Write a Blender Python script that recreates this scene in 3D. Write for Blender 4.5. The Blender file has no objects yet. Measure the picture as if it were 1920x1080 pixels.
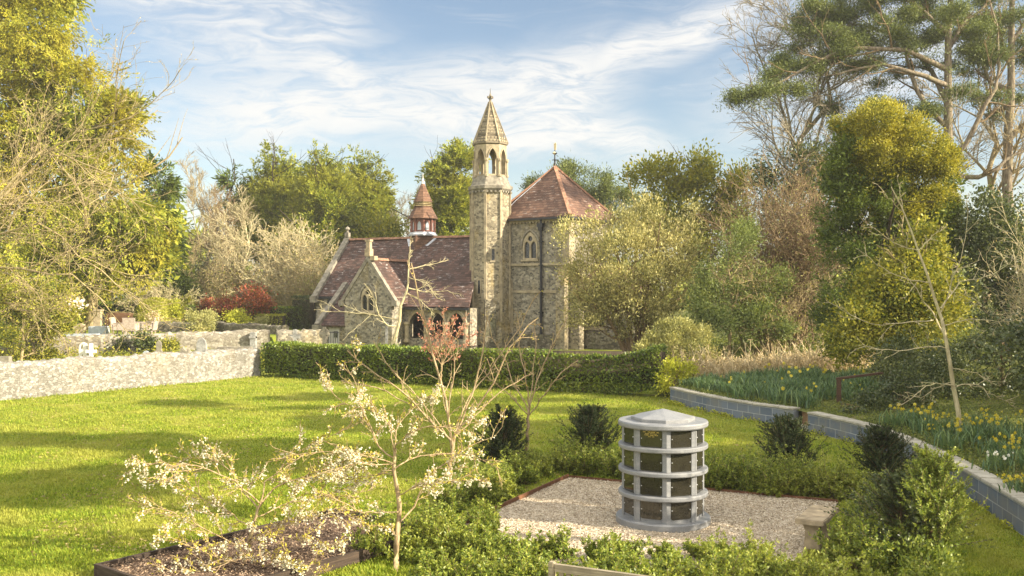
import bpy, bmesh, math, random
import numpy as np
from mathutils import Vector, Matrix
from mathutils.geometry import tessellate_polygon

# ------------------------------------------------------------------ camera, sky, sun, exposure
SC = bpy.context.scene
R = math.radians
CAMZ, F, HOR = 3.6, 1800.0, 545.0            # camera height, focal length and horizon row for a 1920 px wide picture
cam_data = bpy.data.cameras.new("camera")
cam = bpy.data.objects.new("camera", cam_data)
SC.collection.objects.link(cam)
cam.location = (0, 0, CAMZ)
cam.rotation_euler = (R(90), 0, 0)
cam_data.sensor_width = 36.0
cam_data.lens = 36.0 * F / 1920.0
cam_data.shift_y = 5.0 / 1920.0
cam_data.clip_start = 0.1
cam_data.clip_end = 2000.0
SC.camera = cam

SUN_TH, SUN_EL = R(71), R(25)                # bearing from "towards the camera" round to the right, elevation
sun_dir = Vector((math.sin(SUN_TH) * math.cos(SUN_EL), -math.cos(SUN_TH) * math.cos(SUN_EL), math.sin(SUN_EL)))
sd = bpy.data.lights.new("sun", 'SUN')
sd.energy = 5.0
sd.angle = R(0.5)
sd.color = (1.0, 0.895, 0.71)
so = bpy.data.objects.new("sun", sd)
SC.collection.objects.link(so)
so.rotation_euler = sun_dir.to_track_quat('Z', 'Y').to_euler()
so.location = (30, -10, 30)

world = bpy.data.worlds.new("World")
SC.world = world
world.use_nodes = True


class NT:
    """small helper to write node trees"""
    def __init__(self, tree):
        self.t = tree
        tree.nodes.clear()

    def n(self, typ, ins=None, **props):
        nd = self.t.nodes.new(typ)
        for k, v in props.items():
            setattr(nd, k, v)
        for k, v in (ins or {}).items():
            self.set(nd.inputs[k], v)
        return nd

    def set(self, sock, v):
        if isinstance(v, bpy.types.NodeSocket):
            self.t.links.new(v, sock)
        elif hasattr(sock.default_value, '__len__') and not hasattr(v, '__len__'):
            sock.default_value = [v] * len(sock.default_value)
        elif hasattr(sock.default_value, '__len__') and len(sock.default_value) == 4 and len(v) == 3:
            sock.default_value = (*v, 1)
        else:
            sock.default_value = v

    def math(self, op, a, b=0.0, c=0.0, clamp=False):
        nd = self.n('ShaderNodeMath', operation=op, use_clamp=clamp)
        for s, v in zip(nd.inputs, (a, b, c)):
            self.set(s, v)
        return nd.outputs[0]

    def mix(self, fac, a, b, blend='MIX'):
        nd = self.n('ShaderNodeMix', data_type='RGBA', blend_type=blend)
        self.set(nd.inputs[0], fac); self.set(nd.inputs[6], a); self.set(nd.inputs[7], b)
        return nd.outputs[2]

    def ramp(self, fac, stops, interp='LINEAR'):
        nd = self.n('ShaderNodeValToRGB')
        cr = nd.color_ramp
        cr.interpolation = interp
        while len(cr.elements) < len(stops):
            cr.elements.new(0.5)
        for e, (p, c) in zip(cr.elements, stops):
            e.position = p
            e.color = (*c, 1) if hasattr(c, '__len__') else (c, c, c, 1)
        self.set(nd.inputs[0], fac)
        return nd.outputs[0]

    def smooth(self, v, a, b):
        nd = self.n('ShaderNodeMapRange', interpolation_type='SMOOTHSTEP')
        for k, x in zip((0, 1, 2, 3, 4), (v, a, b, 0.0, 1.0)):
            self.set(nd.inputs[k], x)
        return nd.outputs[0]

    def noise(self, vec, scale, detail=4, rough=0.55, dist=0.0):
        nd = self.n('ShaderNodeTexNoise', {'Vector': vec, 'Scale': scale, 'Detail': detail, 'Roughness': rough, 'Distortion': dist})
        return nd.outputs[0]

    def mapping(self, vec, scale=(1, 1, 1), rot=(0, 0, 0), loc=(0, 0, 0)):
        nd = self.n('ShaderNodeMapping', {'Vector': vec, 'Scale': scale, 'Rotation': rot, 'Location': loc})
        return nd.outputs[0]


def build_sky():
    t = NT(world.node_tree)
    out = t.n('ShaderNodeOutputWorld')
    bg = t.n('ShaderNodeBackground')
    sky = t.n('ShaderNodeTexSky', sky_type='NISHITA', sun_disc=False)
    sky.sun_elevation = SUN_EL
    sky.sun_rotation = R(180) - SUN_TH
    sky.altitude = 50
    sky.air_density = 1.0
    sky.dust_density = 0.6
    sky.ozone_density = 1.5
    tc = t.n('ShaderNodeTexCoord')
    sep = t.n('ShaderNodeSeparateXYZ', {0: tc.outputs['Generated']})
    X, Y, Z = sep.outputs
    az = t.math('ARCTAN2', X, Y)                                     # bearing, 0 = north of the garden, + to the east
    el = t.math('ARCSINE', Z)
    comb = t.n('ShaderNodeCombineXYZ', {0: az, 1: el, 2: 0.0}).outputs[0]
    warp = t.n('ShaderNodeTexNoise', {'Vector': comb, 'Scale': 5.0, 'Detail': 3.0})
    wv = t.n('ShaderNodeVectorMath', {0: warp.outputs['Color'], 1: (0.5, 0.5, 0.5)}, operation='SUBTRACT').outputs[0]
    wv = t.n('ShaderNodeVectorMath', {0: wv, 1: (0.12, 0.06, 0)}, operation='MULTIPLY').outputs[0]
    p = t.n('ShaderNodeVectorMath', {0: comb, 1: wv}, operation='ADD').outputs[0]

    def blob(a, e, ra, re, rot):
        """soft patch of cloud round a bearing and elevation, with a long axis tilted by rot"""
        m = t.mapping(p, loc=(-a, -e, 0))
        m2 = t.mapping(m, rot=(0, 0, -rot))
        m3 = t.mapping(m2, scale=(1 / ra, 1 / re, 0))
        ln = t.n('ShaderNodeVectorMath', {0: m3}, operation='LENGTH').outputs['Value']
        return t.smooth(ln, 1.05, 0.15)

    def A(px): return math.atan((px - 960) / F)
    def E(py): return math.atan((HOR - py) / F)
    fine1 = t.noise(t.mapping(p, rot=(0, 0, R(18)), scale=(3.0, 26.0, 1)), 1.6, 7, 0.62, 0.6)     # streaks falling to the right
    fine2 = t.noise(t.mapping(p, rot=(0, 0, R(-24)), scale=(4.0, 22.0, 1)), 1.6, 7, 0.62, 0.8)    # streaks rising to the right
    flat = t.noise(t.mapping(p, scale=(5.0, 17.0, 1), loc=(3.1, 1.7, 0)), 1.3, 8, 0.6, 0.5)
    c1 = t.math('MULTIPLY', t.math('MAXIMUM', blob(A(440), E(50), 0.23, 0.085, R(-18)), blob(A(540), E(95), 0.17, 0.05, R(-24))), t.smooth(fine1, 0.16, 0.6))
    c2 = t.math('MULTIPLY', t.math('MAXIMUM', blob(A(600), E(222), 0.28, 0.06, R(1)), blob(A(850), E(205), 0.2, 0.07, R(4))), t.smooth(flat, 0.14, 0.56))
    c3 = t.math('MULTIPLY', t.math('MAXIMUM', blob(A(1240), E(85), 0.19, 0.04, R(20)), blob(A(1060), E(170), 0.12, 0.075, R(25))), t.smooth(fine2, 0.14, 0.54))
    c4 = t.math('MULTIPLY', blob(A(1110), E(265), 0.14, 0.04, R(-4)), t.smooth(flat, 0.30, 0.66))
    c5 = t.math('MULTIPLY', t.smooth(fine1, 0.48, 0.78), 0.45)
    c6 = t.math('MULTIPLY', blob(A(1600), E(120), 0.2, 0.12, R(15)), t.smooth(fine2, 0.3, 0.6))
    low = t.math('MULTIPLY', t.smooth(el, 0.15, 0.0), 0.55)
    m = c1
    for c in (c2, c3, c4, c5, c6, low):
        m = t.math('MAXIMUM', m, c)
    soft = t.math('MULTIPLY', t.math('ADD', t.math('ADD', c1, c2), t.math('ADD', c3, c4)), 0.8)
    m = t.math('MINIMUM', t.math('MAXIMUM', m, soft), 1.0)
    wisp = t.noise(t.mapping(p, rot=(0, 0, R(12)), scale=(7.0, 30.0, 1), loc=(2.0, 5.0, 0)), 2.2, 9, 0.68, 1.2)
    m = t.math('MULTIPLY', m, t.math('ADD', 0.36, t.math('MULTIPLY', t.smooth(wisp, 0.32, 0.6), 0.64)))
    m = t.math('MULTIPLY', m, t.smooth(el, -0.02, 0.03))
    up = t.math('MULTIPLY', m, t.smooth(Y, -0.2, 0.3))
    skyc = t.mix(1.0, sky.outputs[0], SKY_TINT, 'MULTIPLY')
    col = t.mix(t.math('MULTIPLY', up, 0.95), skyc, CLOUD)
    # unseen bright cloud added overhead and behind the camera as fill light
    veil = t.noise(t.mapping(tc.outputs['Generated'], scale=(2.2, 2.2, 2.2)), 1.2, 5, 0.6)
    back = t.math('MAXIMUM', t.smooth(Y, 0.25, -0.35), t.smooth(Z, 0.5, 0.8))
    back = t.math('MULTIPLY', t.math('MULTIPLY', back, t.smooth(veil, 0.3, 0.55)), t.smooth(el, -0.02, 0.05))
    col = t.mix(back, col, CLOUD_BACK)
    t.set(bg.inputs[0], col)
    bg.inputs[1].default_value = SKY_STRENGTH
    t.t.links.new(bg.outputs[0], out.inputs[0])


SKY_STRENGTH = 0.064
SKY_TINT = (1.05, 0.98, 0.92, 1)
CLOUD = (5.5, 5.42, 5.25, 1)
CLOUD_BACK = (13.5, 13.2, 12.6, 1)
build_sky()

vs = SC.view_settings
vs.view_transform = 'Standard'
vs.look = 'None'
vs.gamma = 1.0
vs.use_curve_mapping = False
vs.exposure = 1.5
SC.cycles.max_bounces = 5
SC.cycles.diffuse_bounces = 3
SC.cycles.glossy_bounces = 3
SC.cycles.transmission_bounces = 3
SC.cycles.transparent_max_bounces = 4

# ------------------------------------------------------------------ helpers
rng = np.random.default_rng(7)
COL = SC.collection


def W(px, py, d):
    """point d metres in front of the camera that stands at a place of the photograph"""
    return np.array([(px - 960) / F * d, d, CAMZ + (HOR - py) / F * d])


def G(px, py, z=0.0):
    """point of height z seen at a place of the photograph"""
    d = (CAMZ - z) * F / (py - HOR)
    return np.array([(px - 960) / F * d, d, z])


def link(o):
    COL.objects.link(o)
    return o


def tag(o, label=None, cat=None, group=None, kind=None):
    for k, v in (('label', label), ('category', cat), ('group', group), ('kind', kind)):
        if v:
            o[k] = v
    return o


def thing(name, label, cat, loc=(0, 0, 0), rotz=0.0, group=None):
    o = bpy.data.objects.new(name, None)
    o.empty_display_size = 0.2
    link(o)
    o.location = Vector(loc)
    o.rotation_euler = (0, 0, rotz)
    return tag(o, label, cat, group)


def raw_mesh(name, V, faces, mat, smooth=False):
    """faces: list of integer arrays (n,3) or (n,4)"""
    me = bpy.data.meshes.new(name)
    V = np.asarray(V, dtype=np.float32)
    fl = [np.asarray(f, dtype=np.int32) for f in faces if len(f)]
    nl = sum(f.size for f in fl)
    npoly = sum(len(f) for f in fl)
    me.vertices.add(len(V))
    me.vertices.foreach_set('co', V.ravel())
    me.loops.add(nl)
    me.polygons.add(npoly)
    me.loops.foreach_set('vertex_index', np.concatenate([f.ravel() for f in fl]))
    tot = np.concatenate([np.full(len(f), f.shape[1], dtype=np.int32) for f in fl])
    me.polygons.foreach_set('loop_start', np.concatenate([[0], np.cumsum(tot)[:-1]]).astype(np.int32))
    me.polygons.foreach_set('loop_total', tot)
    if smooth:
        me.polygons.foreach_set('use_smooth', np.ones(npoly, dtype=bool))
    me.update(calc_edges=True)
    me.materials.append(mat)
    return me


def put(name, V, faces, mat, parent=None, loc=None, smooth=False):
    """world-space vertices -> one object; the origin sits at its parent's origin, or at loc"""
    V = np.asarray(V, dtype=np.float64)
    if parent is not None:
        base = np.array(parent['_base'] if '_base' in parent else parent.location)
    elif loc is not None:
        base = np.asarray(loc, dtype=float)
    else:
        base = np.array([(V[:, 0].min() + V[:, 0].max()) / 2, (V[:, 1].min() + V[:, 1].max()) / 2, V[:, 2].min()])
    o = bpy.data.objects.new(name, raw_mesh(name, V - base, faces, mat, smooth))
    link(o)
    if parent is not None:
        o.parent = parent
    else:
        o.location = Vector(base)
    return o


def put_local(name, V, faces, mat, parent, smooth=False, uv=False):
    o = bpy.data.objects.new(name, raw_mesh(name, V, faces, mat, smooth))
    link(o)
    o.parent = parent
    return o


def box_uv(me):
    """UV in metres: along the horizontal of each face, and up its slope"""
    uvl = me.uv_layers.new(name='UVMap')
    n = len(me.loops)
    co = np.zeros(len(me.vertices) * 3, dtype=np.float32)
    me.vertices.foreach_get('co', co)
    co = co.reshape(-1, 3)
    li = np.zeros(n, dtype=np.int32)
    me.loops.foreach_get('vertex_index', li)
    nm = np.zeros(len(me.polygons) * 3, dtype=np.float32)
    me.polygons.foreach_get('normal', nm)
    nm = nm.reshape(-1, 3)
    tot = np.zeros(len(me.polygons), dtype=np.int32)
    me.polygons.foreach_get('loop_total', tot)
    N = np.repeat(nm, tot, axis=0)
    tx = np.stack([-N[:, 1], N[:, 0], np.zeros(n)], 1)
    ln = np.linalg.norm(tx, axis=1)
    flat = ln < 0.05
    tx[flat] = (1, 0, 0)
    tx /= np.linalg.norm(tx, axis=1)[:, None]
    b = np.cross(N, tx)
    P = co[li]
    uv = np.stack([(P * tx).sum(1), (P * b).sum(1)], 1).astype(np.float32)
    uvl.data.foreach_set('uv', uv.ravel())


class MB:
    """collects shapes into one mesh"""
    def __init__(self):
        self.v, self.f = [], []

    def add(self, pts, faces):
        b = len(self.v)
        self.v += [tuple(p) for p in pts]
        self.f += [tuple(i + b for i in f) for f in faces]
        return self

    def box(self, c, s, rz=0.0):
        cx, cy, cz = c
        hx, hy, hz = s[0] / 2, s[1] / 2, s[2] / 2
        ca, sa = math.cos(rz), math.sin(rz)
        pts = []
        for z in (-hz, hz):
            for x, y in ((-hx, -hy), (hx, -hy), (hx, hy), (-hx, hy)):
                pts.append((cx + x * ca - y * sa, cy + x * sa + y * ca, cz + z))
        return self.add(pts, [(0, 3, 2, 1), (4, 5, 6, 7), (0, 1, 5, 4), (1, 2, 6, 5), (2, 3, 7, 6), (3, 0, 4, 7)])

    def bar(self, p, q, w, h=None, up=(0, 0, 1)):
        """square bar from p to q, w wide and h high"""
        p, q = Vector(p), Vector(q)
        h = h or w
        d = (q - p).normalized()
        upv = Vector(up)
        s = d.cross(upv)
        if s.length < 1e-3:
            s = d.cross(Vector((1, 0, 0)))
        s.normalize()
        u = s.cross(d).normalized()
        pts = []
        for c in (p, q):
            for a, b in ((-1, -1), (1, -1), (1, 1), (-1, 1)):
                pts.append(c + s * (a * w / 2) + u * (b * h / 2))
        return self.add(pts, [(0, 3, 2, 1), (4, 5, 6, 7), (0, 1, 5, 4), (1, 2, 6, 5), (2, 3, 7, 6), (3, 0, 4, 7)])

    def lathe(self, prof, n=24, c=(0, 0, 0), a0=0.0, cap=True):
        """prof: (radius, z) from the bottom up"""
        b = len(self.v)
        for r, z in prof:
            for k in range(n):
                a = a0 + 2 * math.pi * k / n
                self.v.append((c[0] + r * math.cos(a), c[1] + r * math.sin(a), c[2] + z))
        for i in range(len(prof) - 1):
            for k in range(n):
                k2 = (k + 1) % n
                self.f.append((b + i * n + k, b + i * n + k2, b + (i + 1) * n + k2, b + (i + 1) * n + k))
        if cap:
            self.f.append(tuple(b + k for k in reversed(range(n))))
            self.f.append(tuple(b + (len(prof) - 1) * n + k for k in range(n)))
        return self

    def prism(self, pts2, o, u, n, th):
        """flat outline (a,b) -> o + a*u + b*z, from its face backwards by th along -n"""
        o, u, n = Vector(o), Vector(u), Vector(n)
        m = len(pts2)
        fr = [o + u * a + Vector((0, 0, b)) for a, b in pts2]
        bk = [p - n * th for p in fr]
        faces = [tuple(range(m)), tuple(reversed(range(m, 2 * m)))]
        for k in range(m):
            k2 = (k + 1) % m
            faces.append((k2, k, m + k, m + k2))
        return self.add(fr + bk, faces)

    def panel(self, outer, holes, o, u, n, th):
        """the same with holes cut through"""
        o, u, n = Vector(o), Vector(u), Vector(n)
        loops = [outer] + list(holes)
        flat = [p for l in loops for p in l]
        tris = tessellate_polygon([[Vector((a, b, 0)) for a, b in l] for l in loops])
        m = len(flat)
        fr = [o + u * a + Vector((0, 0, b)) for a, b in flat]
        bk = [p - n * th for p in fr]
        nn = u.cross(Vector((0, 0, 1)))
        faces = []
        for t in tris:
            a, b, c = (Vector((*flat[i], 0)) for i in t)
            ccw = (b - a).cross(c - a).z > 0
            t = t if ccw else tuple(reversed(t))
            if nn.dot(n) < 0:
                t = tuple(reversed(t))
            faces.append(tuple(t))
            faces.append(tuple(i + m for i in reversed(t)))
        s = 0
        for l in loops:
            k = len(l)
            for i in range(k):
                j = (i + 1) % k
                faces.append((s + j, s + i, m + s + i, m + s + j))
            s += k
        return self.add(fr + bk, faces)

    def slab(self, quad, th):
        """sloping four-cornered sheet th thick (downwards along its normal)"""
        q = [Vector(p) for p in quad]
        n = (q[1] - q[0]).cross(q[3] - q[0]).normalized()
        if n.z < 0:
            n = -n
        return self.add(q + [p - n * th for p in q], [(0, 1, 2, 3), (7, 6, 5, 4), (0, 4, 5, 1), (1, 5, 6, 2), (2, 6, 7, 3), (3, 7, 4, 0)])

    def tube(self, path, r, n=8):
        P = np.array([path], dtype=float)
        rr = np.full((1, len(path)), r) if np.isscalar(r) else np.array([r], dtype=float)
        V, Fq = tubes(P, rr, n)
        return self.add(V, [tuple(f) for f in Fq])

    def build(self, name, mat, parent=None, smooth=False, bevel=0.0, loc=None):
        me = bpy.data.meshes.new(name)
        V = np.array(self.v, dtype=float)
        base = np.zeros(3)
        if parent is None:
            base = np.asarray(loc, float) if loc is not None else np.array([V[:, 0].mean(), V[:, 1].mean(), V[:, 2].min()])
        me.from_pydata([tuple(p) for p in V - base], [], self.f)
        bm = bmesh.new()
        bm.from_mesh(me)
        bmesh.ops.recalc_face_normals(bm, faces=bm.faces)
        if bevel > 0:
            ed = [e for e in bm.edges if len(e.link_faces) == 2 and e.calc_face_angle(0) > 0.5]
            bmesh.ops.bevel(bm, geom=ed, offset=bevel, segments=2, affect='EDGES', clamp_overlap=True)
        bm.to_mesh(me)
        bm.free()
        me.materials.append(mat)
        if smooth:
            me.polygons.foreach_set('use_smooth', np.ones(len(me.polygons), dtype=bool))
        box_uv(me)
        o = link(bpy.data.objects.new(name, me))
        if parent is not None:
            o.parent = parent
        else:
            o.location = Vector(base)
        return o


def nrm(a):
    return a / np.maximum(np.linalg.norm(a, axis=-1, keepdims=True), 1e-9)


def tubes(P, Rr, sides=5):
    """many tapered tubes of the same number of points: P (N,K,3), Rr (N,K)"""
    N, K, _ = P.shape
    T = np.empty_like(P)
    T[:, 1:-1] = P[:, 2:] - P[:, :-2]
    T[:, 0] = P[:, 1] - P[:, 0]
    T[:, -1] = P[:, -1] - P[:, -2]
    T = nrm(T)
    ref = np.where(np.abs(T[:, :1, 2:3]) > 0.8, np.array([1.0, 0.13, 0]), np.array([0.1, 0, 1.0]))
    U = nrm(np.cross(T, np.broadcast_to(ref, P.shape)))
    Wv = np.cross(T, U)
    a = np.arange(sides) * 2 * math.pi / sides
    V = P[:, :, None, :] + Rr[:, :, None, None] * (np.cos(a)[None, None, :, None] * U[:, :, None, :] + np.sin(a)[None, None, :, None] * Wv[:, :, None, :])
    V = V.reshape(-1, 3)
    n_, k_, s_ = np.meshgrid(np.arange(N), np.arange(K - 1), np.arange(sides), indexing='ij')
    b = (n_ * K + k_) * sides
    s2 = (s_ + 1) % sides
    Fq = np.stack([b + s_, b + s2, b + sides + s2, b + sides + s_], -1).reshape(-1, 4)
    return V, Fq


def tubes_many(levels):
    """levels: list of (P, R, sides) -> one vertex array and face list"""
    vs_, fs_, b = [], [], 0
    for P, Rr, s in levels:
        if len(P) == 0:
            continue
        v, f = tubes(P, Rr, s)
        vs_.append(v); fs_.append(f + b); b += len(v)
    return np.concatenate(vs_), [np.concatenate(fs_)]


def resample(pts, K, jitter=0.0, r_=None):
    pts = np.asarray(pts, float)
    d = np.concatenate([[0], np.cumsum(np.linalg.norm(np.diff(pts, axis=0), axis=1))])
    t = np.linspace(0, d[-1], K)
    out = np.stack([np.interp(t, d, pts[:, i]) for i in range(3)], 1)
    if jitter:
        out[1:] += (r_ or rng).normal(0, jitter, out[1:].shape)
    return out


def spawn(r_, P, Rr, n, t0, t1, a0, a1, l0, l1, K=5, wig=0.15, trop=0.0, rf=0.6, rmin=0.004, short=0.5, absl=False):
    """n children on every parent branch"""
    N, K0, _ = P.shape
    idx = np.repeat(np.arange(N), n)
    M = len(idx)
    t = t0 + (t1 - t0) * ((np.tile(np.arange(n), N) + r_.random(M)) / n)
    f = np.clip(t * (K0 - 1), 0, K0 - 1.001)
    i = f.astype(int)
    fr = (f - i)[:, None]
    pos = P[idx, i] * (1 - fr) + P[idx, i + 1] * fr
    rad = Rr[idx, i] * (1 - fr[:, 0]) + Rr[idx, i + 1] * fr[:, 0]
    d = nrm(P[idx, i + 1] - P[idx, i])
    q = nrm(np.cross(d, r_.normal(size=(M, 3))))
    ang = r_.uniform(a0, a1, M)[:, None]
    d = d * np.cos(ang) + q * np.sin(ang)
    plen = np.linalg.norm(np.diff(P, axis=1), axis=2).sum(1)[idx]
    L = (r_.uniform(l0, l1, M) if absl else plen * r_.uniform(l0, l1, M)) * (1 - short * t)
    out = np.empty((M, K, 3))
    out[:, 0] = pos
    for k in range(1, K):
        d = nrm(d + r_.normal(0, wig, (M, 3)) + np.array([0, 0, trop]))
        pos = pos + d * (L / (K - 1))[:, None]
        out[:, k] = pos
    r0 = np.maximum(rad * rf, rmin)
    RR = r0[:, None] * (1 - np.linspace(0, 1, K)[None] * 0.75)
    RR = np.maximum(RR, rmin * 0.6)
    return out, RR


def along(r_, P, n, t0=0.2, t1=1.0):
    """n random points and directions on every branch"""
    N, K0, _ = P.shape
    idx = np.repeat(np.arange(N), n)
    t = r_.uniform(t0, t1, len(idx))
    f = np.clip(t * (K0 - 1), 0, K0 - 1.001)
    i = f.astype(int)
    fr = (f - i)[:, None]
    return P[idx, i] * (1 - fr) + P[idx, i + 1] * fr, nrm(P[idx, i + 1] - P[idx, i])


def leaf_quads(C, D, S, L, Wd, cup=0.0):
    """one diamond leaf per row"""
    L = np.broadcast_to(np.asarray(L, float), (len(C),))[:, None]
    Wd = np.broadcast_to(np.asarray(Wd, float), (len(C),))[:, None]
    n = np.cross(D, S)
    mid = C + D * L * 0.45 + n * L * cup
    V = np.stack([C, mid + S * Wd * 0.5, C + D * L, mid - S * Wd * 0.5], 1).reshape(-1, 3)
    return V, np.arange(len(C) * 4).reshape(-1, 4)


def perp(r_, D):
    return nrm(np.cross(D, r_.normal(size=D.shape)))


def wob(u, seed):
    r_ = np.random.default_rng(seed)
    s = np.zeros(len(u))
    for f in (2.0, 3.7, 6.1):
        k = r_.normal(size=(3,)) * f
        s += np.sin(u @ k + r_.uniform(0, 6)) / 3
    return s


def blob(px, py, rx, ry, d, depth=None):
    c = W(px, py, d)
    a, b = rx * d / F, ry * d / F
    return [*c, a, depth or a, b]


def crown(seed, blobs, n, k, leaf, width, clump=0.35, rmin=0.45, out=1.0, rnd=0.6, zup=0.0, spray=0.0, rough=0.2, squash=1.0, front=0.0, bough=0.3):
    """leaves in clumps through the volume of some ellipsoids. spray > 0: flat fans of that length"""
    r_ = np.random.default_rng(seed)
    B = np.array(blobs, float)
    w = B[:, 3] * B[:, 5] + B[:, 4] * B[:, 5] + B[:, 3] * B[:, 4]
    idx = r_.choice(len(B), n, p=w / w.sum())
    u = nrm(r_.normal(size=(n, 3)))
    if front:
        u[:, 1] = np.where((u[:, 1] > 0.3) & (r_.random(n) < front), -u[:, 1], u[:, 1])
    rr = 1 - (1 - rmin) * r_.random(n) ** 1.5
    rr *= 1 + rough * wob(u * 1.6 + B[idx, :3] * 0.7, seed + 1)
    C = B[idx, :3] + u * rr[:, None] * B[idx, 3:6]
    if bough:                                            # gather most of the clumps into boughs, with gaps between them
        nb = max(8, n // 38)
        ib = r_.choice(len(B), nb, p=w / w.sum())
        ub = nrm(r_.normal(size=(nb, 3)))
        if front:
            ub[:, 1] = np.where((ub[:, 1] > 0.3) & (r_.random(nb) < front), -ub[:, 1], ub[:, 1])
        rb = 1 - (1 - rmin) * r_.random(nb) ** 2
        rb *= 1 + rough * wob(ub * 1.6 + B[ib, :3] * 0.7, seed + 1)
        Cb = B[ib, :3] + ub * rb[:, None] * B[ib, 3:6] * (1 - bough * .45)
        rad = bough * B[ib, 3:6].mean(1) * r_.uniform(0.55, 1.35, nb)
        q = r_.integers(0, nb, n)
        wv = nrm(r_.normal(size=(n, 3)) + ub[q] * 0.9)
        Cn = Cb[q] + wv * (rad[q] * r_.uniform(0.7, 1.05, n))[:, None] * [1, 1, 0.8]
        m_ = r_.random(n) < 0.82
        C = np.where(m_[:, None], Cn, C)
        idx = np.where(m_, ib[q], idx)
        u = np.where(m_[:, None], nrm(wv * 0.7 + ub[q] * 0.6), u)
    keep = np.ones(n, bool)
    for j in range(len(B)):
        e = np.linalg.norm((C - B[j, :3]) / B[j, 3:6], axis=1)
        keep &= ~((e < 0.55) & (idx != j))
    C, u = C[keep], u[keep]
    n = len(C)
    size = r_.uniform(0.7, 1.3, n)
    if spray > 0:
        a = nrm(u * out + r_.normal(0, rnd, (n, 3)) + np.array([0, 0, zup]))
        b = nrm(np.cross(a, r_.normal(size=(n, 3)) + np.array([0, 0, 0.6])))
        t = r_.random((n, k))
        side = r_.choice([-1.0, 1.0], (n, k))
        off = r_.random((n, k)) * 0.25
        sl = (spray * size)[:, None]
        pos = C[:, None] + a[:, None] * (t * sl)[..., None] + b[:, None] * (side * off * (1 - 0.6 * t) * sl)[..., None] + r_.normal(0, 0.05 * spray, (n, k, 3))
        D = nrm(a[:, None] + b[:, None] * (side * r_.uniform(0.2, 0.9, (n, k)))[..., None] + r_.normal(0, 0.25, (n, k, 3)))
        nn = np.cross(a, b)
        S = nrm(np.cross(D, nn[:, None] + r_.normal(0, 0.35, (n, k, 3))))
    else:
        pos = C[:, None] + r_.normal(0, clump, (n, k, 3)) * size[:, None, None] * np.array([1, 1, squash])
        D = nrm(u[:, None] * out + r_.normal(0, rnd, (n, k, 3)) + np.array([0, 0, zup]))
        S = nrm(np.cross(D, r_.normal(size=(n, k, 3))))
    m = n * k
    pos, D, S = pos.reshape(m, 3), D.reshape(m, 3), S.reshape(m, 3)
    L = leaf * r_.uniform(0.6, 1.3, m)
    return leaf_quads(pos, D, S, L, width * r_.uniform(0.7, 1.3, m), cup=0.06)


def cat(*parts):
    """join several (V, F)"""
    vs_, fs_, b = [], [], 0
    for v, f in parts:
        f = f[0] if isinstance(f, list) else f
        vs_.append(v); fs_.append(f + b); b += len(v)
    return np.concatenate(vs_), [np.concatenate(fs_)]


def copy_tree(o, loc=None, rotz=None, scale=None, parent=None):
    c = o.copy()
    link(c)
    if parent is not None:
        c.parent = parent
    if loc is not None:
        c.location = Vector(loc)
    if rotz is not None:
        c.rotation_euler = (0, 0, rotz)
    if scale is not None:
        c.scale = (scale, scale, scale)
    for ch in [x for x in bpy.data.objects if x.parent == o]:
        copy_tree(ch, parent=c)
    return c

# ------------------------------------------------------------------ materials
def material(name):
    m = bpy.data.materials.new(name)
    m.use_nodes = True
    t = NT(m.node_tree)
    out = t.n('ShaderNodeOutputMaterial')
    return m, t, out


def principled(t, out, col, rough=0.8, spec=0.3, bump=None, bstr=0.5, bdist=0.02, metal=0.0):
    p = t.n('ShaderNodeBsdfPrincipled', {'Base Color': col, 'Roughness': rough, 'Specular IOR Level': spec, 'Metallic': metal})
    if bump is not None:
        b = t.n('ShaderNodeBump', {'Height': bump, 'Strength': bstr, 'Distance': bdist})
        t.t.links.new(b.outputs[0], p.inputs['Normal'])
    t.t.links.new(p.outputs[0], out.inputs[0])
    return p


def leaf_mat(name, cols, trans=0.3, rough=0.55, spec=0.25, patch=None, gain=1.6):
    """cols: colours from which every leaf takes one at random; patch: (colour, scale) for whole boughs of another hue"""
    m, t, out = material(name)
    if cols[0][0] > 0.4 or trans == 0:
        gain = 1.0
    cols = [tuple(min(0.85, x * gain) for x in c) for c in cols]
    if patch:
        patch = (tuple(x * gain for x in patch[0]), patch[1])
    g = t.n('ShaderNodeNewGeometry')
    stops = [(i / max(1, len(cols) - 1), c) for i, c in enumerate(cols)]
    col = t.ramp(g.outputs['Random Per Island'], stops)
    tc = t.n('ShaderNodeTexCoord')
    big = t.noise(tc.outputs['Object'], patch[1] if patch else 0.6, 3)
    if patch:
        col = t.mix(t.smooth(big, 0.42, 0.62), col, t.mix(0.25, patch[0], col))
    else:
        col = t.mix(t.math('MULTIPLY', t.smooth(big, 0.4, 0.7), 0.25), col, (cols[-1][0] * 1.2, cols[-1][1] * 1.1, cols[-1][2]))
    p = t.n('ShaderNodeBsdfPrincipled', {'Base Color': col, 'Roughness': rough, 'Specular IOR Level': spec})
    tr = t.n('ShaderNodeBsdfTranslucent', {'Color': t.mix(1.0, col, (1.25, 1.2, 0.7, 1), 'MULTIPLY')})
    mx = t.n('ShaderNodeMixShader', {0: trans, 1: p.outputs[0], 2: tr.outputs[0]})
    t.t.links.new(mx.outputs[0], out.inputs[0])
    return m


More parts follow.
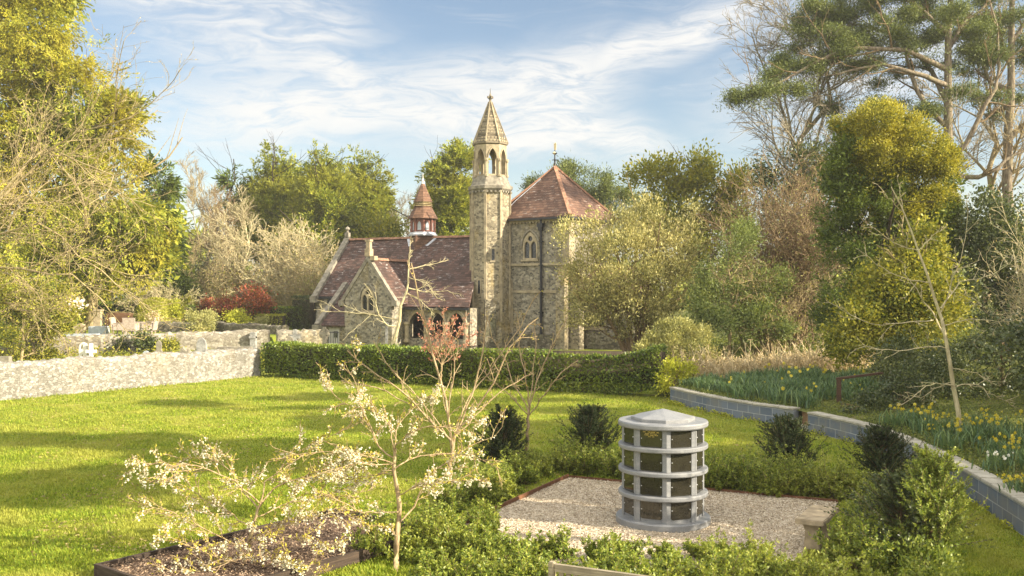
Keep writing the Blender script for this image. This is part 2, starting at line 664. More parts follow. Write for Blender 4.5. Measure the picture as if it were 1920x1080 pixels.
def bark_mat(name, c1, c2, scale=8.0):
    m, t, out = material(name)
    tc = t.n('ShaderNodeTexCoord').outputs['Object']
    n1 = t.noise(t.mapping(tc, scale=(1, 1, 0.25)), scale * 2, 5, 0.65)
    n2 = t.noise(tc, scale * 0.3, 3)
    col = t.mix(t.smooth(n1, 0.35, 0.65), c1, c2)
    col = t.mix(t.math('MULTIPLY', t.smooth(n2, 0.5, 0.7), 0.35), col, (c2[0] * 0.8, c2[1] * 0.95, c2[2] * 0.6))
    principled(t, out, col, 0.9, 0.15, n1, 0.6, 0.02)
    return m


def plain(name, col, rough=0.6, spec=0.4, metal=0.0, var=0.2, scale=6.0, bstr=0.15):
    m, t, out = material(name)
    tc = t.n('ShaderNodeTexCoord').outputs['Object']
    n1 = t.noise(tc, scale, 6, 0.65)
    d = tuple(c * (1 - var) for c in col)
    l = tuple(min(1, c * (1 + var)) for c in col)
    principled(t, out, t.mix(t.smooth(n1, 0.3, 0.7), d, l), rough, spec, n1, bstr, 0.01, metal)
    return m


def rubble(name, stones, mortar, scale=4.0, stain=None, edge=0.06, pale=0.0):
    """flint or rubble masonry: irregular stones bedded in mortar"""
    m, t, out = material(name)
    tc = t.n('ShaderNodeTexCoord').outputs['Object']
    w = t.n('ShaderNodeTexNoise', {'Vector': tc, 'Scale': scale * 1.3, 'Detail': 3.0})
    wv = t.n('ShaderNodeVectorMath', {0: w.outputs['Color'], 1: (0.5, 0.5, 0.5)}, operation='SUBTRACT').outputs[0]
    wv = t.n('ShaderNodeVectorMath', {0: wv, 'Scale': 0.5 / scale}, operation='SCALE').outputs[0]
    p = t.n('ShaderNodeVectorMath', {0: tc, 1: wv}, operation='ADD').outputs[0]
    p = t.mapping(p, scale=(1, 1, 1.45))
    v1 = t.n('ShaderNodeTexVoronoi', {'Vector': p, 'Scale': scale}, feature='DISTANCE_TO_EDGE').outputs['Distance']
    v2 = t.n('ShaderNodeTexVoronoi', {'Vector': p, 'Scale': scale}, feature='F1').outputs['Color']
    hue = t.n('ShaderNodeSeparateColor', {0: v2}).outputs[0]
    col = t.ramp(hue, [(i / (len(stones) - 1), c) for i, c in enumerate(stones)])
    n = t.noise(tc, scale * 7, 6, 0.7)
    col = t.mix(t.math('MULTIPLY', t.smooth(n, 0.4, 0.75), 0.5), col, tuple(min(1, c * 1.5) for c in mortar))
    e = t.smooth(v1, edge * 0.35, edge)
    col = t.mix(e, mortar, col)
    big = t.noise(tc, 0.7, 5, 0.6)
    col = t.mix(t.math('MULTIPLY', t.smooth(big, 0.45, 0.72), 0.45), col, tuple(c * 0.5 for c in mortar))
    if pale:
        fine = t.noise(tc, 11.0, 6, 0.75)
        col = t.mix(t.math('MULTIPLY', t.smooth(fine, 0.5, 0.68), pale), col, (0.5, 0.47, 0.4))
    if stain:
        s = t.noise(t.mapping(tc, scale=(1, 1, 0.45), loc=(5, 2, 0)), 1.1, 5, 0.65)
        col = t.mix(t.math('MULTIPLY', t.smooth(s, 0.48, 0.7), stain[1]), col, stain[0])
    h = t.math('ADD', t.math('MULTIPLY', e, 0.7), t.math('MULTIPLY', n, 0.5))
    principled(t, out, col, 0.9, 0.2, h, 0.9, 0.03)
    return m


def tiles(name, cols, lichen=0.5, lich_col=(0.62, 0.56, 0.52), row=0.13, width=0.18, streak=0.45):
    m, t, out = material(name)
    tc = t.n('ShaderNodeTexCoord')
    uv = tc.outputs['UV']
    br = t.n('ShaderNodeTexBrick', {'Vector': uv, 'Color1': (0, 0, 0, 1), 'Color2': (1, 1, 1, 1), 'Mortar': (0.5, 0.5, 0.5, 1), 'Scale': 1.0, 'Mortar Size': 0.006, 'Bias': 0.0, 'Brick Width': width, 'Row Height': row}, offset=0.5)
    hue = t.n('ShaderNodeSeparateColor', {0: br.outputs['Color']}).outputs[0]
    col = t.ramp(hue, [(i / (len(cols) - 1), c) for i, c in enumerate(cols)])
    big = t.noise(tc.outputs['Object'], 0.9, 5, 0.6)
    col = t.mix(t.math('MULTIPLY', t.smooth(big, 0.4, 0.7), 0.5), col, tuple(c * 0.55 for c in cols[0]))
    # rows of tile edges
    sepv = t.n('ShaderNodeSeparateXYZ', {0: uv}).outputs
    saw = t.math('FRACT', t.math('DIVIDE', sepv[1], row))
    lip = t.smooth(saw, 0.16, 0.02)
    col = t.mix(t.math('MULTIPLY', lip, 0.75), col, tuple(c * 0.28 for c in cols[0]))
    col = t.mix(t.math('MULTIPLY', br.outputs['Fac'], 0.6), col, tuple(c * 0.35 for c in cols[0]))
    if lichen:
        ln = t.noise(t.mapping(uv, scale=(1.3, 5.0, 1)), 1.7, 7, 0.75, 0.4)
        ln2 = t.noise(tc.outputs['Object'], 0.55, 4, 0.6)
        k = t.math('MULTIPLY', t.smooth(ln, 0.56, 0.62), t.smooth(ln2, 0.36, 0.6))
        col = t.mix(t.math('MULTIPLY', k, lichen), col, lich_col)
    h = t.math('ADD', t.math('SUBTRACT', 1.0, saw), t.math('MULTIPLY', hue, 0.35))
    principled(t, out, col, 0.82, 0.25, h, 0.8, 0.03)
    return m


def timber(name, c1, c2, rough=0.75):
    m, t, out = material(name)
    tc = t.n('ShaderNodeTexCoord').outputs['UV']
    n1 = t.noise(t.mapping(tc, scale=(1.5, 28, 1)), 1.5, 6, 0.65)
    n2 = t.noise(t.n('ShaderNodeTexCoord').outputs['Object'], 3.0, 4)
    col = t.mix(t.smooth(n1, 0.35, 0.65), c1, c2)
    col = t.mix(t.math('MULTIPLY', t.smooth(n2, 0.45, 0.7), 0.4), col, tuple(c * 0.6 for c in c1))
    principled(t, out, col, rough, 0.2, n1, 0.4, 0.01)
    return m


def ground_mat(name, cols, scale=1.2, fine=30.0, bstr=0.6):
    m, t, out = material(name)
    tc = t.n('ShaderNodeTexCoord').outputs['Object']
    n1 = t.noise(tc, scale, 6, 0.65, 0.4)
    n2 = t.noise(t.mapping(tc, scale=(1, 0.6, 1)), fine, 5, 0.75)
    f = t.math('ADD', t.math('MULTIPLY', n1, 0.55), t.math('MULTIPLY', n2, 0.45))
    col = t.ramp(t.smooth(f, 0.34, 0.66), [(i / (len(cols) - 1), c) for i, c in enumerate(cols)])
    principled(t, out, col, 0.95, 0.1, n2, bstr, 0.03)
    return m


def gravel_mat():
    m, t, out = material('gravel')
    tc = t.n('ShaderNodeTexCoord').outputs['Object']
    v = t.n('ShaderNodeTexVoronoi', {'Vector': tc, 'Scale': 34.0}, feature='F1')
    hue = t.n('ShaderNodeSeparateColor', {0: v.outputs['Color']}).outputs[0]
    col = t.ramp(hue, [(0, (0.21, 0.16, 0.10)), (0.35, (0.42, 0.33, 0.215)), (0.7, (0.58, 0.475, 0.33)), (1, (0.70, 0.61, 0.47))])
    n = t.noise(tc, 1.6, 5, 0.6)
    col = t.mix(t.math('MULTIPLY', t.smooth(n, 0.45, 0.7), 0.35), col, (0.26, 0.2, 0.14))
    principled(t, out, col, 0.9, 0.2, v.outputs['Distance'], 1.0, 0.03)
    return m


def granite_mat():
    m, t, out = material('grey granite')
    tc = t.n('ShaderNodeTexCoord').outputs['Object']
    n1 = t.noise(tc, 220, 3, 0.7)
    n2 = t.noise(t.mapping(tc, scale=(1, 1, 3.0)), 4.5, 6, 0.65)
    col = t.mix(t.smooth(n1, 0.35, 0.65), (0.11, 0.115, 0.122), (0.255, 0.252, 0.245))
    col = t.mix(t.math('MULTIPLY', t.smooth(n2, 0.45, 0.72), 0.4), col, (0.33, 0.322, 0.30))
    principled(t, out, col, 0.42, 0.5, n1, 0.08, 0.003)
    return m


def block_mat():
    m, t, out = material('grey concrete block')
    tc = t.n('ShaderNodeTexCoord')
    uv = tc.outputs['UV']
    br = t.n('ShaderNodeTexBrick', {'Vector': uv, 'Color1': (0.085, 0.11, 0.145, 1), 'Color2': (0.16, 0.185, 0.22, 1), 'Mortar': (0.40, 0.40, 0.38, 1), 'Scale': 1.0, 'Mortar Size': 0.008, 'Bias': 0.0, 'Brick Width': 0.45, 'Row Height': 0.215}, offset=0.5)
    n = t.noise(tc.outputs['Object'], 2.0, 6, 0.7)
    n2 = t.noise(tc.outputs['Object'], 90.0, 3, 0.7)
    col = t.mix(t.math('MULTIPLY', t.smooth(n, 0.42, 0.66), 0.6), br.outputs['Color'], (0.21, 0.195, 0.15))
    col = t.mix(t.math('MULTIPLY', n2, 0.3), col, (0.1, 0.11, 0.12))
    h = t.math('SUBTRACT', t.math('MULTIPLY', n2, 0.4), br.outputs['Fac'])
    principled(t, out, col, 0.85, 0.25, h, 0.5, 0.01)
    return m


def flags_mat():
    m, t, out = material('weathered coping slab')
    tc = t.n('ShaderNodeTexCoord').outputs['Object']
    n = t.noise(tc, 2.2, 6, 0.7)
    n2 = t.noise(tc, 40, 4, 0.7)
    col = t.ramp(t.math('ADD', t.math('MULTIPLY', n, 0.65), t.math('MULTIPLY', n2, 0.35)), [(0.32, (0.16, 0.15, 0.11)), (0.5, (0.36, 0.33, 0.26)), (0.66, (0.52, 0.48, 0.38))])
    principled(t, out, col, 0.9, 0.2, n2, 0.5, 0.01)
    return m


MAT = {}
MAT['flint'] = rubble('grey flint rubble', [(0.05, 0.048, 0.042), (0.13, 0.12, 0.10), (0.26, 0.23, 0.17), (0.36, 0.325, 0.25)], (0.30, 0.26, 0.185), 6.5, ((0.33, 0.24, 0.08), 0.35))
MAT['flint_gold'] = rubble('lichened flint rubble', [(0.07, 0.06, 0.05), (0.16, 0.14, 0.10), (0.32, 0.27, 0.18), (0.40, 0.35, 0.25)], (0.34, 0.28, 0.18), 6.5, ((0.36, 0.25, 0.06), 0.6))
MAT['pale_wall'] = rubble('pale limewashed rubble', [(0.145, 0.128, 0.102), (0.21, 0.193, 0.16), (0.28, 0.262, 0.225), (0.36, 0.342, 0.305)], (0.185, 0.168, 0.13), 8.5, ((0.25, 0.19, 0.10), 0.35), 0.04, 0.3)
MAT['dark_wall'] = rubble('mossy dry stone', [(0.07, 0.06, 0.045), (0.14, 0.12, 0.08), (0.22, 0.19, 0.13), (0.30, 0.27, 0.2)], (0.08, 0.07, 0.05), 6.0, ((0.12, 0.13, 0.05), 0.5))
MAT['mid_wall'] = rubble('lichened rubble', [(0.14, 0.12, 0.09), (0.22, 0.195, 0.15), (0.32, 0.285, 0.22), (0.42, 0.385, 0.31)], (0.23, 0.195, 0.14), 5.5, ((0.16, 0.14, 0.08), 0.6), 0.05, 0.35)
MAT['dressed'] = plain('dressed buff stone', (0.31, 0.255, 0.165), 0.88, 0.2, 0, 0.30, 3.0, 0.3)
MAT['dressed_grey'] = plain('weathered grey stone', (0.215, 0.19, 0.145), 0.9, 0.2, 0, 0.38, 4.0, 0.4)
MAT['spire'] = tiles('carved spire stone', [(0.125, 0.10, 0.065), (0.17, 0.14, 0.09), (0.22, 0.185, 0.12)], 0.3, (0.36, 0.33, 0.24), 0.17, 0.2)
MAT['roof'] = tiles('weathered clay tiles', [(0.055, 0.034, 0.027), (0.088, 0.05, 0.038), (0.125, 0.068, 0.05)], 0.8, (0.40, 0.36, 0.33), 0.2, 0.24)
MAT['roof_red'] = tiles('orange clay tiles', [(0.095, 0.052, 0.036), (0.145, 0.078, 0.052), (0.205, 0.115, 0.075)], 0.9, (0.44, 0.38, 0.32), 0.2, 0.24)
MAT['tile_hang'] = tiles('plain hanging tiles', [(0.10, 0.055, 0.034), (0.15, 0.08, 0.048), (0.20, 0.11, 0.066)], 0.2, (0.45, 0.4, 0.35), 0.17, 0.2)
MAT['ridge'] = plain('clay ridge tiles', (0.27, 0.145, 0.09), 0.8, 0.2, 0, 0.35, 5.0, 0.3)
MAT['lead'] = plain('grey lead flashing', (0.46, 0.47, 0.5), 0.55, 0.4, 0.0, 0.25, 6.0, 0.2)
MAT['iron'] = plain('black iron', (0.018, 0.018, 0.02), 0.5, 0.4, 0, 0.3, 8, 0.1)
MAT['gilt'] = plain('gilded iron', (0.62, 0.52, 0.30), 0.35, 0.6, 0.4, 0.2, 8, 0.1)
MAT['glass'] = plain('leaded dark glass', (0.02, 0.022, 0.025), 0.12, 0.6, 0, 0.4, 9, 0.1)
MAT['dark_in'] = plain('dark porch wall', (0.07, 0.055, 0.045), 0.9, 0.1, 0, 0.3, 3, 0.2)  # shade inside the arcade put into a dark base colour
MAT['red_wood'] = plain('red painted timber', (0.16, 0.065, 0.045), 0.6, 0.3, 0, 0.25, 8, 0.1)
MAT['grey_door'] = plain('faded grey door', (0.42, 0.40, 0.35), 0.7, 0.2, 0, 0.15, 5, 0.1)
MAT['granite'] = granite_mat()
MAT['black_panel'] = plain('polished black granite', (0.026, 0.023, 0.015), 0.08, 0.6, 0, 0.3, 60, 0.0)
MAT['steel'] = plain('steel stud', (0.7, 0.7, 0.68), 0.3, 0.6, 0.7, 0.05, 5, 0.0)
MAT['gold'] = plain('gold lettering', (0.75, 0.55, 0.14), 0.4, 0.5, 0.2, 0.1, 30, 0.0)
MAT['block'] = block_mat()
MAT['flag'] = flags_mat()
MAT['gravel'] = gravel_mat()
MAT['brick_edge'] = plain('rusty brown edging', (0.13, 0.06, 0.03), 0.8, 0.2, 0, 0.3, 6, 0.3)
MAT['bed_wood'] = timber('dark stained sleeper', (0.035, 0.025, 0.018), (0.075, 0.052, 0.036))
MAT['bench_wood'] = timber('weathered teak', (0.20, 0.165, 0.11), (0.34, 0.285, 0.195))
MAT['rail_wood'] = timber('brown rail', (0.06, 0.035, 0.02), (0.11, 0.062, 0.035))
MAT['step_wood'] = timber('brown step riser', (0.17, 0.10, 0.045), (0.26, 0.16, 0.08))
MAT['mulch'] = ground_mat('bark mulch', [(0.05, 0.032, 0.022), (0.13, 0.085, 0.058), (0.25, 0.175, 0.12)], 5.0, 45.0, 1.0)
MAT['lawn'] = ground_mat('lawn turf', [(0.10, 0.125, 0.014), (0.17, 0.20, 0.02), (0.23, 0.24, 0.03), (0.27, 0.23, 0.075)], 0.9, 18.0, 0.8)
MAT['bank'] = ground_mat('leafy bank soil', [(0.05, 0.055, 0.018), (0.085, 0.10, 0.022), (0.13, 0.135, 0.035), (0.17, 0.13, 0.06)], 0.8, 9.0, 1.0)
MAT['terrace'] = ground_mat('churchyard turf', [(0.09, 0.12, 0.012), (0.16, 0.19, 0.02), (0.22, 0.23, 0.03)], 0.8, 9.0, 0.6)
MAT['path'] = ground_mat('pale path', [(0.25, 0.22, 0.17), (0.34, 0.30, 0.24), (0.42, 0.38, 0.31)], 2.0, 30.0, 0.4)
MAT['wicker'] = tiles('pale wicker weave', [(0.42, 0.33, 0.25), (0.5, 0.4, 0.31), (0.56, 0.46, 0.36)], 0.0, row=0.045, width=0.07)
MAT['stone_white'] = plain('white gravestone', (0.60, 0.57, 0.50), 0.8, 0.2, 0, 0.2, 5, 0.2)
MAT['stone_grey'] = plain('grey gravestone', (0.27, 0.26, 0.235), 0.85, 0.2, 0, 0.35, 6, 0.3)
MAT['stone_blue'] = plain('bluish polished slab', (0.34, 0.37, 0.39), 0.45, 0.4, 0, 0.2, 5, 0.1)
MAT['sandstone'] = plain('tan sandstone', (0.33, 0.26, 0.165), 0.88, 0.2, 0, 0.3, 5, 0.3)
MAT['brick'] = tiles('orange brick', [(0.30, 0.15, 0.07), (0.42, 0.24, 0.12), (0.52, 0.34, 0.2)], 0.3, (0.6, 0.52, 0.4), 0.075, 0.22)
# foliage
MAT['cypress'] = leaf_mat('yellow green cypress', [(0.06, 0.085, 0.014), (0.14, 0.16, 0.018), (0.21, 0.215, 0.022), (0.27, 0.25, 0.03)], 0.36, patch=((0.24, 0.20, 0.015), 0.22))
MAT['dark_cypress'] = leaf_mat('green cypress', [(0.03, 0.05, 0.012), (0.065, 0.09, 0.014), (0.10, 0.125, 0.016)], 0.25)
MAT['far_conifer'] = leaf_mat('mid green conifer', [(0.045, 0.07, 0.014), (0.115, 0.145, 0.018), (0.19, 0.205, 0.024), (0.26, 0.245, 0.03)], 0.33, patch=((0.17, 0.165, 0.02), 0.2))
MAT['pine'] = leaf_mat('pine needles', [(0.03, 0.045, 0.012), (0.07, 0.09, 0.020), (0.12, 0.135, 0.03)], 0.2)
MAT['oak'] = leaf_mat('yellow green broadleaf', [(0.07, 0.085, 0.012), (0.13, 0.14, 0.014), (0.20, 0.18, 0.018)], 0.35)
MAT['willow'] = leaf_mat('pale yellow catkins', [(0.075, 0.08, 0.026), (0.15, 0.145, 0.048), (0.25, 0.225, 0.08), (0.33, 0.29, 0.115)], 0.18)
MAT['shrub_green'] = leaf_mat('mid green shrub', [(0.045, 0.065, 0.018), (0.09, 0.115, 0.03), (0.14, 0.16, 0.045)], 0.3)
MAT['shrub_pale'] = leaf_mat('pale olive shrub', [(0.11, 0.115, 0.04), (0.19, 0.185, 0.06), (0.29, 0.27, 0.10)], 0.25)
MAT['golden'] = leaf_mat('golden yew', [(0.045, 0.06, 0.012), (0.12, 0.125, 0.016), (0.22, 0.20, 0.022), (0.31, 0.27, 0.03)], 0.25)
MAT['yew_dark'] = leaf_mat('dark yew', [(0.012, 0.02, 0.009), (0.024, 0.035, 0.012), (0.05, 0.06, 0.02)], 0.12, 0.55, 0.12)
MAT['ivy'] = leaf_mat('yellow green ivy', [(0.03, 0.045, 0.010), (0.09, 0.11, 0.014), (0.19, 0.185, 0.02), (0.25, 0.22, 0.03)], 0.3)
MAT['dark_leaf'] = leaf_mat('dark evergreen leaves', [(0.018, 0.028, 0.010), (0.04, 0.055, 0.016), (0.09, 0.10, 0.03)], 0.2, 0.4, 0.4)
MAT['hedge'] = leaf_mat('laurel hedge', [(0.025, 0.045, 0.010), (0.075, 0.11, 0.016), (0.16, 0.19, 0.024)], 0.25, 0.4, 0.4)
MAT['box'] = leaf_mat('low hedge', [(0.045, 0.07, 0.012), (0.10, 0.135, 0.018), (0.17, 0.20, 0.03), (0.24, 0.25, 0.045)], 0.35, 0.45, 0.35)
MAT['topiary'] = leaf_mat('clipped golden box', [(0.12, 0.13, 0.016), (0.19, 0.19, 0.02), (0.26, 0.25, 0.035)], 0.25)
MAT['red_leaf'] = leaf_mat('red leaves', [(0.055, 0.02, 0.014), (0.14, 0.03, 0.02), (0.26, 0.07, 0.035), (0.12, 0.1, 0.02)], 0.25)
MAT['pink_leaf'] = leaf_mat('pinkish young leaves', [(0.22, 0.075, 0.055), (0.34, 0.13, 0.095), (0.46, 0.22, 0.16)], 0.3)
MAT['lime_leaf'] = leaf_mat('bright lime leaves', [(0.15, 0.17, 0.014), (0.23, 0.24, 0.02), (0.32, 0.31, 0.04)], 0.35)
MAT['new_leaf'] = leaf_mat('fresh spring leaves', [(0.18, 0.16, 0.02), (0.30, 0.26, 0.035), (0.40, 0.34, 0.06)], 0.35)
MAT['blossom'] = leaf_mat('white blossom', [(0.50, 0.44, 0.26), (0.66, 0.61, 0.46), (0.80, 0.76, 0.64)], 0.25, 0.6, 0.1)
MAT['bud'] = leaf_mat('tan buds', [(0.24, 0.17, 0.08), (0.36, 0.27, 0.12), (0.42, 0.33, 0.13)], 0.2)
MAT['daff_leaf'] = leaf_mat('blue green strap leaves', [(0.03, 0.06, 0.03), (0.07, 0.115, 0.045), (0.14, 0.18, 0.065)], 0.3, 0.45, 0.3)
MAT['daff_flower'] = leaf_mat('yellow daffodil', [(0.50, 0.38, 0.02), (0.60, 0.49, 0.03), (0.62, 0.55, 0.12)], 0.2)
MAT['white_flower'] = leaf_mat('white flower', [(0.7, 0.68, 0.58), (0.8, 0.78, 0.7)], 0.2)
MAT['grass'] = leaf_mat('grass blades', [(0.065, 0.10, 0.010), (0.115, 0.16, 0.013), (0.175, 0.21, 0.018), (0.235, 0.24, 0.035)], 0.35, 0.6, 0.15, patch=((0.22, 0.215, 0.04), 0.55))
MAT['straw'] = leaf_mat('dry stalks', [(0.20, 0.145, 0.07), (0.33, 0.26, 0.14), (0.48, 0.40, 0.25)], 0.2)
MAT['cover'] = leaf_mat('ground cover leaves', [(0.03, 0.045, 0.010), (0.075, 0.095, 0.018), (0.15, 0.16, 0.03)], 0.3)
MAT['magnolia'] = leaf_mat('pink white magnolia', [(0.7, 0.58, 0.5), (0.8, 0.74, 0.68)], 0.25)
# bark
MAT['bark_tan'] = bark_mat('tan bark', (0.21, 0.155, 0.075), (0.38, 0.30, 0.16))
MAT['bark_pale'] = bark_mat('pale bark', (0.33, 0.275, 0.15), (0.54, 0.46, 0.275))
MAT['bark_grey'] = bark_mat('grey bark', (0.15, 0.125, 0.085), (0.27, 0.23, 0.16))
MAT['bark_pine'] = bark_mat('pine bark', (0.12, 0.09, 0.06), (0.27, 0.22, 0.15), 5.0)
MAT['bark_dark'] = bark_mat('dark bark', (0.035, 0.026, 0.018), (0.075, 0.058, 0.038))
MAT['bark_cherry'] = bark_mat('young cherry bark', (0.22, 0.15, 0.08), (0.42, 0.315, 0.18), 14.0)
MAT['bark_brown'] = bark_mat('brown twigs', (0.13, 0.085, 0.045), (0.26, 0.185, 0.10))
MAT['thatch'] = leaf_mat('dry grass clippings', [(0.11, 0.085, 0.03), (0.17, 0.13, 0.05), (0.23, 0.185, 0.08)], 0.15)

# ------------------------------------------------------------------ the setting: ground, terrace, bank, gravel
def sstep(v, a, b):
    t = np.clip((v - a) / (b - a), 0, 1)
    return t * t * (3 - 2 * t)


def ground_h(x, y):
    return 0.42 * sstep(y, 41.5, 48.0)


def grid_sheet(name, xs, ys, hf, mat, kind='structure'):
    X, Y = np.meshgrid(xs, ys)
    Z = hf(X, Y)
    V = np.stack([X, Y, Z], -1).reshape(-1, 3)
    nx = len(xs)
    i, j = np.meshgrid(np.arange(nx - 1), np.arange(len(ys) - 1))
    b = (j * nx + i).ravel()
    Fq = np.stack([b, b + 1, b + nx + 1, b + nx], 1)
    o = put(name, V, [Fq], mat, loc=(0, 0, 0), smooth=True)
    o['kind'] = kind
    return o


def lawn_h(x, y):
    return ground_h(x, y) + 0.012 * np.sin(x * 1.3 + y * .4) * np.sin(y * 1.1 - x * .3)


grid_sheet('lawn', np.concatenate([np.linspace(-300, -62, 10), np.linspace(-60, 60, 241), np.linspace(62, 300, 10)]),
           np.concatenate([np.linspace(-60, -12, 8), np.linspace(-10, 62, 145), np.linspace(65, 310, 20)]), lawn_h, MAT['lawn'])

# raised churchyard terrace behind the second wall
mb = MB()
TZ = 1.15
terr = [(-90, 40.2), (-24.9, 47.15), (-12.75, 50.15), (-11.4, 58), (-13.5, 66), (-13.5, 300), (-290, 300), (-290, 36)]
mb.add([(x, y, TZ) for x, y in terr] + [(x, y, -0.3) for x, y in terr],
       [tuple(range(8)), tuple(reversed(range(8, 16)))] + [(k, (k + 1) % 8, 8 + (k + 1) % 8, 8 + k) for k in range(8)])
o = mb.build('churchyard_terrace', MAT['terrace'], loc=(0, 0, 0))
o['kind'] = 'structure'

# bank held by the block wall
WALL_A = [(5.09, 30.9), (5.6, 28.95), (6.22, 27.2), (6.85, 26.1), (7.42, 25.3)]
WALL_B = [(7.55, 24.5), (8.0, 23.3), (8.22, 21.8), (8.2, 19.9), (8.05, 17.8), (7.78, 15.8), (7.5, 14.1), (7.2, 12.2), (6.8, 9.5)]
WH = 0.45
edge_pts = np.array([(8.5, 140), (8.0, 80), (6.5, 60), (6.2, 50), (5.9, 44), (5.4, 38), (4.9, 34.0)] + WALL_A + WALL_B + [(6.3, 7.0), (5.8, 4.0), (5.0, 0.0), (4.0, -20.0)], float)
edge_z0 = np.array([0.42, 0.42, 0.42, 0.42, 0.25, 0.05, 0.2] + [0.43] * len(WALL_A) + [0.43] * len(WALL_B) + [0.43] * 4)


def bank_z(s, y=20.0):
    return 0.085 * np.minimum(s, 6) + 0.12 * np.clip(s - 6, 0, 30) + 0.0 * y


K = 260
dd = np.concatenate([[0], np.cumsum(np.linalg.norm(np.diff(edge_pts, axis=0), axis=1))])
tt = np.concatenate([np.linspace(0, dd[6], 60), np.linspace(dd[6], dd[-2], 170)[1:], np.linspace(dd[-2], dd[-1], 20)[1:]])
EP = np.stack([np.interp(tt, dd, edge_pts[:, 0]), np.interp(tt, dd, edge_pts[:, 1])], 1)
EZ = np.interp(tt, dd, edge_z0)
S_ = np.array([0.14, 0.3, 0.6, 1, 1.5, 2, 2.6, 3.2, 4, 5, 6, 7, 8, 10, 12, 15, 20, 28, 40, 70, 150])
bx = EP[:, 0][:, None] + S_[None] * 1.0
by = EP[:, 1][:, None] + S_[None] * 0.12
bz = EZ[:, None] + bank_z(S_)[None] + 0.05 * np.sin(bx * 1.7 + by * .6) * np.sin(by * 1.3) * np.minimum(S_, 1)[None]
V = np.stack([bx, by, bz], -1).reshape(-1, 3)
nx = len(S_)
i, j = np.meshgrid(np.arange(nx - 1), np.arange(len(EP) - 1))
b = (j * nx + i).ravel()
o = put('bank', V, [np.stack([b, b + 1, b + nx + 1, b + nx], 1)], MAT['bank'], loc=(0, 0, 0), smooth=True)
o['kind'] = 'structure'
BANK_X, BANK_Y, BANK_Z = bx, by, bz


def gz(x, y):
    """ground height anywhere"""
    order = np.argsort(EP[:, 1])
    ex = np.interp(y, EP[order, 1], EP[order, 0])
    ez = np.interp(y, EP[order, 1], EZ[order])
    s = x - ex
    if s > 0.14:
        return float(ez + bank_z(np.array(s)))
    if x < -11 and y > 50 or (x < -24 and y > 47):
        return TZ
    return float(ground_h(np.array(x), np.array(y)))


# gravel plot and its edging
ga, gb = G(1065, 897)[:2], G(1572, 944)[:2]
e1 = (gb - ga) / np.linalg.norm(gb - ga)
e2 = np.array([e1[1], -e1[0]])                 # towards the camera
GW, GD = float(np.linalg.norm(gb - ga)), 5.6


def gp(a, b_):
    return ga + e1 * a + e2 * b_


c = [gp(0, 0), gp(0, GD), gp(GW, GD), gp(GW, 0)]
nx_, ny_ = 60, 60
A_, B_ = np.meshgrid(np.linspace(0, GW, nx_), np.linspace(0, GD, ny_))
XY = ga[None, None] + e1 * A_[..., None] + e2 * B_[..., None]
Zg = 0.02 + 0.008 * np.sin(A_ * 5.1 + B_ * 2.2) * np.sin(B_ * 4.3)
b = (np.arange(ny_ - 1)[:, None] * nx_ + np.arange(nx_ - 1)[None]).ravel()
o = put('gravel', np.concatenate([XY, Zg[..., None]], -1).reshape(-1, 3), [np.stack([b, b + nx_, b + nx_ + 1, b + 1], 1)], MAT['gravel'], smooth=True)
o['kind'] = 'structure'
# loose stones on the gravel
r_ = np.random.default_rng(11)
n = 26000
ab = r_.random((n, 2)) * [GW, GD]
pp = ga + ab[:, :1] * e1 + ab[:, 1:] * e2
C = np.column_stack([pp, np.full(n, 0.03)])
D = nrm(r_.normal(size=(n, 3)) * [1, 1, 0.35])
v, f = leaf_quads(C - D * 0.012, D, perp(r_, D), r_.uniform(0.012, 0.034, n), r_.uniform(0.01, 0.026, n), 0.25)
MAT['pebble'] = leaf_mat('loose pebbles', [(0.2, 0.155, 0.11), (0.45, 0.37, 0.27), (0.7, 0.62, 0.5)], 0.0, 0.9, 0.1)
o = put('loose_gravel', v, [f], MAT['pebble'])
tag(o, 'loose pale stones strewn over the gravel plot round the granite columbarium', 'gravel', kind='stuff')


def strip(name, p, q, w, z0, z1, mat, label, cat_):
    m_ = MB().bar((*p, (z0 + z1) / 2), (*q, (z0 + z1) / 2), w, z1 - z0)
    return tag(m_.build(name, mat, bevel=0.006), label, cat_)


strip('edging_board', gp(0, -.03), gp(0, GD), 0.035, -0.02, 0.085, MAT['brick_edge'], 'rusty brown edging board along the left side of the gravel plot', 'edging')
strip('edging_board', gp(0.03, -.02), gp(GW, -.02), 0.035, -0.02, 0.06, MAT['brick_edge'], 'low brown edging board along the back of the gravel plot below the low hedge', 'edging')

# path in front of the church
mb = MB()
pts = [(-2.2, 44.4), (6.0, 41.6), (6.8, 43.8), (-1.4, 47.0)]
mb.add([(x, y, float(ground_h(np.array(x), np.array(y))) + 0.03) for x, y in pts], [(0, 1, 2, 3)])
o = mb.build('path', MAT['path'], loc=(0, 0, 0))
o['kind'] = 'structure'

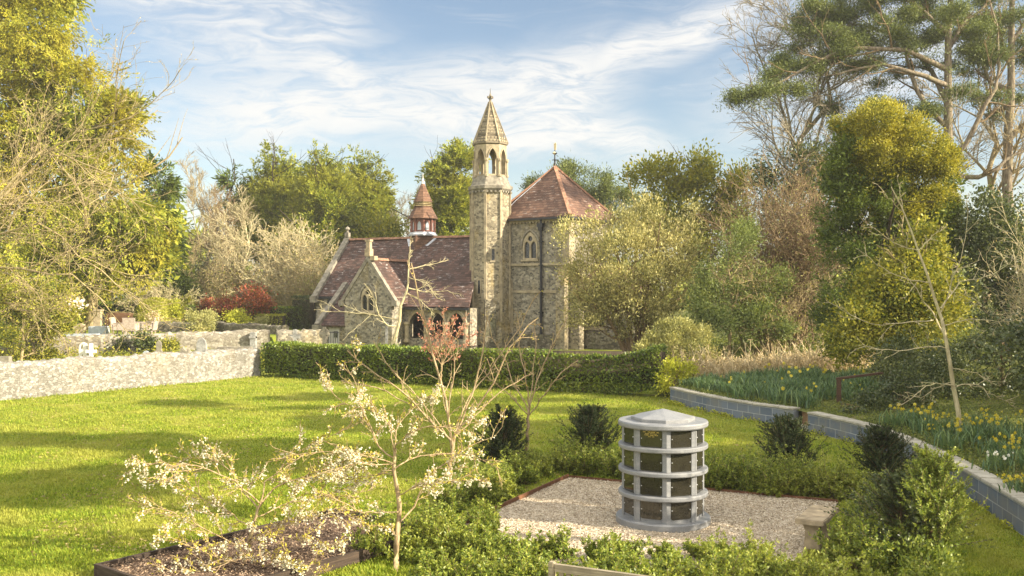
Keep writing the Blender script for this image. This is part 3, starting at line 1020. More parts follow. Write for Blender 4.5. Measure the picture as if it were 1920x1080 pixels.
# ------------------------------------------------------------------ garden walls
def rubble_wall(name, pts, z0, tops, th, mat, label, seed, cap=0.06, res=0.14):
    """free-standing wall of rough stone along a polyline; tops = height of its top at each point"""
    r_ = np.random.default_rng(seed)
    pts = np.array(pts, float)
    L = np.concatenate([[0], np.cumsum(np.linalg.norm(np.diff(pts, axis=0), axis=1))])
    n = max(2, int(L[-1] / res))
    t = np.linspace(0, L[-1], n)
    P = np.stack([np.interp(t, L, pts[:, k]) for k in (0, 1)], 1)
    top = np.interp(t, L, tops) + 0.03 * np.sin(t * 1.9 + seed) + r_.normal(0, 0.018, n)
    d = np.gradient(P, axis=0)
    d /= np.linalg.norm(d, axis=1)[:, None]
    nn = np.stack([d[:, 1], -d[:, 0]], 1)              # faces the camera when the line runs left to right
    prof = [(1, 0.0), (1, 0.15), (1, 0.3), (1, 0.45), (1, 0.6), (1, 0.75), (1, 0.9), (0.75, 1.0), (0.0, 1.0 + cap), (-0.75, 1.0), (-1, 0.9), (-1, 0.5), (-1, 0.0)]
    rows = []
    for s, h in prof:
        off = s * th / 2 + (r_.normal(0, 0.018, n) if 0 < h else 0)
        z = z0 + (top - z0) * h + (r_.normal(0, 0.02, n) if h >= 0.9 else 0)
        rows.append(np.column_stack([P + nn * np.asarray(off).reshape(-1, 1) * np.ones((n, 1)), z]))
    V = np.stack(rows, 1).reshape(-1, 3)
    m = len(prof)
    b = (np.arange(n - 1)[:, None] * m + np.arange(m - 1)[None]).ravel()
    quads = np.stack([b, b + m, b + m + 1, b + 1], 1)
    half = m // 2
    ends = []
    for base in (0, (n - 1) * m):
        for k in range(half):
            a_, b_ = base + k, base + k + 1
            c_, d_ = base + m - 2 - k, base + m - 1 - k
            ends.append((a_, b_, c_, d_))
    o = put(name, V, [quads, np.array(ends)], mat, smooth=False)
    return tag(o, label, 'wall')


wl = rubble_wall('stone_wall', [(-26, 16.6), (-16.85, 31.6), (-10.75, 40.5)], -0.1, [1.2, 1.2, 1.12], 0.42, MAT['pale_wall'],
                 'long pale sunlit rubble wall along the left edge of the lawn', 1)
rubble_wall('stone_wall', [(-46, 44.9), (-24.6, 47.0), (-18.5, 48.6), (-12.6, 50.0)], -0.1, [1.2, 1.22, 1.36, 1.5], 0.45, MAT['mid_wall'],
            'old lichened rubble wall behind the gravestones holding up the churchyard', 2)
rubble_wall('stone_wall', [(-12.3, 50.1), (-9.8, 50.9)], 0.0, [1.5, 1.45], 0.4, MAT['flint'],
            'short shaded flint wall beside the church porch door', 3)
rubble_wall('stone_wall', [(-23.0, 57.3), (-17.5, 57.2), (-14.4, 55.3), (-12.6, 53.5)], 1.0, [1.72, 1.7, 1.62, 1.62], 0.45, MAT['dark_wall'],
            'low dark mossy dry stone wall behind the garden chairs', 4)
rubble_wall('brick_wall', [(-31.0, 63.0), (-21.5, 64.0)], 1.0, [2.12, 2.08], 0.3, MAT['brick'],
            'low orange brick wall below the clipped hedge behind the big conifer trunk', 5, 0.03)


def block_wall(pts, label, ends):
    """curved retaining wall of two block courses with thin coping slabs"""
    t = thing('retaining_wall', label, 'retaining wall', (*pts[0], 0), group='curved grey block walls below the daffodil bank')
    base = np.array([*pts[0], 0.0])
    P = np.array(pts, float)
    L = np.concatenate([[0], np.cumsum(np.linalg.norm(np.diff(P, axis=0), axis=1))])
    # smooth the curve
    n = int(L[-1] / 0.45) + 1
    ts = np.linspace(0, L[-1], n)
    ker = np.array([0.25, 0.5, 0.25])
    Q = np.stack([np.interp(ts, L, P[:, k]) for k in (0, 1)], 1)
    for _ in range(6):
        Q[1:-1] = 0.25 * Q[:-2] + 0.5 * Q[1:-1] + 0.25 * Q[2:]
    d = np.gradient(Q, axis=0)
    d /= np.linalg.norm(d, axis=1)[:, None]
    out = np.stack([-d[:, 1], d[:, 0]], 1)
    m1 = MB()
    for z0, z1 in ((-0.1, WH),):
        a = np.column_stack([Q, np.full(n, z0)]) - base
        b_ = np.column_stack([Q, np.full(n, z1)]) - base
        c_ = np.column_stack([Q + out * 0.2, np.full(n, z1)]) - base
        d_ = np.column_stack([Q + out * 0.2, np.full(n, z0)]) - base
        V = np.concatenate([a, b_, c_, d_])
        faces = []
        for k in range(n - 1):
            for q in range(3):
                faces.append((q * n + k, (q + 1) * n + k, (q + 1) * n + k + 1, q * n + k + 1))
        faces += [(0, n, 2 * n, 3 * n), (n - 1, 2 * n - 1, 3 * n - 1, 4 * n - 1)]
        m1.add(V, faces)
    o1 = m1.build('block_course', MAT['block'], t)
    # running UV so that the courses follow the curve
    me = o1.data
    uv = me.uv_layers[0]
    for poly in me.polygons:
        for li in poly.loop_indices:
            vi = me.loops[li].vertex_index
            uv.data[li].uv = (ts[vi % n], me.vertices[vi].co.z)
    m2 = MB()
    rr = np.random.default_rng(len(pts))
    for k in range(0, n - 1):
        p, q = Q[k], Q[k + 1]
        u = (q - p) / np.linalg.norm(q - p)
        o_ = np.array([-u[1], u[0]])
        z = WH + 0.003 + rr.uniform(0, 0.006)
        g = 0.006
        c4 = [p + u * g - o_ * 0.035, q - u * g - o_ * 0.035, q - u * g + o_ * 0.29, p + u * g + o_ * 0.29]
        pts8 = [(*(c - base[:2]), z) for c in c4] + [(*(c - base[:2]), z + 0.05 + rr.uniform(-.004, .004)) for c in c4]
        m2.add(pts8, [(0, 3, 2, 1), (4, 5, 6, 7), (0, 1, 5, 4), (1, 2, 6, 5), (2, 3, 7, 6), (3, 0, 4, 7)])
    m2.build('coping', MAT['flag'], t, bevel=0.008)
    return t


block_wall(WALL_A, 'farther length of curved grey block wall ending at the end of the long hedge', 1)
block_wall(WALL_B, 'nearer length of curved grey block wall below the yellow daffodils', 1)

# gap between the two: steps up the bank, handrail
t = thing('garden_steps', 'brown timber steps in the gap between the two block walls', 'steps', (7.6, 24.95, 0))
MB().box((0.12, -0.03, 0.045), (0.5, 0.8, 0.09), 0.15).build('tread', MAT['flag'], t, bevel=0.01)
MB().box((0.16, -0.02, 0.2), (0.08, 0.86, 0.5), 0.15).build('riser', MAT['step_wood'], t, bevel=0.006)
MB().box((1.25, 0.15, 0.52), (0.06, 0.95, 0.2), 0.15).build('riser', MAT['step_wood'], t, bevel=0.006)
MB().box((2.1, 0.28, 0.64), (0.06, 0.95, 0.16), 0.15).build('riser', MAT['step_wood'], t, bevel=0.006)
hb = W(1573, 742, 25.5)
t = thing('handrail', 'brown wooden handrail on a post among the bank shrubs', 'handrail', tuple(hb))
MB().box((0, 0, 0.12), (0.1, 0.1, 0.62)).build('post', MAT['rail_wood'], t, bevel=0.006)
MB().bar((-0.06, 0, 0.45), (1.35, 0.5, 0.56), 0.09, 0.06).build('rail', MAT['rail_wood'], t, bevel=0.006)

# ------------------------------------------------------------------ the church
PHI = R(25)
CH0 = (-1.207, 53.0, 0.0)
church = thing('church', 'flint church with red tiled roofs, octagonal turret and pyramid roof behind the long hedge', 'church', CH0, -PHI)
U, VV, ZZ = (1, 0, 0), (0, 1, 0), (0, 0, 1)
FR, RT, LF = (0, -1, 0), (1, 0, 0), (-1, 0, 0)


def arch(cx, zb, w, zs, zt, n=7):
    """pointed arch outline, counter-clockwise from the bottom left"""
    pts = [(cx + w / 2, zb)]
    for k in range(n + 1):
        a = math.radians(60) * k / n
        pts.append((cx - w / 2 + w * math.cos(a), zs + (zt - zs) * math.sin(a) / math.sin(math.radians(60))))
    for k in range(n - 1, -1, -1):
        a = math.radians(60) * k / n
        pts.append((cx + w / 2 - w * math.cos(a), zs + (zt - zs) * math.sin(a) / math.sin(math.radians(60))))
    pts.append((cx - w / 2, zb))
    return list(reversed(pts))


def circ(cx, cz, r, n=12):
    return [(cx + r * math.cos(2 * math.pi * k / n), cz + r * math.sin(2 * math.pi * k / n)) for k in range(n)]


def tracery_window(parent, o, u, n, w, zb, zt, lights=2):
    """pointed window: stone tracery, dark glass, hood mould; o is its foot on the wall face"""
    ov, nv = Vector(o), Vector(n)
    zs = zb + (zt - zb) * 0.52
    lw = w * (0.36 if lights == 2 else 0.23)
    holes = []
    if lights == 2:
        for s in (-1, 1):
            holes.append(arch(s * w * 0.235, zb + 0.08, lw, zs - 0.05, zs + 0.22))
        holes.append(circ(0, zs + (zt - zs) * 0.5, w * 0.155))
    else:
        for s in (-1, 0, 1):
            holes.append(arch(s * w * 0.3, zb + 0.08, lw, zs + (0.1 if s == 0 else -0.05), zs + (0.4 if s == 0 else 0.2)))
    mb = MB()
    mb.panel(arch(0, zb, w, zs, zt), holes, ov + nv * 0.03, u, n, 0.16)
    win = mb.build('window', MAT['dressed'], parent)
    MB().prism(arch(0, zb + 0.05, w * 0.9, zs, zt - 0.06), ov - nv * 0.07, u, n, 0.03).build('pane', MAT['glass'], win)
    hood = MB()
    oa, ia = arch(0, zs - 0.05, w + 0.34, zs, zt + 0.2), arch(0, zs - 0.06, w + 0.12, zs, zt + 0.08)
    m = len(oa)
    for k in range(m - 1):
        hood.prism([oa[k], oa[k + 1], ia[k + 1], ia[k]], ov + nv * 0.07, u, n, 0.09)
    hood.build('hood_mould', MAT['dressed_grey'], win)
    MB().box(tuple(ov + nv * 0.04 + Vector((0, 0, zb - 0.05))), (w + 0.2, 0.16, 0.1) if abs(nv.y) > .5 else (0.16, w + 0.2, 0.1)).build('sill', MAT['dressed'], win)
    return win


# nave: ridge along u, roof slopes to the front
UN0, UN1, VN, ZR = -11.73, -0.2, 3.2, 6.8
SL = 1.0625


def nave_z(v):
    return ZR - SL * abs(VN - v)


VEL, VER, ZRE = 0.0, -1.5, 2.72            # front eaves left of and right of the cross wing
m1 = MB()
m1.slab([(UN0 + .25, VEL - .12, nave_z(VEL - .12)), (-9.0 + 1.4, VEL - .12, nave_z(VEL - .12)), (-9.0 + 1.4, VN, ZR), (UN0 + .25, VN, ZR)], 0.1)
m1.slab([(-7.6, VER, ZRE), (-1.3, VER, ZRE), (-1.3, VN, ZR), (-7.6, VN, ZR)], 0.1)
m1.slab([(-1.3, VER, ZRE), (-0.55, VER, ZRE), (-1.05, .1, ZRE + 1.6 * .868), (-1.3, .1, ZRE + 1.6 * .868)], 0.1)
m1.slab([(UN0 + .25, VN, ZR), (UN1 - .4, VN, ZR), (UN1 - .4, 2 * VN - VEL + .3, nave_z(VEL - .3)), (UN0 + .25, 2 * VN - VEL + .3, nave_z(VEL - .3))], 0.1)
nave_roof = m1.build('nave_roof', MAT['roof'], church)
m = MB()
for k in range(22):
    a = UN0 + 0.25 + k * (UN1 - 1.0 - UN0) / 22
    m.prism([(-0.16, -0.06), (0.16, -0.06), (0.09, 0.07), (-0.09, 0.07)], (a, VN, ZR + 0.035 + 0.006 * (k % 2)), (0, 1, 0), (-1, 0, 0), (UN1 - 1.0 - UN0) / 22 - .012)
m.build('ridge', MAT['ridge'], nave_roof)
# walls of the nave
m = MB()
m.box(((UN0 - 7.7) / 2, 0.2, 1.6), (-7.7 - UN0, 0.4, 3.46))
m.prism([(0.0, -.2), (2 * VN, -.2), (2 * VN, nave_z(0) - .05), (VN, ZR - .05), (0.0, nave_z(0) - .05)], (UN0, 0, 0), (0, 1, 0), (-1, 0, 0), 0.35)
m.box((-6, 2 * VN, 1.6), (11.0, 0.35, 3.4))
m.build('nave_wall', MAT['flint'], church)
# verge coping of the west gable, its kneeler and cross
m = MB()
m.slab([(UN0 - .12, VEL - .35, nave_z(VEL - .35) + .22), (UN0 + .27, VEL - .35, nave_z(VEL - .35) + .22), (UN0 + .27, VN, ZR + .22), (UN0 - .12, VN, ZR + .22)], 0.3)
m.slab([(UN0 - .12, VN, ZR + .22), (UN0 + .27, VN, ZR + .22), (UN0 + .27, 2 * VN + .3, nave_z(-.3) + .22), (UN0 - .12, 2 * VN + .3, nave_z(-.3) + .22)], 0.3)
m.box((UN0 + .08, -0.25, nave_z(-.2) - .1), (0.42, 0.4, 0.4))
m.build('gable_coping', MAT['dressed_grey'], church)
m = MB().box((UN0 + .07, VN, ZR + .33), (0.26, 0.26, 0.3)).lathe([(0.1, 0), (0.06, .12), (0.16, .2), (0.14, .3), (.02, .38)], 8, (UN0 + .07, VN, ZR + .48))
m.build('gable_cross', MAT['dressed_grey'], church)
m = MB()
m.prism([(-.75, -.2), (0.0, -.2), (0.0, 2.5), (-.2, 2.4), (-.4, 1.7), (-.75, 1.25)], (UN0 + .25, 0, 0), (0, 1, 0), (-1, 0, 0), 0.55)
m.build('buttress', MAT['flint'], church)
m = MB().box(((UN0 - 9.8) / 2, -0.08, nave_z(0) - .22), (-9.8 - UN0 - .1, 0.12, 0.14))
m.build('gutter', MAT['iron'], church)
m = MB().tube([(-10.6, -.15, nave_z(0) - .25), (-10.6, -.12, 2.75)], 0.06, 8).box((-10.6, -.14, nave_z(0) - .5), (.26, .2, .3))
m.build('downpipe', MAT['iron'], church)

# lean-to between the gable coping and the cross wing
m = MB()
m.slab([(-9.7, -2.35, 1.62), (-7.7, -2.35, 1.62), (-7.7, 0.15, 3.72), (-9.7, 0.15, 3.72)], 0.09)
lt = m.build('lean_to_roof', MAT['roof'], church)
m = MB()
m.slab([(-10.0, -2.5, 1.72), (-9.68, -2.5, 1.72), (-9.68, 0.35, 4.12), (-10.0, 0.35, 4.12)], 0.26)
m.box((-9.84, -2.42, 1.5), (0.46, 0.42, 0.3))
m.build('coping', MAT['dressed_grey'], lt)
m = MB()
m.panel([(-9.95, -.1), (-7.7, -.1), (-7.7, 1.56), (-9.95, 1.56)], [[(-9.35, 0.35), (-8.55, 0.35), (-8.55, 1.45), (-9.35, 1.45)]], (0, -2.1, 0), U, FR, 0.3)
m.prism([(-2.1, -.1), (0, -.1), (0, 3.55), (-2.1, 1.6)], (-9.95, 0, 0), (0, 1, 0), LF, 0.3)
m.build('lean_to_wall', MAT['flint'], church)
dr = MB().box((-8.95, -1.98, 0.9), (0.78, 0.06, 1.1)).build('door', MAT['grey_door'], church)
MB().box((-8.85, -2.02, 1.1), (0.22, 0.04, 0.36)).build('pane', MAT['glass'], dr)

# cross wing with a traceried gable
UG, HG, VP, ZG, SG = -6.28, 1.55, -2.6, 5.35, 1.38
m = MB()
zw = ZG - SG * HG
m.panel([(UG - HG, -.1), (UG + HG, -.1), (UG + HG, zw), (UG, ZG), (UG - HG, zw)], [arch(UG, 2.42, 0.86, 3.15, 3.86)], (0, VP, 0), U, FR, 0.35)
m.box((UG - HG + .15, VP + 1.5, zw / 2), (0.3, 2.3, zw + .1)).box((UG + HG - .15, VP + 1.2, zw / 2), (0.3, 1.7, zw + .1))
m.build('wing_wall', MAT['flint'], church)
tracery_window(church, (UG, VP, 0), U, FR, 0.86, 2.42, 3.86)
m = MB()
vend = 2.2
for s in (-1, 1):
    m.slab([(UG, VP + .12, ZG), (UG, vend, ZG), (UG + s * (HG + .25), vend - 1.3, ZG - SG * (HG + .25)), (UG + s * (HG + .25), VP + .12, ZG - SG * (HG + .25))], 0.09)
wr = m.build('wing_roof', MAT['roof'], church)
m = MB()
for k in range(12):
    a = VP + .35 + k * 0.35
    m.prism([(-0.15, -0.08), (0.15, -0.08), (0.08, 0.06), (-0.08, 0.06)], (UG, a, ZG + .03 + .005 * (k % 2)), U, FR, 0.34)
m.build('ridge', MAT['ridge'], wr)
m = MB()
for s in (-1, 1):
    a, b_ = (UG, ZG + .26), (UG + s * (HG + .32), ZG + .26 - SG * (HG + .32))
    m.prism([(UG, ZG + .2), (UG + s * (HG + .3), ZG + .2 - SG * (HG + .3)), (UG + s * (HG + .3), ZG - .12 - SG * (HG + .3)), (UG, ZG - .12)], (0, VP - .06, 0), U, FR, 0.3)
m.box((UG - HG - .2, VP + .08, zw - .3), (0.34, 0.36, 0.3)).box((UG + HG + .2, VP + .08, zw - .3), (0.34, 0.36, 0.3))
m.build('gable_coping', MAT['dressed_grey'], church)
m = MB().box((UG, VP + .1, ZG + .36), (0.34, 0.36, 0.42)).box((UG, VP + .1, ZG + .78), (0.24, 0.24, 0.5)).box((UG, VP + .1, ZG + 1.04), (0.34, 0.3, 0.12))
m.box((UG + .32, VP + .1, ZG + .05), (0.3, 0.34, 0.24))
m.build('gable_finial', MAT['sandstone'], church)

# arcade below the long eaves
VA = -1.25
m = MB()
holes = [arch(x, 0.95, 0.98, 1.75, 2.4) for x in (-3.9, -2.65, -1.42)]
m.panel([(-4.75, 0.2), (-0.85, 0.2), (-0.85, ZRE + .1), (-4.75, ZRE + .1)], holes, (0, VA, 0), U, FR, 0.35)
ar = m.build('arcade_wall', MAT['flint'], church)
for x in (-3.9, -2.65, -1.42):
    h = MB()
    oa, ia = arch(x, 1.7, 1.24, 1.75, 2.58), arch(x, 1.7, 0.98, 1.75, 2.4)
    for k in range(len(oa) - 1):
        h.prism([oa[k], oa[k + 1], ia[k + 1], ia[k]], (0, VA - .04, 0), U, FR, 0.3)
    h.build('arch', MAT['dressed'], church)
for x in (-4.52, -3.28, -2.03, -0.8):
    MB().lathe([(0.19, 0), (0.19, .12), (0.13, .2), (0.13, .92), (0.2, 1.02), (0.2, 1.14)], 10, (x, VA - .12, 0.72)).build('column', MAT['dressed'], church)
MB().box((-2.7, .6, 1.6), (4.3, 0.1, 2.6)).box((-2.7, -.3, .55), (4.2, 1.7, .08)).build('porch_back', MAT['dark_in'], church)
MB().box((-.78, -.4, 1.4), (.26, 1.5, 2.5)).build('porch_wall', MAT['flint'], church)
MB().box((-2.6, VER - .03, ZRE - .12), (4.1, 0.12, 0.12)).build('gutter', MAT['iron'], church)
# cupola on the ridge
UC = -6.15
cup = (UC, VN, 0)
m = MB().lathe([(1.02, 4.6), (0.86, 6.95)], 4, cup, R(0))
m.build('cupola_skirt', MAT['tile_hang'], church)
m = MB()
for s in (-1, 1):
    m.bar((UC + s * .95, VN - 1.15 * .1, 6.75), (UC + s * .1, VN - 1.12, 5.62), 0.16, 0.09, (0, -1, 1))
m.build('flashing', MAT['lead'], church)
m = MB().lathe([(0.86, 6.93), (0.88, 7.02), (0.8, 7.06), (0.8, 7.14), (0.7, 7.16)], 8, cup, R(22.5 + 10))
m.build('cupola_base', MAT['lead'], church)
m = MB().lathe([(0.64, 7.12), (0.64, 8.0)], 8, cup, R(22.5 + 10))
for k in range(8):
    a = R(22.5 + 10 + 45 * k)
    m.bar((UC + .68 * math.cos(a), VN + .68 * math.sin(a), 7.12), (UC + .68 * math.cos(a), VN + .68 * math.sin(a), 8.0), 0.13)
cb = m.build('cupola_body', MAT['red_wood'], church)
for k in range(8):
    a = R(10 + 45 * k)
    n_ = Vector((math.cos(a), math.sin(a), 0))
    u_ = Vector((-math.sin(a), math.cos(a), 0))
    c_ = Vector(cup) + n_ * 0.62
    fr = MB().panel([(-.18, 7.2), (.18, 7.2), (.18, 7.9), (-.18, 7.9)], [arch(0, 7.26, .24, 7.55, 7.8)], c_ + n_ * .02, u_, n_, 0.05).build('window', MAT['red_wood'], cb)
    MB().prism([(-.15, 7.22), (.15, 7.22), (.15, 7.86), (-.15, 7.86)], c_, u_, n_, 0.02).build('pane', MAT['stone_blue'], fr)
m = MB().lathe([(0.92, 7.96), (0.9, 8.02), (0.66, 8.45), (0.52, 8.72)], 8, cup, R(22.5 + 10))
m.build('cupola_roof', MAT['tile_hang'], church)
m = MB()
for z, r_1 in ((8.74, .6), (8.84, .58), (8.94, .57)):
    m.lathe([(r_1, z), (r_1 - .02, z + .035), (r_1 - .12, z + .06)], 8, cup, R(22.5 + 10))
m.lathe([(0.47, 8.7), (0.47, 9.02)], 8, cup, R(22.5 + 10))
m.build('cupola_louvre', MAT['bark_tan'], church)
m = MB().lathe([(0.6, 9.0), (0.57, 9.04), (0.3, 9.65), (0.1, 10.12)], 8, cup, R(22.5 + 10))
m.build('cupola_cap', MAT['tile_hang'], church)
m = MB().lathe([(0.12, 10.1), (0.08, 10.2), (0.1, 10.25), (0.03, 10.45), (0.015, 10.75)], 8, cup)
m.build('cupola_finial', MAT['stone_white'], church)

# chancel block with the pyramid roof
mark0 = set(o.name for o in bpy.data.objects)
BU0, BU1, BV0, BV1 = 0.13, 4.93, 0.46, 5.26
ZE = 7.62
m = MB()
wu = 2.42
m.panel([(BU0, -.2), (BU1, -.2), (BU1, ZE), (BU0, ZE)], [arch(wu, 5.33, 0.95, 6.1, 6.85)], (0, BV0, 0), U, FR, 0.4)
m.box(((BU1 - .2), (BV0 + BV1) / 2 + .2, ZE / 2 - .1), (0.4, BV1 - BV0 - .4, ZE + .2))
m.box((BU0 + .2, (BV0 + BV1) / 2 + .2, ZE / 2 - .1), (0.4, BV1 - BV0 - .4, ZE + .2))
m.build('chancel_wall', MAT['flint'], church)
tracery_window(church, (wu, BV0, 0), U, FR, 0.95, 5.33, 6.85)
m = MB()
m.box(((BU0 + BU1) / 2 + .3, BV0 - .04, 5.05), (BU1 - BU0 - .5, 0.14, 0.13))
m.box((BU1 + .04, (BV0 + BV1) / 2, 5.05), (0.14, BV1 - BV0, 0.13))
m.box((BU1 - .18, BV0 + .03, 6.3), (0.42, 0.1, 2.4)).box((BU1 - .03, BV0 + .3, 6.3), (0.1, 0.5, 2.4))
m.box((BU0 + .85, BV0 + .01, 1.2), (.5, .08, 6.0))
m.box((2.7, BV0 - .02, 3.55), (3.6, .08, .14))
m.build('string_course', MAT['dressed'], church)
m = MB().box(((BU0 + BU1) / 2, BV0 - .06, ZE - .14), (BU1 - BU0, 0.16, 0.14)).box((BU1 + .06, (BV0 + BV1) / 2, ZE - .14), (0.16, BV1 - BV0, 0.14))
for k in range(22):
    m.box((BU0 + .2 + k * .215, BV0 - .1, ZE - .24), (0.1, 0.12, 0.1))
for k in range(20):
    m.box((BU1 + .1, BV0 + .15 + k * .225, ZE - .24), (0.12, 0.1, 0.1))
m.build('cornice', MAT['dressed'], church)
cx, cy = (BU0 + BU1) / 2 - .03, (BV0 + BV1) / 2
m = MB()
hs = 2.68
ap = (cx, cy, 10.72)
cs = [(cx - hs, cy - hs, ZE + .05), (cx + hs, cy - hs, ZE + .05), (cx + hs, cy + hs, ZE + .05), (cx - hs, cy + hs, ZE + .05)]
m.add(cs + [ap] + [(p[0], p[1], ZE - .03) for p in cs], [(0, 1, 4), (1, 2, 4), (2, 3, 4), (3, 0, 4), (0, 1, 6, 5), (1, 2, 7, 6), (2, 3, 8, 7), (3, 0, 5, 8), (5, 6, 7, 8)])
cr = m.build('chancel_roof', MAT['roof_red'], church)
m = MB()
for p in cs[:3]:
    pv, av = Vector(p), Vector(ap)
    N_ = 14
    for k in range(N_):
        a, b_ = pv.lerp(av, k / N_), pv.lerp(av, (k + .97) / N_)
        m.bar(a + Vector((0, 0, .03)), b_ + Vector((0, 0, .045)), 0.2, 0.09)
m.build('hip_tile', MAT['ridge'], cr)
m = MB().tube([(cx - .5, cy - .7, 10.0), (cx - 1.5, cy - 1.75, 8.75), (cx - 1.95, cy - 2.5, 7.9)], 0.02, 5)
m.build('lightning_cable', MAT['lead'], cr)
m = MB()
for p, q in ((cs[0], cs[1]), (cs[1], cs[2])):
    m.bar((p[0], p[1], ZE - .07), (q[0], q[1], ZE - .07), 0.16, 0.11)
m.build('gutter', MAT['iron'], church)
hx = BU0 + 3.08
m = MB().tube([(hx, BV0 - .14, ZE - .1), (hx, BV0 - .14, 0.3)], 0.075, 8)
m.box((hx, BV0 - .17, ZE - .42), (0.36, 0.26, 0.2)).box((hx, BV0 - .17, ZE - .6), (0.24, 0.2, 0.22))
for z in (6.3, 5.0, 3.7, 2.4, 1.2):
    m.box((hx, BV0 - .13, z), (0.24, 0.18, 0.07))
m.build('drainpipe', MAT['iron'], church)
m = MB().tube([(ap[0], ap[1], 10.6), (ap[0], ap[1], 11.7)], [0.07, 0.025], 8)
m.lathe([(.14, 10.6), (.06, 10.85), (.03, 11.0)], 8, (ap[0], ap[1], 0))
for a in (0, 45, 90, 135):
    d_ = Vector((math.cos(R(a)), math.sin(R(a)), 0)) * .16
    c_ = Vector((ap[0], ap[1], 11.12))
    m.bar(c_ - d_, c_ + d_, 0.03)
m.lathe([(.02, 11.4), (.15, 11.5), (.02, 11.62)], 8, (ap[0], ap[1], 0))
wv_ = m.build('weathervane', MAT['iron'], church)
m = MB().prism([(-.04, 11.68), (.06, 11.68), (.1, 12.0), (.04, 12.15), (-.02, 12.05), (-.08, 12.12)], (ap[0], ap[1], 0), U, FR, 0.03)
m.lathe([(.02, 11.42), (.12, 11.51), (.02, 11.6)], 8, (ap[0] + .0, ap[1] - .06, 0))
m.build('vane', MAT['gilt'], wv_)
# corner buttress and the lower vestry
def move_new(mark, c0, dz, loc, sc=1.0):
    for o in list(bpy.data.objects):
        if o.name not in mark and o.parent == church:
            q = Matrix.Rotation(dz, 3, 'Z') @ (Vector(c0) * sc)
            o.rotation_euler = (0, 0, dz)
            o.scale = (sc, sc, sc)
            o.location = Vector(c0) - q + Vector(loc)


m = MB()
m.prism([(BV0, -.2), (BV0 - .5, -.2), (BV0 - .5, 4.2), (BV0, 5.0)], (BU1 + .02, 0, 0), (0, 1, 0), RT, 0.55)
m.prism([(BU1 - .05, -.2), (BU1 + .6, -.2), (BU1 + .6, 4.3), (BU1 - .05, 5.1)], (0, BV0 + .06, 0), U, FR, 0.5)
m.build('buttress', MAT['flint_gold'], church)
MB().box((2.6, BV0 - .16, .45), (4.4, 0.3, 1.5)).build('plinth', MAT['dark_wall'], church)
move_new(mark0, ((BU0 + BU1) / 2, (BV0 + BV1) / 2, 0), R(-10), (-0.12, 0.72, 0))
m = MB()
BU1 = 4.47
m.panel([(BU1, -.2), (7.6, -.2), (7.6, 3.6), (BU1, 3.6)], [arch(5.5, 1.55, 1.15, 2.5, 3.1)], (0, 1.9, 0), U, FR, 0.35)
m.box((7.43, 3.5, 1.7), (0.35, 3.0, 3.8))
m.build('vestry_wall', MAT['flint'], church)
tracery_window(church, (5.5, 1.9, 0), U, FR, 1.15, 1.55, 3.1, 3)
MB().slab([(BU1, 1.65, 3.55), (7.85, 1.65, 3.55), (7.0, 3.6, 5.0), (BU1, 3.6, 5.0)], 0.1).slab([(7.85, 1.65, 3.55), (7.85, 5.2, 3.55), (7.0, 3.6, 5.0), (7.0, 3.6, 5.0)], 0.1).build('vestry_roof', MAT['roof_red'], church)
m = MB().box((6.2, 1.75, .55), (3.2, 0.3, 1.6))
m.build('plinth', MAT['dark_wall'], church)

# turret
mark1 = set(o.name for o in bpy.data.objects)
T0 = 35 + 22.5 - 90                                  # so that one facet looks 35 degrees right of the front
TR = 1.10
m = MB().lathe([(TR + .12, -.2), (TR + .12, 1.3), (TR + .01, 1.6), (TR, 2.0), (TR, 9.1)], 8, (0, 0, 0), R(T0))
m.build('turret_shaft', MAT['flint_gold'], church)
m = MB()
for k in range(8):
    a = R(T0 + 45 * k)
    c_ = Vector((math.cos(a), math.sin(a), 0)) * (TR + .0)
    m.bar(c_ + Vector((0, 0, 1.9)), c_ + Vector((0, 0, 9.1)), 0.13, 0.13, tuple(Vector((math.cos(a), math.sin(a), 0))))
m.build('turret_quoin', MAT['dressed'], church)
m = MB().lathe([(TR + .02, 9.0), (TR + .16, 9.14), (TR + .18, 9.3), (TR + .05, 9.36), (TR - .02, 9.5), (.95, 9.86)], 8, (0, 0, 0), R(T0))
for k in range(8):
    a0_, a1_ = R(T0 + 45 * k), R(T0 + 45 * (k + 1))
    p0, p1 = Vector((math.cos(a0_), math.sin(a0_), 0)) * (TR + .1), Vector((math.cos(a1_), math.sin(a1_), 0)) * (TR + .1)
    for q in range(4):
        c_ = p0.lerp(p1, (q + .5) / 4)
        m.box((c_.x, c_.y, 8.98), (.1, .1, .1), (a0_ + a1_) / 2)
m.build('turret_cornice', MAT['dressed_grey'], church)
RB = 0.93
ap_ = RB * math.cos(R(22.5))
hw = RB * math.sin(R(22.5))
m = MB()
for k in range(8):
    a = R(T0 + 22.5 + 45 * k)
    n_ = Vector((math.cos(a), math.sin(a), 0))
    u_ = Vector((-math.sin(a), math.cos(a), 0))
    m.panel([(-hw, 9.7), (hw, 9.7), (hw, 11.62), (-hw, 11.62)], [arch(0, 9.95, .46, 10.75, 11.34)], n_ * ap_, u_, n_, 0.2)
    oa, ia = arch(0, 10.7, .56, 10.75, 11.44), arch(0, 10.7, .46, 10.75, 11.34)
    for q in range(len(oa) - 1):
        m.prism([oa[q], oa[q + 1], ia[q + 1], ia[q]], n_ * (ap_ + .035), u_, n_, 0.05)
m.build('belfry', MAT['dressed'], church)
for k in range(8):
    a = R(T0 + 45 * k)
    c_ = (math.cos(a) * (RB - .0), math.sin(a) * (RB - .0), 0)
    MB().lathe([(.11, 9.8), (.11, 9.9), (.075, 9.95), (.075, 10.6), (.12, 10.7), (.12, 10.8)], 8, c_).build('column', MAT['dressed'], church)
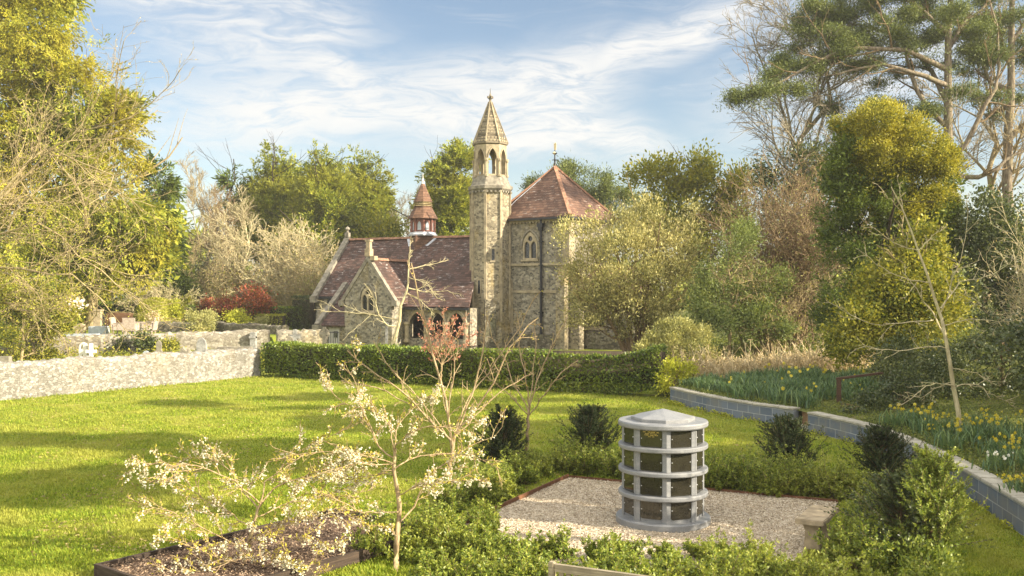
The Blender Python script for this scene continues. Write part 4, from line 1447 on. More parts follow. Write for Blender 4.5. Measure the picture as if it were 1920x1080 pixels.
m = MB().lathe([(RB + .0, 11.56), (RB + .08, 11.62), (RB + .08, 11.68), (.76, 12.1), (.785, 12.12), (.765, 12.18), (.5, 12.86), (.52, 12.89), (.505, 12.95), (.275, 13.45), (.29, 13.48), (.275, 13.52), (.065, 14.0)], 8, (0, 0, 0), R(T0))
sp = m.build('spire', MAT['spire'], church)
m = MB()
rs = np.random.default_rng(3)
for k in range(8):                                   # rows of carved scales on every face of the spire
    a = R(T0 + 22.5 + 45 * k)
    n_ = Vector((math.cos(a), math.sin(a), 0))
    u_ = Vector((-math.sin(a), math.cos(a), 0))
    for z, cnt in ((11.78, 4), (11.95, 3), (12.28, 3), (12.45, 3), (12.62, 2), (13.02, 2), (13.2, 1)):
        rz_ = np.interp(z, [11.68, 12.1, 12.86, 13.45, 14.0], [1.01, .76, .51, .275, .065])
        for q in range(cnt):
            off = (q - (cnt - 1) / 2) * .2
            m.box(tuple(n_ * (rz_ * .924 + .0) + u_ * off + Vector((0, 0, z))), (.06, .12, .07), a)
for k in range(8):
    a = R(T0 + 45 * k)
    c_ = lambda r, z: Vector((math.cos(a) * r, math.sin(a) * r, z))
    m.bar(c_(1.01, 11.68), c_(.09, 14.0), .06, .06, tuple(c_(1, 0)))
m.build('scale_carving', MAT['dressed'], sp)
m = MB().lathe([(.09, 13.98), (.06, 14.1), (.09, 14.14), (.05, 14.2), (.07, 14.36), (.02, 14.5), (.012, 14.75)], 8)
for a in (0, 90):
    d_ = Vector((math.cos(R(a + T0)), math.sin(R(a + T0)), 0))
    m.bar(d_ * -.17 + Vector((0, 0, 14.26)), d_ * .17 + Vector((0, 0, 14.26)), 0.09, 0.11)
m.build('finial', MAT['spire'], sp)


def slit(zc, h, ang):
    a = R(ang - 90)
    n_ = Vector((math.cos(a), math.sin(a), 0))
    u_ = Vector((-math.sin(a), math.cos(a), 0))
    c_ = n_ * (TR * math.cos(R(22.5)))
    w_ = MB().panel([(-.16, zc - h / 2 - .1), (.16, zc - h / 2 - .1), (.16, zc + h / 2 + .1), (-.16, zc + h / 2 + .1)], [[(-.08, zc - h / 2), (.08, zc - h / 2), (.08, zc + h / 2), (-.08, zc + h / 2)]], c_ + n_ * .03, u_, n_, 0.06).build('window', MAT['dressed'], church)
    MB().prism([(-.1, zc - h / 2 - .02), (.1, zc - h / 2 - .02), (.1, zc + h / 2 + .02), (-.1, zc + h / 2 + .02)], c_ + n_ * .006, u_, n_, 0.02).build('pane', MAT['glass'], w_)


slit(5.55, 0.62, 35)
slit(3.8, 0.72, -10)
m = MB().prism([(-.3, -.2), (.3, -.2), (.3, 2.9), (-.3, 3.15)], (.62, -1.22, 0), Vector((math.cos(R(35 - 0)), math.sin(R(35)), 0)), Vector((math.sin(R(35)), -math.cos(R(35)), 0)), .5)
m.build('buttress', MAT['dark_wall'], church)

move_new(mark1, (0, 0, 0), 0.0, (-.56, 1.15, -.09), 1.025)

# ------------------------------------------------------------------ columbarium
cc = G(1243, 979)
col = thing('columbarium', 'round grey granite columbarium with four tiers of black niche panels standing on gravel', 'columbarium', (cc[0], cc[1], 0.03), R(-8.9))
MB().lathe([(.725, -.05), (.73, .0), (.73, .075), (.718, .09)], 64).build('base_plate', MAT['granite'], col, smooth=False)
N0 = 5 - 90
zt0, pitch = 0.09, 0.3635
m = MB().lathe([(.612, .08), (.612, 1.49)], 8, (0, 0, 0), R(N0))
m.build('core', MAT['granite'], col)
for k in range(3):
    z = zt0 + pitch * (k + 1)
    MB().lathe([(.63, z - .038), (.68, z - .034), (.69, z - .02), (.69, z + .02), (.68, z + .032), (.63, z + .034)], 64).build('ring', MAT['granite'], col, smooth=False)
MB().lathe([(.63, 1.478), (.68, 1.482), (.694, 1.5), (.694, 1.545), (.68, 1.565), (.2, 1.568)], 64).build('cap', MAT['granite'], col)
MB().lathe([(.495, 1.566), (.495, 1.612), (.48, 1.622), (.03, 1.732)], 8, (0, 0, 0), R(N0)).build('lid', MAT['granite'], col)
fl = 0.62 * math.sin(R(22.5))
for k in range(8):
    a = R(N0 + 45 * k)
    for q in range(4):
        z0_, z1_ = zt0 + pitch * q + (.0 if q == 0 else .037), zt0 + pitch * (q + 1) - (.041 if q < 3 else .02)
        pm = MB()
        for s in (-1, 1):
            an = a + s * R(22.5)
            n_ = Vector((math.cos(an), math.sin(an), 0))
            u_ = Vector((-math.sin(an), math.cos(an), 0))
            x0, x1 = -s * fl * 1.04, -s * (fl - .062)
            pm.prism([(x0, z0_), (x1, z0_), (x1, z1_), (x0, z1_)], n_ * (.62 * math.cos(R(22.5)) + .012), u_, n_, .03)
        pm.build('pillar', MAT['granite'], col)
first_panel = None
for k in range(8):
    an = R(N0 + 22.5 + 45 * k)
    for q in range(4):
        if first_panel is None:
            w_, h_, cc_ = .334, .28, .02
            x, z = w_ / 2, h_ / 2
            out8 = [(-x + cc_, -z), (x - cc_, -z), (x, -z + cc_), (x, z - cc_), (x - cc_, z), (-x + cc_, z), (-x, z - cc_), (-x, -z + cc_)]
            pn = MB().prism(out8, (0, 0, 0), (1, 0, 0), (0, -1, 0), .02).build('niche_panel', MAT['black_panel'], col, bevel=0.002)
            for s in (-1, 1):
                stu = MB().lathe([(.009, 0), (.009, .006), (.004, .011)], 10).build('stud', MAT['steel'], pn)
                stu.rotation_euler = (R(90), 0, 0)
                stu.location = (s * .152, 0, .0)
            first_panel = pn
        else:
            pn = copy_tree(first_panel, parent=col)
        r_n = .62 * math.cos(R(22.5)) + .009
        pn.location = (math.cos(an) * r_n, math.sin(an) * r_n, zt0 + pitch * (q + .5) - .003 + (.012 if q == 0 else (-.012 if q == 3 else 0)))
        pn.scale = (1, 1, .925 if q == 3 else 1)
        pn.rotation_euler = (0, 0, an + R(90))
        if k == 7 and q == 3:
            pn['label'] = 'black niche panel with gold lettering'
            lm = MB()
            rl = np.random.default_rng(5)
            for zc, x0, x1, hh, gaps in ((.128, -.085, .075, .007, [-.045, .0]), (.106, -.125, .12, .017, [-.07, .075]), (.080, -.095, .09, .011, [-.03, .02]), (.056, -.105, .105, .012, [-.03, .045]), (.032, -.045, .045, .010, [.005])):
                x = x0
                while x < x1:
                    wch = hh * rl.uniform(.45, .7)
                    if not any(abs(x - g) < hh * .6 for g in gaps):
                        st = hh * .17
                        kind = rl.integers(0, 4)
                        xs_ = x + wch / 2
                        lm.box((x, -.0025, zc), (st, .003, hh))
                        if kind in (0, 1, 3):
                            lm.box((xs_, -.0025, zc + hh / 2 - st / 2), (wch - st, .003, st))
                        if kind in (0, 2):
                            lm.box((xs_, -.0025, zc), (wch - st, .003, st))
                        if kind in (1, 2):
                            lm.box((xs_, -.0025, zc - hh / 2 + st / 2), (wch - st, .003, st))
                        if kind in (1, 3):
                            lm.box((x + wch, -.0025, zc), (st, .003, hh))
                    x += wch + hh * .32
            lm.build('lettering', MAT['gold'], pn)

# ------------------------------------------------------------------ vegetation builders
def trunk_path(r_, base, top, K=8, jit=0.05, r0=0.2, r1=0.03):
    P = resample([base, top], K)
    L = np.linalg.norm(np.array(top) - np.array(base))
    P[1:-1] += r_.normal(0, jit * L / K * 1.2, (K - 2, 3)) * [1, 1, 0.3]
    return P[None], np.linspace(r0, r1, K)[None]


def bare_tree(name, label, cat_, base, h, seed, r0=0.22, lean=(0, 0), n=(9, 7, 6, 4), bark='bark_tan', twig=0.011, spread=(0.35, 0.9), ln=(0.35, 0.6), t0=0.25, trop=0.06, wig=0.16, group=None, twigmat=None, leaves=None, parent=None, fork=1, sides=(8, 5, 4, 3, 3)):
    """leafless tree: trunk and limbs in one mesh, the fine branching crown in another"""
    r_ = np.random.default_rng(seed)
    base = np.array(base, float)
    t = thing(name, label, cat_, base, group=group) if parent is None else parent
    P0, R0 = trunk_path(r_, base - [0, 0, .15], base + [lean[0], lean[1], h * 0.92], 9, 0.25, r0, r0 * 0.12)
    P1, R1 = spawn(r_, P0, R0, n[0], t0, 0.97, spread[0], spread[1], ln[0], ln[1], 7, wig, trop, 0.6, twig * 2, 0.55)
    P2, R2 = spawn(r_, P1, R1, n[1], 0.2, 1.0, 0.3, 0.9, 0.35, 0.65, 6, wig, trop * .7, 0.62, twig * 1.3, 0.4)
    P3, R3 = spawn(r_, P2, R2, n[2], 0.15, 1.0, 0.3, 0.9, 0.35, 0.7, 5, wig, trop * .5, 0.65, twig, 0.3)
    lv = [(P2, R2, 4), (P3, R3, 3)]
    if len(n) > 3 and n[3]:
        P4, R4 = spawn(r_, P3, R3, n[3], 0.15, 1.0, 0.3, 0.8, 0.4, 0.8, 4, wig, trop * .3, 0.7, twig * .8, 0.2)
        lv.append((P4, R4, 3))
    v, f = tubes_many([(P0, R0, 9), (P1, R1, 6)])
    put('trunk', v, f, MAT[bark], t, smooth=True)
    v, f = tubes_many(lv)
    put('crown', v, f, MAT[twigmat or bark], t)
    if leaves:
        mat, cnt, L_, w_ = leaves
        C, D = along(r_, lv[-1][0], cnt, 0.3, 1.0)
        D = nrm(D * .5 + r_.normal(0, .7, D.shape))
        v, f = leaf_quads(C, D, perp(r_, D), L_ * r_.uniform(.6, 1.3, len(C)), w_ * r_.uniform(.7, 1.2, len(C)), .06)
        put('foliage', v, [f], MAT[mat], t)
    return t


def leafy(name, label, cat_, base, parts, seed, bark='bark_grey', top=None, r0=0.18, limbs=(10, 6), group=None, twig=0.012, blobs=None):
    """tree or shrub with leaves: trunk with limbs reaching into the crown, and one or more crowns (V, F, material)"""
    r_ = np.random.default_rng(seed + 500)
    base = np.array(base, float)
    t = thing(name, label, cat_, base, group=group)
    if top is not None:
        P0, R0 = trunk_path(r_, base - [0, 0, .15], top, 8, 0.2, r0, r0 * .2)
        P1, R1 = spawn(r_, P0, R0, limbs[0], 0.15, 0.95, 0.5, 1.2, 0.3, 0.55, 6, 0.14, 0.04, 0.55, twig * 2)
        P2, R2 = spawn(r_, P1, R1, limbs[1], 0.2, 1.0, 0.3, 0.9, 0.4, 0.7, 5, 0.16, 0.03, 0.6, twig)
        v, f = tubes_many([(P0, R0, 8), (P1, R1, 5), (P2, R2, 4)])
        put('trunk', v, f, MAT[bark], t, smooth=True)
    for i, (nm, v, f, mat) in enumerate(parts):
        put(nm, v, [f] if not isinstance(f, list) else f, MAT[mat], t)
    return t


def cone_blobs(px, ptop, pbot, halfw, d, n=6, narrow=1.0):
    """stack of ellipsoids making a conical crown"""
    out = []
    for k in range(n):
        q = (k + .5) / n
        py = ptop + (pbot - ptop) * q
        out.append(blob(px, py, halfw * (0.12 + 0.88 * q ** narrow), (pbot - ptop) / n * 0.85, d))
    return out


# ------------------------------------------------------------------ left side trees
DL = 60
bl = [blob(40, -60, 110, 120, DL), blob(60, 60, 105, 130, DL), blob(130, 190, 95, 110, DL), blob(30, 230, 140, 140, DL), blob(110, 330, 130, 120, DL),
      blob(190, 270, 62, 95, DL), blob(225, 250, 38, 75, DL), blob(60, 470, 170, 110, DL), blob(220, 430, 95, 90, DL), blob(255, 480, 62, 70, DL), blob(150, 500, 55, 60, DL), blob(285, 420, 42, 60, DL)]
v1, f1 = crown(101, bl, 5600, 36, 0.25, 0.08, rmin=0.6, out=0.7, rnd=0.25, zup=-0.55, spray=1.2, rough=0.25, front=0.55, bough=.34)
v2, f2 = crown(102, [[*b_[:3], *(np.array(b_[3:]) * .72)] for b_ in bl], 1400, 14, 0.5, 0.22, rmin=0.2, out=0.5, rnd=0.6, zup=-0.2, clump=0.5, rough=0.1)
base = W(172, 610, DL); base[2] = TZ
leafy('conifer_tree', 'huge yellow green cypress towering over the left of the churchyard', 'tree', base, [('crown', *cat((v1, f1), (v2, f2)), 'cypress')], 101, 'sandstone' if False else 'bark_tan', base + [-3.0, 0.5, 19], 0.36, (26, 5))
bl = cone_blobs(297, 318, 560, 52, 71, 6, 0.7)
v1, f1 = crown(104, bl, 1500, 18, 0.34, 0.11, rmin=0.5, out=0.7, rnd=0.35, zup=-0.1, spray=1.0, rough=0.25, front=.5)
base = W(297, 605, 71); base[2] = TZ
leafy('conifer_tree', 'smaller darker cypress standing right behind the huge yellow green one', 'tree', base, [('crown', v1, f1, 'dark_cypress')], 104, 'bark_dark', base + [0, 0, 10.5], .25, (14, 3))

# bare tree reaching in from the left edge
r_ = np.random.default_rng(33)
DB = 43
base = W(-170, 650, DB); base[2] = 0.3
t = thing('bare_tree', 'pale leafless spreading tree arching in from the left edge in front of the cypress', 'tree', base)
stems = []
for tgt in ([(-120, 520), (-40, 400), (60, 320), (150, 250), (240, 215)], [(-130, 540), (-30, 450), (50, 415), (110, 440), (160, 490), (230, 545)],
            [(-110, 560), (-20, 500), (60, 505), (140, 520), (200, 570)],
            [(-120, 520), (-20, 390), (40, 300), (95, 270), (150, 300), (215, 330)], [(-120, 580), (-30, 560), (40, 580), (100, 610)]):
    pts = [base + [0, 0, .1]] + [W(a, b_, DB + r_.normal(0, .8)) for a, b_ in tgt]
    stems.append(resample(pts, 12, 0.1, r_))
P0 = np.array(stems)
R0 = np.tile(np.linspace(.09, .022, 12), (len(P0), 1))
P1, R1 = spawn(r_, P0, R0, 14, .25, 1., .3, 1.0, .2, .42, 7, .2, 0.03, .55, .026, .3)
P2, R2 = spawn(r_, P1, R1, 7, .15, 1., .3, 1.0, .35, .7, 6, .22, 0.02, .6, .012, .3)
P3, R3 = spawn(r_, P2, R2, 4, .15, 1., .3, 1.0, .35, .7, 5, .22, 0.0, .6, .009, .2)
v, f = tubes_many([(P0, R0, 7), (P1, R1, 5)])
put('trunk', v, f, MAT['bark_tan'], t, smooth=True)
v, f = tubes_many([(P2, R2, 4), (P3, R3, 3)])
put('crown', v, f, MAT['bark_tan'], t)
C, D = along(r_, P3, 1, .5, 1)
D = nrm(D + r_.normal(0, .6, D.shape))
v, f = leaf_quads(C, D, perp(r_, D), .07, .035)
put('buds', v, [f], MAT['bud'], t)
C, D = along(r_, P3, 2, .1, 1)
k_ = C[:, 2] < 7.5
C, D = C[k_], nrm(D[k_] * .4 + r_.normal(0, .7, (int(k_.sum()), 3)))
v, f = leaf_quads(C, D, perp(r_, D), .10, .045, .08)
put('foliage', v, [f], MAT['lime_leaf'], t)

# low growth at the foot of it
bl = [blob(20, 560, 60, 60, 45), blob(70, 590, 50, 45, 45.5), blob(10, 630, 40, 40, 43), blob(115, 570, 30, 40, 46)]
v1, f1 = crown(107, bl, 900, 16, .16, .07, clump=.22, rmin=.3, rough=.3)
base = W(40, 670, 44); base[2] = .1
leafy('shrub', 'straggly yellow green shrub at the left edge beyond the long pale wall', 'shrub', base, [('foliage', v1, f1, 'ivy')], 107, 'bark_tan', W(50, 560, 45), .08, (9, 6))
bl = [blob(100, 590, 22, 16, 47.0), blob(75, 600, 22, 22, 47.0), blob(128, 575, 12, 22, 47.0)]
v1, f1 = crown(108, bl, 90, 7, .24, .16, clump=.2, rmin=.2)
v2, f2 = crown(109, bl, 120, 8, .18, .07, clump=.25, rmin=.2)
base = W(118, 625, 47.6); base[2] = TZ
leafy('magnolia', 'white flowering magnolia beside the big conifer trunk', 'tree', base, [('blossom', v1, f1, 'magnolia'), ('foliage', v2, f2, 'new_leaf')], 108, 'bark_pale', W(112, 560, 47.2), .05, (7, 4))

# ------------------------------------------------------------------ background between the cypress and the church
def gbase(px, d, z=None):
    x = (px - 960) / F * d
    return np.array([x, d, gz(x, d) if z is None else z])


bare_tree('bare_tree', 'tall fine twigged leafless tree left of the pale vase shaped one', 'tree', gbase(383, 80), 12.2, 201, .2, (0, 0), (13, 8, 7, 4), 'bark_pale', .016, (.25, .6), (.32, .55), .18, .10, .1, twigmat='bark_tan', group=None)
bare_tree('bare_tree', 'pale vase shaped leafless tree left of the church roof', 'tree', gbase(455, 71), 8.2, 202, .2, (0.2, 0), (14, 8, 7, 3), 'bark_pale', .016, (.3, .85), (.4, .7), .12, .08, .12, twigmat='bark_pale')
bare_tree('bare_tree', 'slim leafless tree beside the smaller darker cypress', 'tree', gbase(352, 76), 9.0, 203, .13, (0.4, 0), (10, 8, 6, 3), 'bark_tan', .015, (.3, .7), (.3, .5), .2, .10, .1)
bare_tree('bare_tree', 'leafless tree with brown twigs below the slender conifer tip', 'tree', gbase(420, 77), 9.8, 204, .15, (0.0, 0), (11, 8, 6, 3), 'bark_brown', .016, (.3, .7), (.35, .55), .15, .10, .1)
bl = cone_blobs(438, 303, 420, 30, 84, 5, .8)
v1, f1 = crown(110, bl, 350, 16, .4, .12, out=.8, rnd=.3, zup=.1, spray=1.0, rough=.3)
leafy('conifer_tree', 'slender conifer tip rising behind the leafless trees', 'tree', gbase(438, 84), [('crown', v1, f1, 'dark_cypress')], 110, 'bark_dark', W(438, 298, 84), .2, (14, 3))
bl = [blob(390, 520, 50, 60, 79), blob(350, 540, 40, 45, 79), blob(420, 560, 60, 40, 79)]
v1, f1 = crown(111, bl, 800, 16, .3, .12, clump=.35, rmin=.2, rough=.3)
leafy('dark_yew', 'dark spreading evergreen below the leafless trees', 'tree', gbase(390, 79), [('crown', v1, f1, 'dark_leaf')], 111, 'bark_dark', W(390, 480, 79), .2, (10, 4))

# conifers behind the nave
for (px, pt, hw_, d, sd_, lab, pb) in ((520, 280, 66, 84, 112, 'bushy conifer nearest the leafless trees, left of three behind the nave', 470),
                                       (608, 280, 78, 80, 113, 'twin topped bushy conifer, middle of three behind the nave', 480),
                                       (682, 288, 62, 83, 114, 'bushy conifer nearest the roof cupola, right of three behind the nave', 480)):
    bl = cone_blobs(px, pt + 52, pb, hw_, d, 6, .6)
    tips = []
    for dx_, dt in ((-18, -4), (24, 8), (-42, 24), (4, 2), (46, 34), (-8, 12)):
        tips += cone_blobs(px + dx_, pt + dt, pt + dt + 105, 13, d, 6)
    v1, f1 = crown(sd_, bl, 2800, 30, .28, .10, rmin=.5, out=.8, rnd=.4, zup=.25, spray=1.15, rough=.3, front=.6, bough=.45)
    v3, f3 = crown(sd_ + 80, tips, 1000, 20, .24, .085, rmin=.2, out=.9, rnd=.3, zup=.15, spray=.6, rough=.3, bough=0)
    v2, f2 = crown(sd_ + 50, [[*b_[:3], *(np.array(b_[3:]) * .7)] for b_ in bl], 500, 10, .55, .25, rmin=.2, clump=.5, rough=.1)
    leafy('conifer_tree', lab, 'tree', gbase(px, d), [('crown', *cat((v1, f1), (v2, f2), (v3, f3)), 'far_conifer')], sd_, 'bark_dark', W(px, pt + 20, d), .3, (22, 3), group='bushy conifers behind the nave')
bl = [blob(725, 440, 40, 35, 78), blob(690, 450, 40, 30, 78)]
v1, f1 = crown(116, bl, 420, 14, .3, .14, clump=.35, rmin=.4)
leafy('broadleaf_tree', 'yellow green treetop just above the nave ridge', 'tree', gbase(715, 78), [('crown', v1, f1, 'oak')], 116, 'bark_grey', W(715, 420, 78), .15, (8, 4))
bare_tree('bare_tree', 'grey rounded leafless tree between the cupola and the turret', 'tree', gbase(765, 82), 10.6, 205, .22, (0, 0), (13, 8, 7, 4), 'bark_grey', .017, (.3, .9), (.4, .6), .25, .04, .15)
bl = [blob(850, 330, 36, 45, 76), blob(840, 390, 42, 50, 76), blob(868, 315, 22, 35, 76), blob(825, 350, 20, 30, 76), blob(850, 440, 45, 40, 76)]
v1, f1 = crown(118, bl, 1900, 28, .27, .10, rmin=.5, out=.8, rnd=.4, zup=.0, spray=1.0, rough=.3, front=.5)
leafy('conifer_tree', 'dark green conifer close behind the stone turret', 'tree', gbase(850, 76), [('crown', v1, f1, 'far_conifer')], 118, 'bark_dark', W(852, 300, 76), .28, (16, 3))
bare_tree('bare_tree', 'small leafless treetop between the turret and the pyramid roof', 'tree', gbase(975, 84), 9.8, 206, .18, (0, 0), (11, 8, 6, 3), 'bark_grey', .017, (.3, .9), (.4, .6), .25, .04, .15)
bl = [blob(1050, 345, 34, 28, 82), blob(1085, 335, 40, 26, 82), blob(1118, 352, 38, 30, 82), blob(1150, 375, 40, 26, 82), blob(1020, 352, 24, 20, 82), blob(1180, 385, 30, 22, 82)]
v1, f1 = crown(119, bl, 1500, 16, .30, .07, rmin=.55, clump=.3, rough=.15, zup=.4)
leafy('pine_tree', 'round topped dark pine behind the pyramid roof', 'tree', gbase(1090, 82), [('crown', v1, f1, 'pine')], 119, 'bark_pine', W(1090, 345, 82), .3, (12, 4))

# shrubs and tangle left of the church
def twig_bush(name, label, base, w, h, seed, mat='bark_tan', n=40, leaf=None, cat_='shrub', dens=(7, 6, 3), group=None, twig=.014, r0=.05, ang=.9, trop=.0, wig=.22):
    r_ = np.random.default_rng(seed)
    base = np.array(base, float)
    t = thing(name, label, cat_, base, group=group)
    K = 8
    P0 = np.empty((n, K, 3))
    for k in range(n):
        a = r_.uniform(0, 2 * math.pi)
        el_ = r_.uniform(math.pi / 2 - ang, math.pi / 2)
        d = np.array([math.cos(a) * math.cos(el_) * w / h * 1.3, math.sin(a) * math.cos(el_) * w / h * 1.3, math.sin(el_)])
        p = base + np.array([r_.normal(0, .12 * w), r_.normal(0, .12 * w), -.05])
        L = h * r_.uniform(.6, 1.05)
        for q in range(K):
            P0[k, q] = p
            d = d + r_.normal(0, wig * .6, 3) + [0, 0, trop - (.08 * q / K)]
            d /= np.linalg.norm(d)
            p = p + d * L / (K - 1)
    R0 = np.tile(np.linspace(r0, r0 * .3, K), (n, 1))
    lv = [(P0, R0, 4)]
    P, Rr = P0, R0
    for i, c in enumerate(dens):
        P, Rr = spawn(r_, P, Rr, c, .15, 1, .3, 1.0, .3, .6, 5, wig, trop, .6, twig, .3)
        lv.append((P, Rr, 3))
    v, f = tubes_many(lv)
    put('branches', v, f, MAT[mat], t)
    if leaf:
        mt, cnt, L_, w_ = leaf
        C, D = along(r_, P, cnt, .2, 1)
        D = nrm(D * .6 + r_.normal(0, .6, D.shape))
        v, f = leaf_quads(C, D, perp(r_, D), L_ * r_.uniform(.6, 1.3, len(C)), w_ * r_.uniform(.7, 1.2, len(C)), .06)
        put('foliage', v, [f], MAT[mt], t)
    return t


twig_bush('bare_shrub', 'broad tangled tan leafless shrub left of the church gable', gbase(555, 68), 3.0, 6.4, 301, 'bark_pale', 46, ('bud', 1, .16, .06), dens=(8, 6, 2), twig=.018)
twig_bush('bare_shrub', 'tan twiggy shrub behind the red leaved shrub', gbase(470, 70), 2.6, 4.6, 302, 'bark_tan', 34, ('ivy', 1, .16, .07), dens=(7, 5, 2), twig=.018)
twig_bush('bare_shrub', 'olive twiggy shrub behind the clipped dome', gbase(395, 74), 2.6, 4.4, 303, 'bark_tan', 30, ('shrub_pale', 1, .18, .08), dens=(7, 5, 2), twig=.018)
twig_bush('bare_shrub', 'pale grey twiggy shrub above the clipped dome', gbase(300, 66), 2.6, 3.6, 304, 'bark_pale', 34, ('shrub_pale', 1, .13, .05), dens=(7, 6, 2), twig=.014, ang=1.2)
twig_bush('bare_shrub', 'ivy hung dead shrub touching the church gable', gbase(600, 64), 1.5, 4.6, 305, 'bark_tan', 30, ('shrub_pale', 2, .14, .06), dens=(7, 5, 2), twig=.016)
bare_tree('dead_tree', 'pale dead branching top above the tangled shrub', 'tree', gbase(580, 67), 7.2, 207, .12, (.2, 0), (9, 4, 2, 0), 'bark_pale', .02, (.5, 1.1), (.25, .4), .4, .1, .2)

def shrub(name, label, px, py, rx, ry, d, seed, mat, n=260, k=14, leaf=.12, width=.06, clump=.16, extra=(), rough=.2, zup=.2, bark='bark_brown', rmin=.35, group=None, z=None, cat_='shrub', spray=0.0):
    bl = [blob(px, py, rx, ry, d)] + [blob(*e, d) for e in extra]
    v, f = crown(seed, bl, n, k, leaf, width, clump=clump, rmin=rmin, rough=rough, zup=zup, spray=spray)
    base = gbase(px, d, z)
    return leafy(name, label, cat_, base, [('foliage', v, f, mat)], seed, bark, W(px, py - ry * .5, d), .04 if d < 50 else .06, (8, 5), group=group, twig=.006 if d < 40 else .012)


shrub('red_shrub', 'large dark red leaved shrub left of the church', 462, 576, 42, 34, 61, 311, 'red_leaf', 620, 16, .15, .09, .22, ((440, 580, 26, 30), (485, 585, 24, 28)))
shrub('red_shrub', 'small red tipped shrub beside the large dark red one', 392, 580, 15, 14, 62, 312, 'red_leaf', 120, 14, .14, .08, .15)
shrub('shrub', 'bright lime shrub below the dark red one', 442, 603, 24, 14, 58.6, 313, 'lime_leaf', 220, 14, .14, .07, .16)
shrub('shrub', 'small pale shrub beside the bright lime one', 484, 606, 13, 12, 58.4, 314, 'shrub_pale', 110, 14, .12, .05, .12)
shrub('shrub', 'feathery pale green shrub growing against the low dry stone wall', 372, 608, 22, 20, 56.2, 315, 'shrub_pale', 260, 14, .15, .05, .16, ((365, 595, 10, 18), (385, 612, 14, 12)))
shrub('shrub', 'olive bush behind the feathery pale one', 386, 597, 18, 14, 58.2, 316, 'shrub_pale', 180, 14, .12, .06, .14)
shrub('shrub', 'golden green shrub touching the right of the clipped dome', 334, 585, 13, 22, 60, 317, 'lime_leaf', 200, 14, .15, .06, .15)
shrub('shrub', 'tall yellow green shrub right of the clipped dome', 352, 575, 12, 20, 66, 318, 'oak', 160, 12, .16, .08, .18)
shrub('shrub', 'small pinkish shrub in front of the clipped dome', 291, 597, 9, 10, 57.6, 319, 'straw', 110, 12, .1, .05, .1)

# clipped dome
base = gbase(293, 60.0)
cx_, cy_ = base[0], base[1]
r_ = np.random.default_rng(41)
n = 9000
u = nrm(r_.normal(size=(n, 3)))
u[:, 2] = np.abs(u[:, 2])
e = 2.6
sc_ = 1.0 / (np.abs(u[:, 0]) ** e + np.abs(u[:, 1]) ** e + np.abs(u[:, 2]) ** e) ** (1 / e)
rad = np.array([1.27, 1.25, 1.95])
C = np.array([cx_, cy_, TZ]) + u * sc_[:, None] * rad * (1 + r_.normal(0, .012, n))[:, None]
D = nrm(u * .8 + r_.normal(0, .6, (n, 3)))
v1, f1 = leaf_quads(C, D, perp(r_, D), r_.uniform(.07, .12, n), r_.uniform(.04, .07, n), .06)
uu, vv_ = np.meshgrid(np.linspace(0, 2 * math.pi, 33)[:-1], np.linspace(0.02, math.pi / 2, 10))
q = np.stack([np.cos(uu) * np.sin(vv_), np.sin(uu) * np.sin(vv_), np.cos(vv_)], -1).reshape(-1, 3)
sc_ = 1.0 / (np.abs(q) ** e).sum(1) ** (1 / e)
core = np.array([cx_, cy_, TZ]) + q * sc_[:, None] * rad * .96
b = np.arange(9)[:, None] * 32
k_ = np.arange(32)[None]
f2 = np.stack([b + k_, b + (k_ + 1) % 32, b + 32 + (k_ + 1) % 32, b + 32 + k_], -1).reshape(-1, 4)
t = thing('topiary_dome', 'large clipped golden green dome beyond the garden chairs', 'topiary', base)
vv2, ff2 = cat((v1, f1), (core, f2))
put('foliage', vv2, ff2, MAT['topiary'], t)
put('trunk', *tubes_many([(np.array([[[cx_, cy_, TZ - .1], [cx_, cy_, TZ + .5], [cx_, cy_, TZ + 1.0]]]), np.array([[.08, .07, .05]]), 6)]), MAT['bark_tan'], t)


